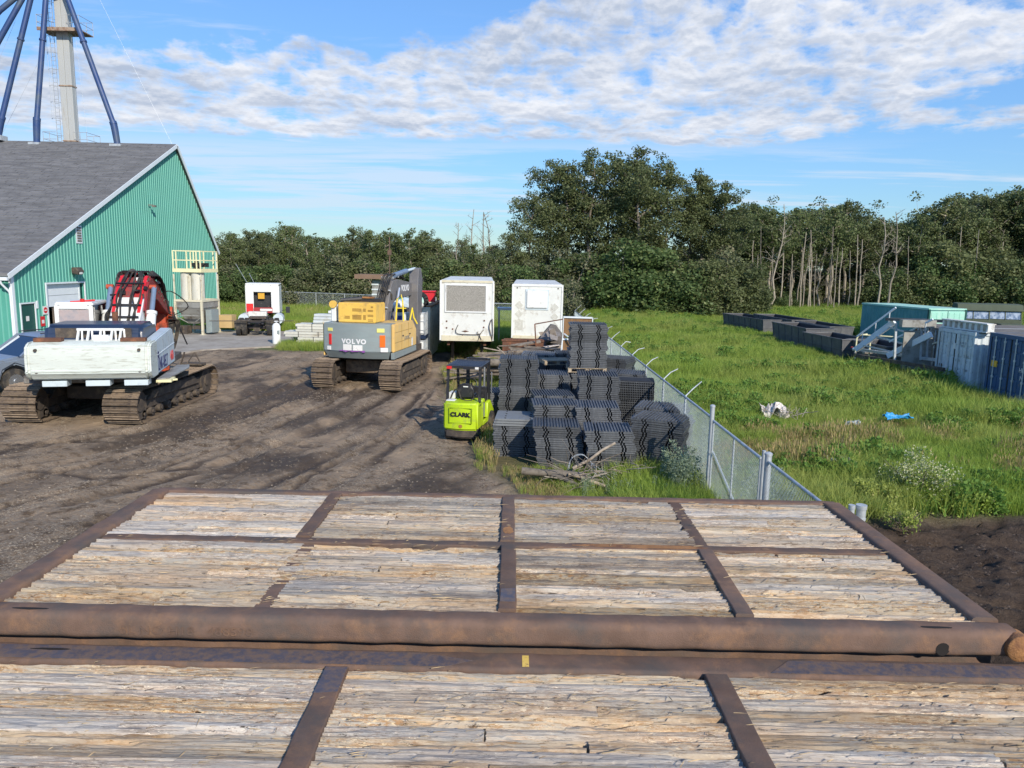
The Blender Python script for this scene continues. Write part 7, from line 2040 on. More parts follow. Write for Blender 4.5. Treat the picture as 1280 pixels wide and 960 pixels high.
# ------------------------------------------------------------------ grass, weeds
def leafmat(name, ca, cb, cdry=None, trans=.25, rough=.6, tone=None):
    m, nt, b, L = newmat(name)
    oi = N(nt, 'ShaderNodeObjectInfo'); ge = N(nt, 'ShaderNodeNewGeometry')
    mx = N(nt, 'ShaderNodeMix', data_type='RGBA'); mx.inputs[6].default_value = ca + (1,); mx.inputs[7].default_value = cb + (1,)
    ad = N(nt, 'ShaderNodeMath', operation='ADD'); L(oi.outputs['Random'], ad.inputs[0]); L(ge.outputs['Random Per Island'], ad.inputs[1])
    hf = N(nt, 'ShaderNodeMath', operation='MULTIPLY'); hf.inputs[1].default_value = .5; L(ad.outputs[0], hf.inputs[0])
    L(hf.outputs[0], mx.inputs[0]); out = mx.outputs[2]
    if cdry:
        gt_ = N(nt, 'ShaderNodeMath', operation='GREATER_THAN'); gt_.inputs[1].default_value = cdry[1]; L(ge.outputs['Random Per Island'], gt_.inputs[0])
        m2 = N(nt, 'ShaderNodeMix', data_type='RGBA'); L(gt_.outputs[0], m2.inputs[0]); L(out, m2.inputs[6]); m2.inputs[7].default_value = cdry[0] + (1,); out = m2.outputs[2]
    if tone:
        nz = N(nt, 'ShaderNodeTexNoise'); nz.inputs['Scale'].default_value = .22; nz.inputs['Detail'].default_value = 5; nz.inputs['Roughness'].default_value = .65
        L(ge.outputs['Position'], nz.inputs['Vector'])
        mr = N(nt, 'ShaderNodeMapRange'); mr.inputs['From Min'].default_value = .42; mr.inputs['From Max'].default_value = .62; L(nz.outputs[0], mr.inputs['Value'])
        m3 = N(nt, 'ShaderNodeMix', data_type='RGBA'); L(mr.outputs[0], m3.inputs[0]); L(out, m3.inputs[6]); m3.inputs[7].default_value = tone + (1,)
        mf_ = N(nt, 'ShaderNodeMath', operation='MULTIPLY'); mf_.inputs[1].default_value = .55; L(mr.outputs[0], mf_.inputs[0]); L(mf_.outputs[0], m3.inputs[0]); out = m3.outputs[2]
    L(out, b.inputs['Base Color']); b.inputs['Roughness'].default_value = rough; b.inputs['Specular IOR Level'].default_value = .25
    tr = N(nt, 'ShaderNodeBsdfTranslucent'); L(out, tr.inputs[0])
    ms = N(nt, 'ShaderNodeMixShader'); ms.inputs[0].default_value = trans
    L(b.outputs[0], ms.inputs[1]); L(tr.outputs[0], ms.inputs[2])
    L(ms.outputs[0], nt.nodes['Material Output'].inputs[0])
    return m
G_GREEN = leafmat('meadow_grass_blade', (.20, .31, .045), (.36, .48, .09), ((.46, .42, .20), .95), .42, tone=(.46, .47, .15))
G_DARK = leafmat('dark_weed_leaf', (.10, .20, .035), (.18, .31, .065), ((.22, .24, .09), .95), .3)
G_DRY = leafmat('straw_blade', (.36, .28, .13), (.50, .41, .20), ((.16, .20, .05), .75), .3)
G_SAGE = leafmat('grey_green_sage_leaf', (.20, .27, .17), (.32, .38, .26), None, .2)
G_FLOWER = leafmat('small_white_flower', (.50, .52, .30), (.70, .70, .50), None, .2)
def tuft(seed, n, h, spread, w, mt, lean=.35, seedhead=None):
    r = np.random.default_rng(seed)
    v, f, mi = [], [], []
    for _ in range(n):
        a = r.uniform(0, 2 * PI); rr_ = spread * math.sqrt(r.random())
        x, y = rr_ * math.cos(a), rr_ * math.sin(a)
        hh_ = h * r.uniform(.55, 1.15); la = r.uniform(0, 2 * PI); l = lean * r.uniform(.2, 1.3) * hh_
        t = r.uniform(0, PI); wx, wy = math.cos(t) * w, math.sin(t) * w
        o = len(v)
        mx_, my_ = x + math.cos(la) * l * .35, y + math.sin(la) * l * .35
        ex_, ey_ = x + math.cos(la) * l, y + math.sin(la) * l
        v += [(x - wx, y - wy, -.03), (x + wx, y + wy, -.03), (mx_ + wx * .8, my_ + wy * .8, hh_ * .6), (mx_ - wx * .8, my_ - wy * .8, hh_ * .6), (ex_, ey_, hh_)]
        f += [[o, o + 1, o + 2, o + 3], [o + 3, o + 2, o + 4]]; mi += [0, 0]
        if seedhead and r.random() < .3:
            o = len(v); s = w * 1.8
            v += [(ex_ - s, ey_, hh_ - .02), (ex_, ey_ - s, hh_ + .05), (ex_ + s, ey_, hh_ - .02), (ex_, ey_ + s, hh_ + .14)]; f += [[o, o + 1, o + 2, o + 3]]; mi += [1]
    me = bpy.data.meshes.new('grass_tuft'); me.from_pydata(v, [], f); me.materials.append(mt)
    if seedhead: me.materials.append(seedhead)
    me.polygons.foreach_set('material_index', mi)
    return me
def weed(seed, n, h, rad, size, mt, flower=None):
    r = np.random.default_rng(seed); v, f, mi = [], [], []
    for k in range(n):
        t = r.random(); a = r.uniform(0, 2 * PI); q = rad * (1 - .55 * t) * math.sqrt(r.random())
        p = np.array([q * math.cos(a), q * math.sin(a), h * t])
        d = r.normal(size=3); d[2] = abs(d[2]) * .8; d /= np.linalg.norm(d); e = np.cross(d, r.normal(size=3)); e /= np.linalg.norm(e)
        s = size * r.uniform(.6, 1.3); o = len(v)
        v += [tuple(p), tuple(p + d * s * .5 + e * s * .3), tuple(p + d * s), tuple(p + d * s * .5 - e * s * .3)]; f.append([o, o + 1, o + 2, o + 3])
        mi.append(1 if (flower and r.random() < .35 * (.3 + t)) else 0)
    me = bpy.data.meshes.new('weed'); me.from_pydata(v, [], f); me.materials.append(mt)
    if flower: me.materials.append(flower)
    me.polygons.foreach_set('material_index', mi)
    return me
PATCH = {}
def patch_collection(name, meshes):
    c = bpy.data.collections.new(name)
    for i, me in enumerate(meshes):
        o = bpy.data.objects.new('%s_%d' % (name, i), me); c.objects.link(o)
    return c
def scatter(name, label, cat, pos, scl, col):
    """one object: its points carry instances of the tufts in col"""
    n = len(pos)
    me = bpy.data.meshes.new(name); me.vertices.add(n); me.vertices.foreach_set('co', np.asarray(pos, np.float32).ravel())
    a = me.attributes.new('sc', 'FLOAT', 'POINT'); a.data.foreach_set('value', np.asarray(scl, np.float32))
    o = link(name, me, kind='stuff'); tag(o, label, cat, kind='stuff')
    ng = bpy.data.node_groups.new(name, 'GeometryNodeTree')
    ng.interface.new_socket('Geometry', in_out='INPUT', socket_type='NodeSocketGeometry'); ng.interface.new_socket('Geometry', in_out='OUTPUT', socket_type='NodeSocketGeometry')
    gi, go = ng.nodes.new('NodeGroupInput'), ng.nodes.new('NodeGroupOutput')
    ci = ng.nodes.new('GeometryNodeCollectionInfo'); ci.inputs['Collection'].default_value = col; ci.inputs['Separate Children'].default_value = True; ci.inputs['Reset Children'].default_value = True
    ip = ng.nodes.new('GeometryNodeInstanceOnPoints'); ip.inputs['Pick Instance'].default_value = True
    rv = ng.nodes.new('FunctionNodeRandomValue'); rv.data_type = 'INT'; rv.inputs[4].default_value = 0; rv.inputs[5].default_value = 97
    rr_ = ng.nodes.new('FunctionNodeRandomValue'); rr_.data_type = 'FLOAT_VECTOR'; rr_.inputs[0].default_value = (-.12, -.12, 0); rr_.inputs[1].default_value = (.12, .12, 6.28)
    na = ng.nodes.new('GeometryNodeInputNamedAttribute'); na.data_type = 'FLOAT'; na.inputs[0].default_value = 'sc'
    L = ng.links.new
    m2p = ng.nodes.new('GeometryNodeMeshToPoints')
    L(gi.outputs[0], m2p.inputs[0]); L(m2p.outputs[0], ip.inputs['Points']); L(ci.outputs[0], ip.inputs['Instance']); L(rv.outputs[2], ip.inputs['Instance Index']); L(rr_.outputs[0], ip.inputs['Rotation']); L(na.outputs[0], ip.inputs['Scale']); L(ip.outputs[0], go.inputs[0])
    md = o.modifiers.new('scatter', 'NODES'); md.node_group = ng
    return o
def grow():
    r = np.random.default_rng(77)
    tall = patch_collection('meadow_tuft', [tuft(1, 40, .62, .30, .009, G_GREEN, .5), tuft(2, 38, .50, .34, .010, G_GREEN, .7), tuft(3, 36, .66, .28, .008, G_GREEN, .5), tuft(4, 32, .45, .34, .011, G_DARK, .6), tuft(5, 38, .56, .32, .009, G_GREEN, .8), tuft(6, 38, .60, .32, .009, G_GREEN, .6)])
    dry = patch_collection('dry_tuft', [tuft(11, 30, .50, .24, .008, G_DRY, .45, G_DRY), tuft(12, 26, .38, .26, .009, G_DRY, .6), tuft(13, 26, .45, .24, .009, G_GREEN, .5, G_DRY)])
    weeds = patch_collection('broad_weed', [weed(21, 150, .55, .28, .10, G_DARK), weed(22, 130, .45, .32, .12, G_DARK), weed(23, 120, .38, .30, .09, G_GREEN)])
    sage = patch_collection('sage_weed', [weed(31, 260, .85, .15, .045, G_SAGE), weed(32, 220, .7, .16, .042, G_SAGE)])
    # candidate points with a density that falls with distance
    def sample(n, x0, x1, y0, y1, near=9.0, fall=1.25):
        X = r.uniform(x0, x1, n); Y = r.uniform(y0, y1, n); D = np.hypot(X, Y)
        keep = r.random(n) < np.clip((14 / np.maximum(D, 14)) ** fall, 0, 1)
        vis = np.abs(X / np.maximum(Y, .1)) < .80
        keep &= vis
        return X[keep], Y[keep]
    X, Y = sample(520000, 3.6, 66, 8, 96)
    z, wet, g, dr, so = height(X, Y)
    cl = fbm(X * .16, Y * .28, 61, 4); cl2 = fbm(X * .55, Y * .9, 63, 3)
    D = np.hypot(X, Y)
    dr = np.maximum(dr, np.clip((fbm(X * .45, Y * .6, 91, 4) - .50) * 8, 0, .75) * (Y < 22) * (Y > 12))
    ok = (g > .5) & (so < .25) & ~((np.abs(X - 4.08) < .10)) & ~((X > 17.4) & (Y > 24.6) & (Y < 36.2)) & ~((X > 23) & (X < 27.2) & (Y > 43.2) & (Y < 50))
    ok &= ~((X > 17.4) & (X < 19.5) & (Y > 44.9) & (Y < 50.2))
    hv = np.clip(.72 + 1.1 * (cl - .40) + .9 * (cl2 - .5), .40, 1.6)
    hv = np.where((X > 13.5) & (X < 23) & (Y > 33), hv * .50, hv)
    edge = np.clip((X - 4.0) / 2.2, .55, 1)
    low = np.where((X > 13) & (X < 17.2) & (Y > 22), 1.15, 1.0)
    far_ = 1 + np.clip((D - 30) / 45, 0, 1) * .30
    sc = hv * edge * far_ * low * r.uniform(.75, 1.2, len(X))
    kind_ = r.random(len(X))
    drym = (dr > .35 + .5 * r.random(len(X)))
    wm = (cl2 > .60) & (kind_ < .5)
    A = ok & ~drym & ~wm
    B = ok & drym
    W = ok & wm & ~drym
    print('tufts', A.sum(), B.sum(), W.sum())
    scatter('meadow_grass', 'tall bright green meadow grass beyond the chain link fence', 'grass', np.stack([X[A], Y[A], z[A]], 1), sc[A], tall)
    scatter('dry_grass', 'straw coloured dry grass in patches through the meadow', 'dry grass', np.stack([X[B], Y[B], z[B]], 1), sc[B] * 1.1, dry)
    scatter('meadow_weeds', 'darker broad leaved weeds in clumps in the meadow', 'weeds', np.stack([X[W], Y[W], z[W]], 1), sc[W] * .95, weeds)
    # yard edge: between the stacks and round the forklift, trailers, pale beams and the back lot
    X, Y = sample(190000, -34, 4.0, 12, 78, fall=.9)
    z, wet, g, dr, so = height(X, Y)
    stacks_ = (X > -.45) & (X < 4.0) & (Y > 16.6) & (Y < 26)
    ok = (g > .35 + .4 * r.random(len(X))) & ~stacks_ & ~((X < -24) & (Y < 63)) & ~((X > -3.4) & (X < 2.6) & (Y > 33.2) & (Y < 46) & (r.random(len(X)) < .7)) & ~((X < -9) & (X > -13) & (Y > 40.9) & (Y < 42.6)) & ~((X > -24.8) & (X < -12.6) & (Y < 48.5))
    ok &= ~((X > -6.6) & (X < -4.1) & (Y > 35.5) & (Y < 42.5))
    drym = (dr > .15 + .75 * r.random(len(X)))
    hv = .40 + .5 * fbm(X * .5, Y * .5, 71, 3) + np.clip((Y - 45) / 20, 0, 1) * .6
    bright = (X > 1.2) & (Y < 17)
    hv = np.where((X > -1.5) & (X < 2.2) & (Y < 17), hv * .55, hv)
    A = ok & (~drym | bright); B = ok & drym & ~bright
    print('yard tufts', A.sum(), B.sum())
    scatter('yard_grass', 'green grass and weeds along the yard edge and back lot', 'grass', np.stack([X[A], Y[A], z[A]], 1), (hv * r.uniform(.7, 1.2, len(X)))[A], tall)
    scatter('yard_dry_grass', 'dry straw grass between the forklift and the brush pile', 'dry grass', np.stack([X[B], Y[B], z[B]], 1), (hv * r.uniform(.6, 1.1, len(X)))[B], dry)
    # sage weeds against the fence, right of the corner stack
    P, S = [], []
    for _ in range(120):
        if r.random() < .6: x, y = r.uniform(3.3, 4.0), r.uniform(14.6, 17.2)
        else: x, y = r.uniform(4.3, 5.6), r.uniform(11, 20)
        P.append((x, y, hz(x, y))); S.append(r.uniform(.55, 1.1))
    for _ in range(60): x, y = r.uniform(1.5, 3.6), r.uniform(14.4, 16.1); P.append((x, y, 0)); S.append(r.uniform(.3, .55))
    scatter('sage_weeds', 'pale grey green weeds growing tall against the chain link fence', 'weeds', P, S, sage)
grow()
def bush(name, label, loc, h, rad, n, size, mt, flower, seed, cat='bush'):
    t = thing(name, label, cat, loc)
    r = np.random.default_rng(seed); v, f, mi = [], [], []
    mb = MB()
    for _ in range(14):
        a = r.uniform(0, 2 * PI); q = rad * r.uniform(.2, .9); e = Vector((q * math.cos(a), q * math.sin(a), h * r.uniform(.6, 1)))
        mb.tube([(0, 0, 0), tuple(e * .5 + Vector((0, 0, h * .12))), tuple(e)], [.015, .01, .004], 4)
    mb.build('stem', MT['bark'], t, kind='stuff')
    cs = [(r.uniform(-.6, .6) * rad, r.uniform(-.6, .6) * rad, r.uniform(.25, .95) * h, rad * r.uniform(.22, .48)) for _ in range(13)]
    for _ in range(n):
        t_ = r.random() ** .7; a = r.uniform(0, 2 * PI); q = rad * math.sqrt(r.random()) * math.sqrt(max(.05, 1 - (t_ - .35) ** 2 * 1.6))
        cx_, cy_, cz_, cr_ = cs[r.integers(0, 13)]; d = r.normal(size=3); d /= np.linalg.norm(d); p = np.array([cx_, cy_, cz_]) + d * cr_ * r.random() ** .5; p[2] = abs(p[2]); t_ = min(1, p[2] / h)
        d = r.normal(size=3); d /= np.linalg.norm(d); e = np.cross(d, r.normal(size=3)); e /= np.linalg.norm(e); s = size * r.uniform(.6, 1.3); o = len(v)
        v += [tuple(p - d * s * .5), tuple(p + e * s * .3), tuple(p + d * s * .5), tuple(p - e * s * .3)]; f.append([o, o + 1, o + 2, o + 3]); mi.append(1 if (flower and r.random() < .45 * t_ + .08) else 0)
    me = bpy.data.meshes.new('leaves'); me.from_pydata(v, [], f); me.materials.append(mt)
    if flower: me.materials.append(flower)
    me.polygons.foreach_set('material_index', mi)
    link('leaves', me, t, kind='stuff')
p = gp(1148, 628); bush('flowering_bush', 'bush covered in small cream flowers at the edge of the dark soil', (p.x, p.y, 0), 0.85, .80, 5600, .045, G_GREEN, G_FLOWER, 5)
p = gp(1078, 640); bush('low_bush', 'low green clump beside the steel pipe stubs', (p.x + .55, p.y + .6, -.05), .40, .5, 1100, .06, G_GREEN, None, 6)
p = gp(1128, 655); bush('low_bush', 'rounded green clump hanging over the dark soil below the flowering bush', (p.x, p.y, -.1),   .34, .42, 900, .05, G_GREEN, None, 7)

# ------------------------------------------------------------------ trees
L_DARK = leafmat('dark_poplar_leaf', (.085, .112, .048), (.205, .235, .10), ((.17, .20, .085), .90), .35, .5)
L_MID = leafmat('mid_poplar_leaf', (.095, .135, .052), (.20, .245, .10), ((.21, .23, .11), .88), .35, .5)
L_BUSH = leafmat('willow_bush_leaf', (.070, .125, .040), (.15, .21, .08), ((.22, .27, .10), .90), .35, .5)
L_OLIVE = leafmat('olive_bush_leaf', (.11, .13, .065), (.19, .21, .11), ((.26, .24, .15), .85), .3, .5)
def tree_meshes(seed, h, crown_r, base, n, leaf, bare=.0, sparse=1.0, slender=False):
    r = np.random.default_rng(seed)
    mb = MB()
    pts = [np.array([0, 0, -.2])]
    for k in range(1, 7):
        pts.append(pts[-1] + np.array([r.normal() * .018 * h, r.normal() * .018 * h, h * .93 / 6]))
    rad = [h * .014 * (1 - k / 6.6) + .015 for k in range(7)]
    mb.tube([tuple(p) for p in pts], rad, 7)
    clumps = []
    nl = 15 if not slender else 11
    def trunk_at(t):
        i = min(5, int(t * 6)); u = t * 6 - i; return pts[i] * (1 - u) + pts[i + 1] * u
    for k in range(nl):
        t = base + (1 - base) * (k + r.random() * .8) / nl
        p = trunk_at(min(.98, t)); a = k * 2.4 + r.uniform(-.5, .5)
        env = math.sin(PI * min(1, max(.12, ((t - base) / (1 - base)) * .72 + .22)))
        l = crown_r * env * r.uniform(.75, 1.2)
        up_ = r.uniform(.35, .9)
        e = p + np.array([math.cos(a) * l, math.sin(a) * l, l * up_]); m_ = p + (e - p) * .5 + np.array([0, 0, -l * .06])
        mb.tube([tuple(p), tuple(m_), tuple(e)], [h * .0055 + .012, h * .0035 + .008, .008], 5)
        for s in (.45, .72, 1.0):
            c = p + (e - p) * s; clumps.append((c, l * .30 * r.uniform(.7, 1.25) + .16))
            for _ in range(2):
                o_ = r.normal(size=3) * l * .30; q = c + o_; mb.tube([tuple(c), tuple(q)], [.014, .005], 4, cap=False); clumps.append((q, l * .22 * r.uniform(.6, 1.2) + .14))
    for _ in range(int(6 * sparse)):
        clumps.append((trunk_at(r.uniform(.85, 1.0)) + np.append(r.normal(size=2) * crown_r * .15, r.uniform(0, .05 * h)), crown_r * .22))
    trunk = mb
    vs, C_ = [], []
    w = np.array([c[1] ** 2 for c in clumps]); w /= w.sum()
    idx = r.choice(len(clumps), n, p=w)
    cc = np.array([c[0] for c in clumps])[idx]; cr = np.array([c[1] for c in clumps])[idx]
    d = r.normal(size=(n, 3)); d /= np.linalg.norm(d, axis=1)[:, None]
    P = cc + d * (cr * r.random(n) ** .45)[:, None] * np.array([1.15, 1.15, .78])
    a = r.normal(size=(n, 3)); a[:, 2] *= .7; a /= np.linalg.norm(a, axis=1)[:, None]
    b_ = np.cross(a, r.normal(size=(n, 3))); b_ /= np.linalg.norm(b_, axis=1)[:, None]
    s = (leaf * r.uniform(.55, 1.3, n))[:, None]
    V = np.stack([P - a * s * .5, P + b_ * s * .36 - a * s * .05, P + a * s * .55, P - b_ * s * .36], 1).reshape(-1, 3)
    return trunk, V
def leaf_mesh(V, mt):
    n = len(V) // 4
    me = bpy.data.meshes.new('crown'); me.vertices.add(len(V)); me.vertices.foreach_set('co', V.astype(np.float32).ravel())
    me.loops.add(4 * n); me.loops.foreach_set('vertex_index', np.arange(4 * n, dtype=np.int32))
    me.polygons.add(n); me.polygons.foreach_set('loop_start', np.arange(0, 4 * n, 4, dtype=np.int32)); me.update(calc_edges=True)
    me.materials.append(mt); return me
PROTO = {}
def proto(kind_, i, *a, leafm=None, bark='bark', **k):
    tm, V = tree_meshes(*a, **k)
    PROTO.setdefault(kind_, []).append((tm.mesh('trunk', MT[bark], smooth=50), leaf_mesh(V, leafm)))
for i in range(4): proto('big', i, 200 + i, 16, 3.0, .34, 11500, .22, leafm=L_DARK)
for i in range(4): proto('mid', i, 220 + i, 11, 1.9, .42, 6000, .195, leafm=L_MID if i % 2 else L_DARK, bark='barkpale')
for i in range(3): proto('thin', i, 240 + i, 9, 1.6, .38, 2400, .19, leafm=L_MID, bark='barkpale', slender=True)
def bush_mesh(seed, h, rad, n, leaf, mt):
    r = np.random.default_rng(seed)
    mb = MB(); cl = []
    for k in range(9):
        a = r.uniform(0, 2 * PI); q = rad * r.uniform(.1, .75); e = np.array([q * math.cos(a), q * math.sin(a), h * r.uniform(.45, .92)])
        mb.tube([(0, 0, -.1), tuple(e * .5 + np.array([0, 0, .1 * h])), tuple(e)], [.05, .03, .012], 5)
        cl.append((e, rad * .34)); cl.append((e * np.array([1.1, 1.1, .55]), rad * .42)); cl.append((e * np.array([1.2, 1.2, .22]), rad * .42))
    for _ in range(12):
        a = r.uniform(0, 2 * PI); cl.append((np.array([rad * .8 * math.cos(a), rad * .8 * math.sin(a), h * r.uniform(.05, .5)]), rad * .34))
    cc = np.array([c[0] for c in cl]); cr = np.array([c[1] for c in cl]); idx = r.integers(0, len(cl), n)
    d = r.normal(size=(n, 3)); d /= np.linalg.norm(d, axis=1)[:, None]
    P = cc[idx] + d * (cr[idx] * r.random(n) ** .4)[:, None]; P[:, 2] = np.abs(P[:, 2])
    a = r.normal(size=(n, 3)); a /= np.linalg.norm(a, axis=1)[:, None]; b_ = np.cross(a, r.normal(size=(n, 3))); b_ /= np.linalg.norm(b_, axis=1)[:, None]
    s = (leaf * r.uniform(.55, 1.3, n))[:, None]
    V = np.stack([P - a * s * .5, P + b_ * s * .36, P + a * s * .55, P - b_ * s * .36], 1).reshape(-1, 3)
    return mb, V
for i in range(4):
    mb, V = bush_mesh(300 + i, 4.6, 2.1, 11000, .17, None); PROTO.setdefault('bush', []).append((mb.mesh('stems', MT['bark']), leaf_mesh(V, L_BUSH if i % 2 else L_DARK)))
for i in range(2):
    mb, V = bush_mesh(320 + i, 4.2, 1.8, 5600, .16, None); PROTO.setdefault('olive', []).append((mb.mesh('stems', MT['barkpale']), leaf_mesh(V, L_OLIVE)))
def dead_mesh(seed, h):
    r = np.random.default_rng(seed); mb = MB(); pts = [Vector((0, 0, -.1))]
    for k in range(6): pts.append(pts[-1] + Vector((r.normal() * .03 * h, r.normal() * .03 * h, h / 6)))
    mb.tube(pts, [h * .011 * (1 - k / 7) + .012 for k in range(7)], 6)
    for k in range(22):
        t = r.uniform(.3, .98) * 6; i = min(5, int(t)); p = pts[i].lerp(pts[i + 1], t - i); a = r.uniform(0, 2 * PI); l = h * r.uniform(.06, .2) * (1.15 - t / 7)
        e = p + Vector((math.cos(a) * l, math.sin(a) * l, l * r.uniform(.3, 1.3))); mb.tube([p, e], [.025, .006], 4)
        for _ in range(3):
            q = p.lerp(e, r.uniform(.4, .9)); mb.tube([q, q + Vector(tuple(r.normal(size=3) * l * .3)) + Vector((0, 0, l * .25))], [.012, .004], 4)
    return mb.mesh('trunk', MT['barkpale'], smooth=50)
DEAD = [dead_mesh(400 + i, 8.5) for i in range(4)]
def pole_mesh(seed, h=9.0):
    r = np.random.default_rng(seed); mb = MB(); pts = [Vector((0, 0, -.1))]
    for k in range(6): pts.append(pts[-1] + Vector((r.normal() * .008 * h, r.normal() * .008 * h, h / 6)))
    mb.tube(pts, [h * .010 * (1 - k / 9) + .012 for k in range(7)], 6)
    for k in range(9):
        t = r.uniform(.35, .98) * 6; i = min(5, int(t)); p = pts[i].lerp(pts[i + 1], t - i); a = r.uniform(0, 2 * PI); l = h * r.uniform(.04, .10)
        mb.tube([p, p + Vector((math.cos(a) * l, math.sin(a) * l, l * r.uniform(.2, .9)))], [.02, .006], 4)
    return mb.mesh('trunk', MT['barkpale'], smooth=50)
POLE = [pole_mesh(440 + i) for i in range(4)]
rt = random.Random(99)
def plant(kind_, x, y, s, label, name, cat, group, i=None, sz=None):
    i = rt.randrange(len(PROTO[kind_])) if i is None else i
    tr_, le = PROTO[kind_][i]
    t = thing(name, label, cat, (x, y, 0), rt.uniform(0, 6.28), group)
    t.scale = (s * rt.uniform(.9, 1.12), s * rt.uniform(.9, 1.12), (sz or s) * rt.uniform(.96, 1.04))
    link('stems' if kind_ in ('bush', 'olive') else 'trunk', tr_, t); link('crown', le, t)
    return t
# skyline of the photograph: tree top height read along the wood
def line(px0, px1, Y, n, key, kinds, tops, label, name, cat, group, jy=3.0, h0=16.0, jt=.0, smul=1.0):
    for k in range(n):
        px = px0 + (px1 - px0) * (k + .5 + rt.uniform(-.35, .35)) / n
        y_ = Y + rt.uniform(-jy, jy)
        top = np.interp(px, [a for a, b in tops], [b for a, b in tops]) + rt.uniform(-jt, jt)
        p = at(px, top, y_)
        kd = rt.choice(kinds)
        hh_ = {'big': 15.4, 'mid': 10.8, 'thin': 9.2, 'bush': 5.0, 'olive': 4.6}[kd]
        s = p.z / hh_
        plant(kd, p.x, p.y, s * smul, label, name, cat, group, sz=s)
LTOP = [(255, 292), (275, 282), (300, 285), (345, 268), (360, 270), (400, 283), (440, 282), (480, 292), (520, 286), (550, 298), (600, 302), (660, 300)]
BTOP = [(655, 262), (680, 214), (700, 202), (735, 196), (760, 186), (800, 186), (822, 206), (850, 196), (880, 214), (920, 232)]
RTOP = [(925, 255), (950, 250), (975, 252), (1000, 254), (1040, 252), (1065, 242), (1085, 270), (1110, 272), (1140, 264), (1165, 252), (1185, 238), (1210, 236), (1240, 236), (1290, 228), (1340, 230)]
line(655, 925, 80, 11, 0, ['big'], BTOP, 'tall dark poplar in the big clump rising behind the two box trailers', 'poplar_tree', 'tree', 'tall poplars of the big clump', jy=3.5, smul=.95)
line(255, 660, 76, 21, 0, ['mid', 'mid', 'thin'], LTOP, 'slender green tree of the wood behind the yard, left of the big clump', 'birch_tree', 'tree', 'trees behind the yard left of the big clump', jy=3, jt=12)
line(240, 670, 85, 20, 0, ['mid'], [(a, b + 10) for a, b in LTOP], 'back row tree of the wood left of the big clump', 'birch_tree', 'tree', 'back row trees left of the big clump', jy=2, jt=6, smul=1.25)
line(926, 1345, 90, 25, 0, ['mid', 'mid', 'thin'], RTOP, 'slim poplar with pale trunk in the wood beyond the meadow', 'poplar_tree', 'tree', 'poplars beyond the meadow', jy=3, jt=6)
line(900, 1400, 100, 24, 0, ['mid'], [(a, b + 6) for a, b in RTOP], 'back row poplar of the wood beyond the meadow', 'poplar_tree', 'tree', 'back row poplars beyond the meadow', jy=3, jt=5, smul=1.3)
line(640, 930, 92, 12, 0, ['mid'], [(640, 318), (930, 300)], 'lower back tree half hidden by the big poplar clump', 'poplar_tree', 'tree', 'lower trees behind the big clump', jy=2, jt=5, smul=1.3)
line(900, 1160, 95, 14, 0, ['bush'], [(900, 325), (1160, 322)], 'dark bush deep in the shade between the pale trunks', 'willow_bush', 'bush', 'bushes deep between the pale trunks', jy=1.5, jt=8, smul=1.5)
BU = [(240, 330), (400, 322), (520, 326), (660, 320)]
line(250, 660, 71, 26, 0, ['bush', 'bush', 'bush', 'olive'], BU, 'rounded green willow bush in the row behind the back fence', 'willow_bush', 'bush', 'willow bushes behind the back fence', jy=1.6, jt=9, smul=1.25)
line(640, 940, 76, 22, 0, ['bush', 'bush', 'olive'], [(640, 335), (700, 322), (780, 300), (860, 312), (940, 318)], 'dense dark bush at the foot of the big poplar clump', 'willow_bush', 'bush', 'bushes at the foot of the big clump', jy=2.2, jt=14, smul=1.3)
line(930, 1130, 88, 9, 0, ['bush', 'olive', 'olive'], [(930, 350), (1000, 360), (1130, 355)], 'low olive bush among the pale trunks beyond the meadow', 'willow_bush', 'bush', 'bushes among the pale trunks', jy=2.5, jt=10, smul=1.1)
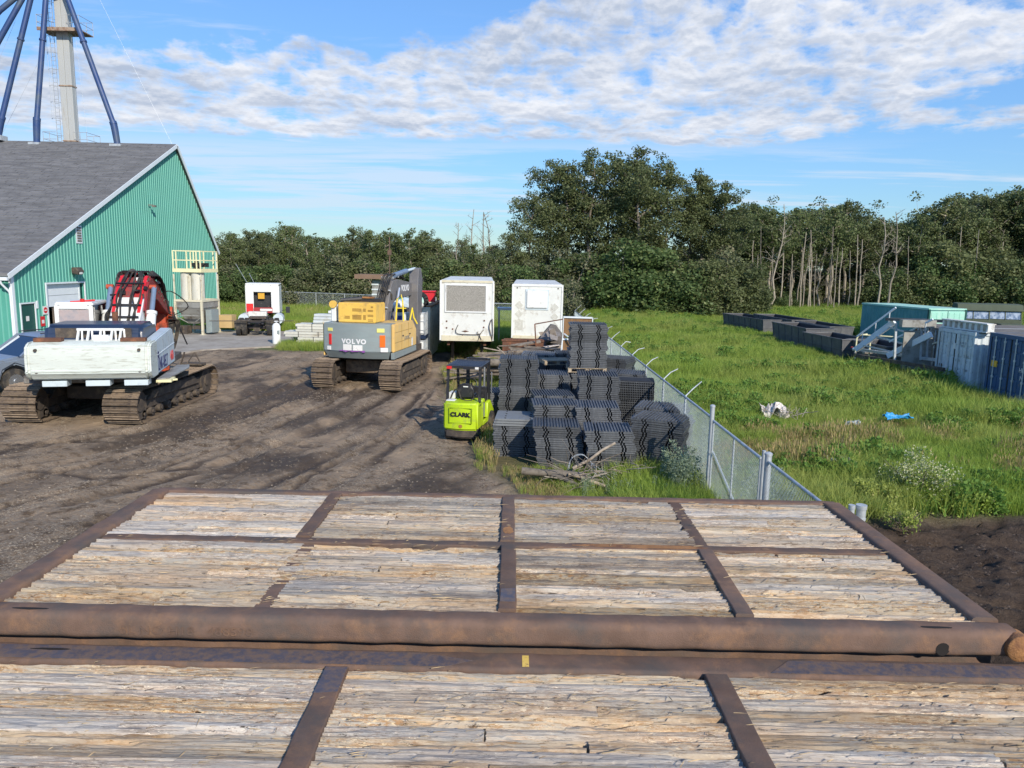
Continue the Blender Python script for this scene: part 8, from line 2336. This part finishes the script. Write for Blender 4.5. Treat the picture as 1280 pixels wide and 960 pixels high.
line(1090, 1350, 84, 17, 0, ['bush'], [(1090, 325), (1200, 308), (1350, 300)], 'tall green bush of the wood behind the teal container', 'willow_bush', 'bush', 'bushes behind the teal container', jy=2.5, jt=14, smul=1.2)
for k in range(6):
    px = rt.choice([rt.uniform(935, 1120), rt.uniform(560, 680), rt.uniform(1130, 1280)])
    top = rt.uniform(275, 318) if px > 900 else rt.uniform(262, 315)
    y_ = rt.uniform(84.5, 88) if px > 900 else rt.uniform(70, 74)
    p = at(px, top, y_)
    t = thing('dead_tree', 'bare pale dead trunk standing at the wood edge', 'dead tree', (p.x, p.y, 0), rt.uniform(0, 6), 'bare pale dead trunks')
    t.scale = (rt.uniform(.8, 1.2), rt.uniform(.8, 1.2), p.z / 8.6)
    link('trunk', DEAD[k % 4], t)
for px, top in ((584, 258), (600, 264), (615, 262), (640, 285), (1118, 262), (968, 252), (1112, 268)):
    p = at(px, top, 79); t = thing('dead_tree', 'tall leafless dead tree reaching above the wood', 'dead tree', (p.x, p.y, 0), rt.uniform(0, 6), 'tall leafless trees above the wood')
    t.scale = (1.3, 1.3, p.z / 8.6); link('trunk', DEAD[rt.randrange(4)], t)
for k in range(27):
    px = rt.choice([rt.uniform(940, 1125), rt.uniform(940, 1125), rt.uniform(940, 1125), rt.uniform(1130, 1275)])
    p = at(px, rt.uniform(275, 335), rt.uniform(82.5, 86.5))
    t = thing('bare_trunk', 'straight pale bare trunk standing at the edge of the wood beyond the meadow', 'dead tree', (p.x, p.y, 0), rt.uniform(0, 6), 'straight pale trunks beyond the meadow')
    t.scale = (rt.uniform(.6, 1.05), rt.uniform(.6, 1.05), p.z / 9.0); t.rotation_euler.x = rt.gauss(0, .03); t.rotation_euler.y = rt.gauss(0, .05)
    link('trunk', POLE[k % 4], t)
# a bush in front of the teal container and one by the corner of the second trailer
plant('bush', at(1128, 400, 52).x, 52, .42, 'dark bush growing against the side of the teal container', 'willow_bush', 'bush', 'x'); C.objects[-1]
plant('olive', at(716, 385, 50).x, 51, .9, 'grey green bush right of the second trailer behind the fence end', 'willow_bush', 'bush', 'y')
for o in C.objects:
    if o.get('group') in ('x', 'y'): del o['group']
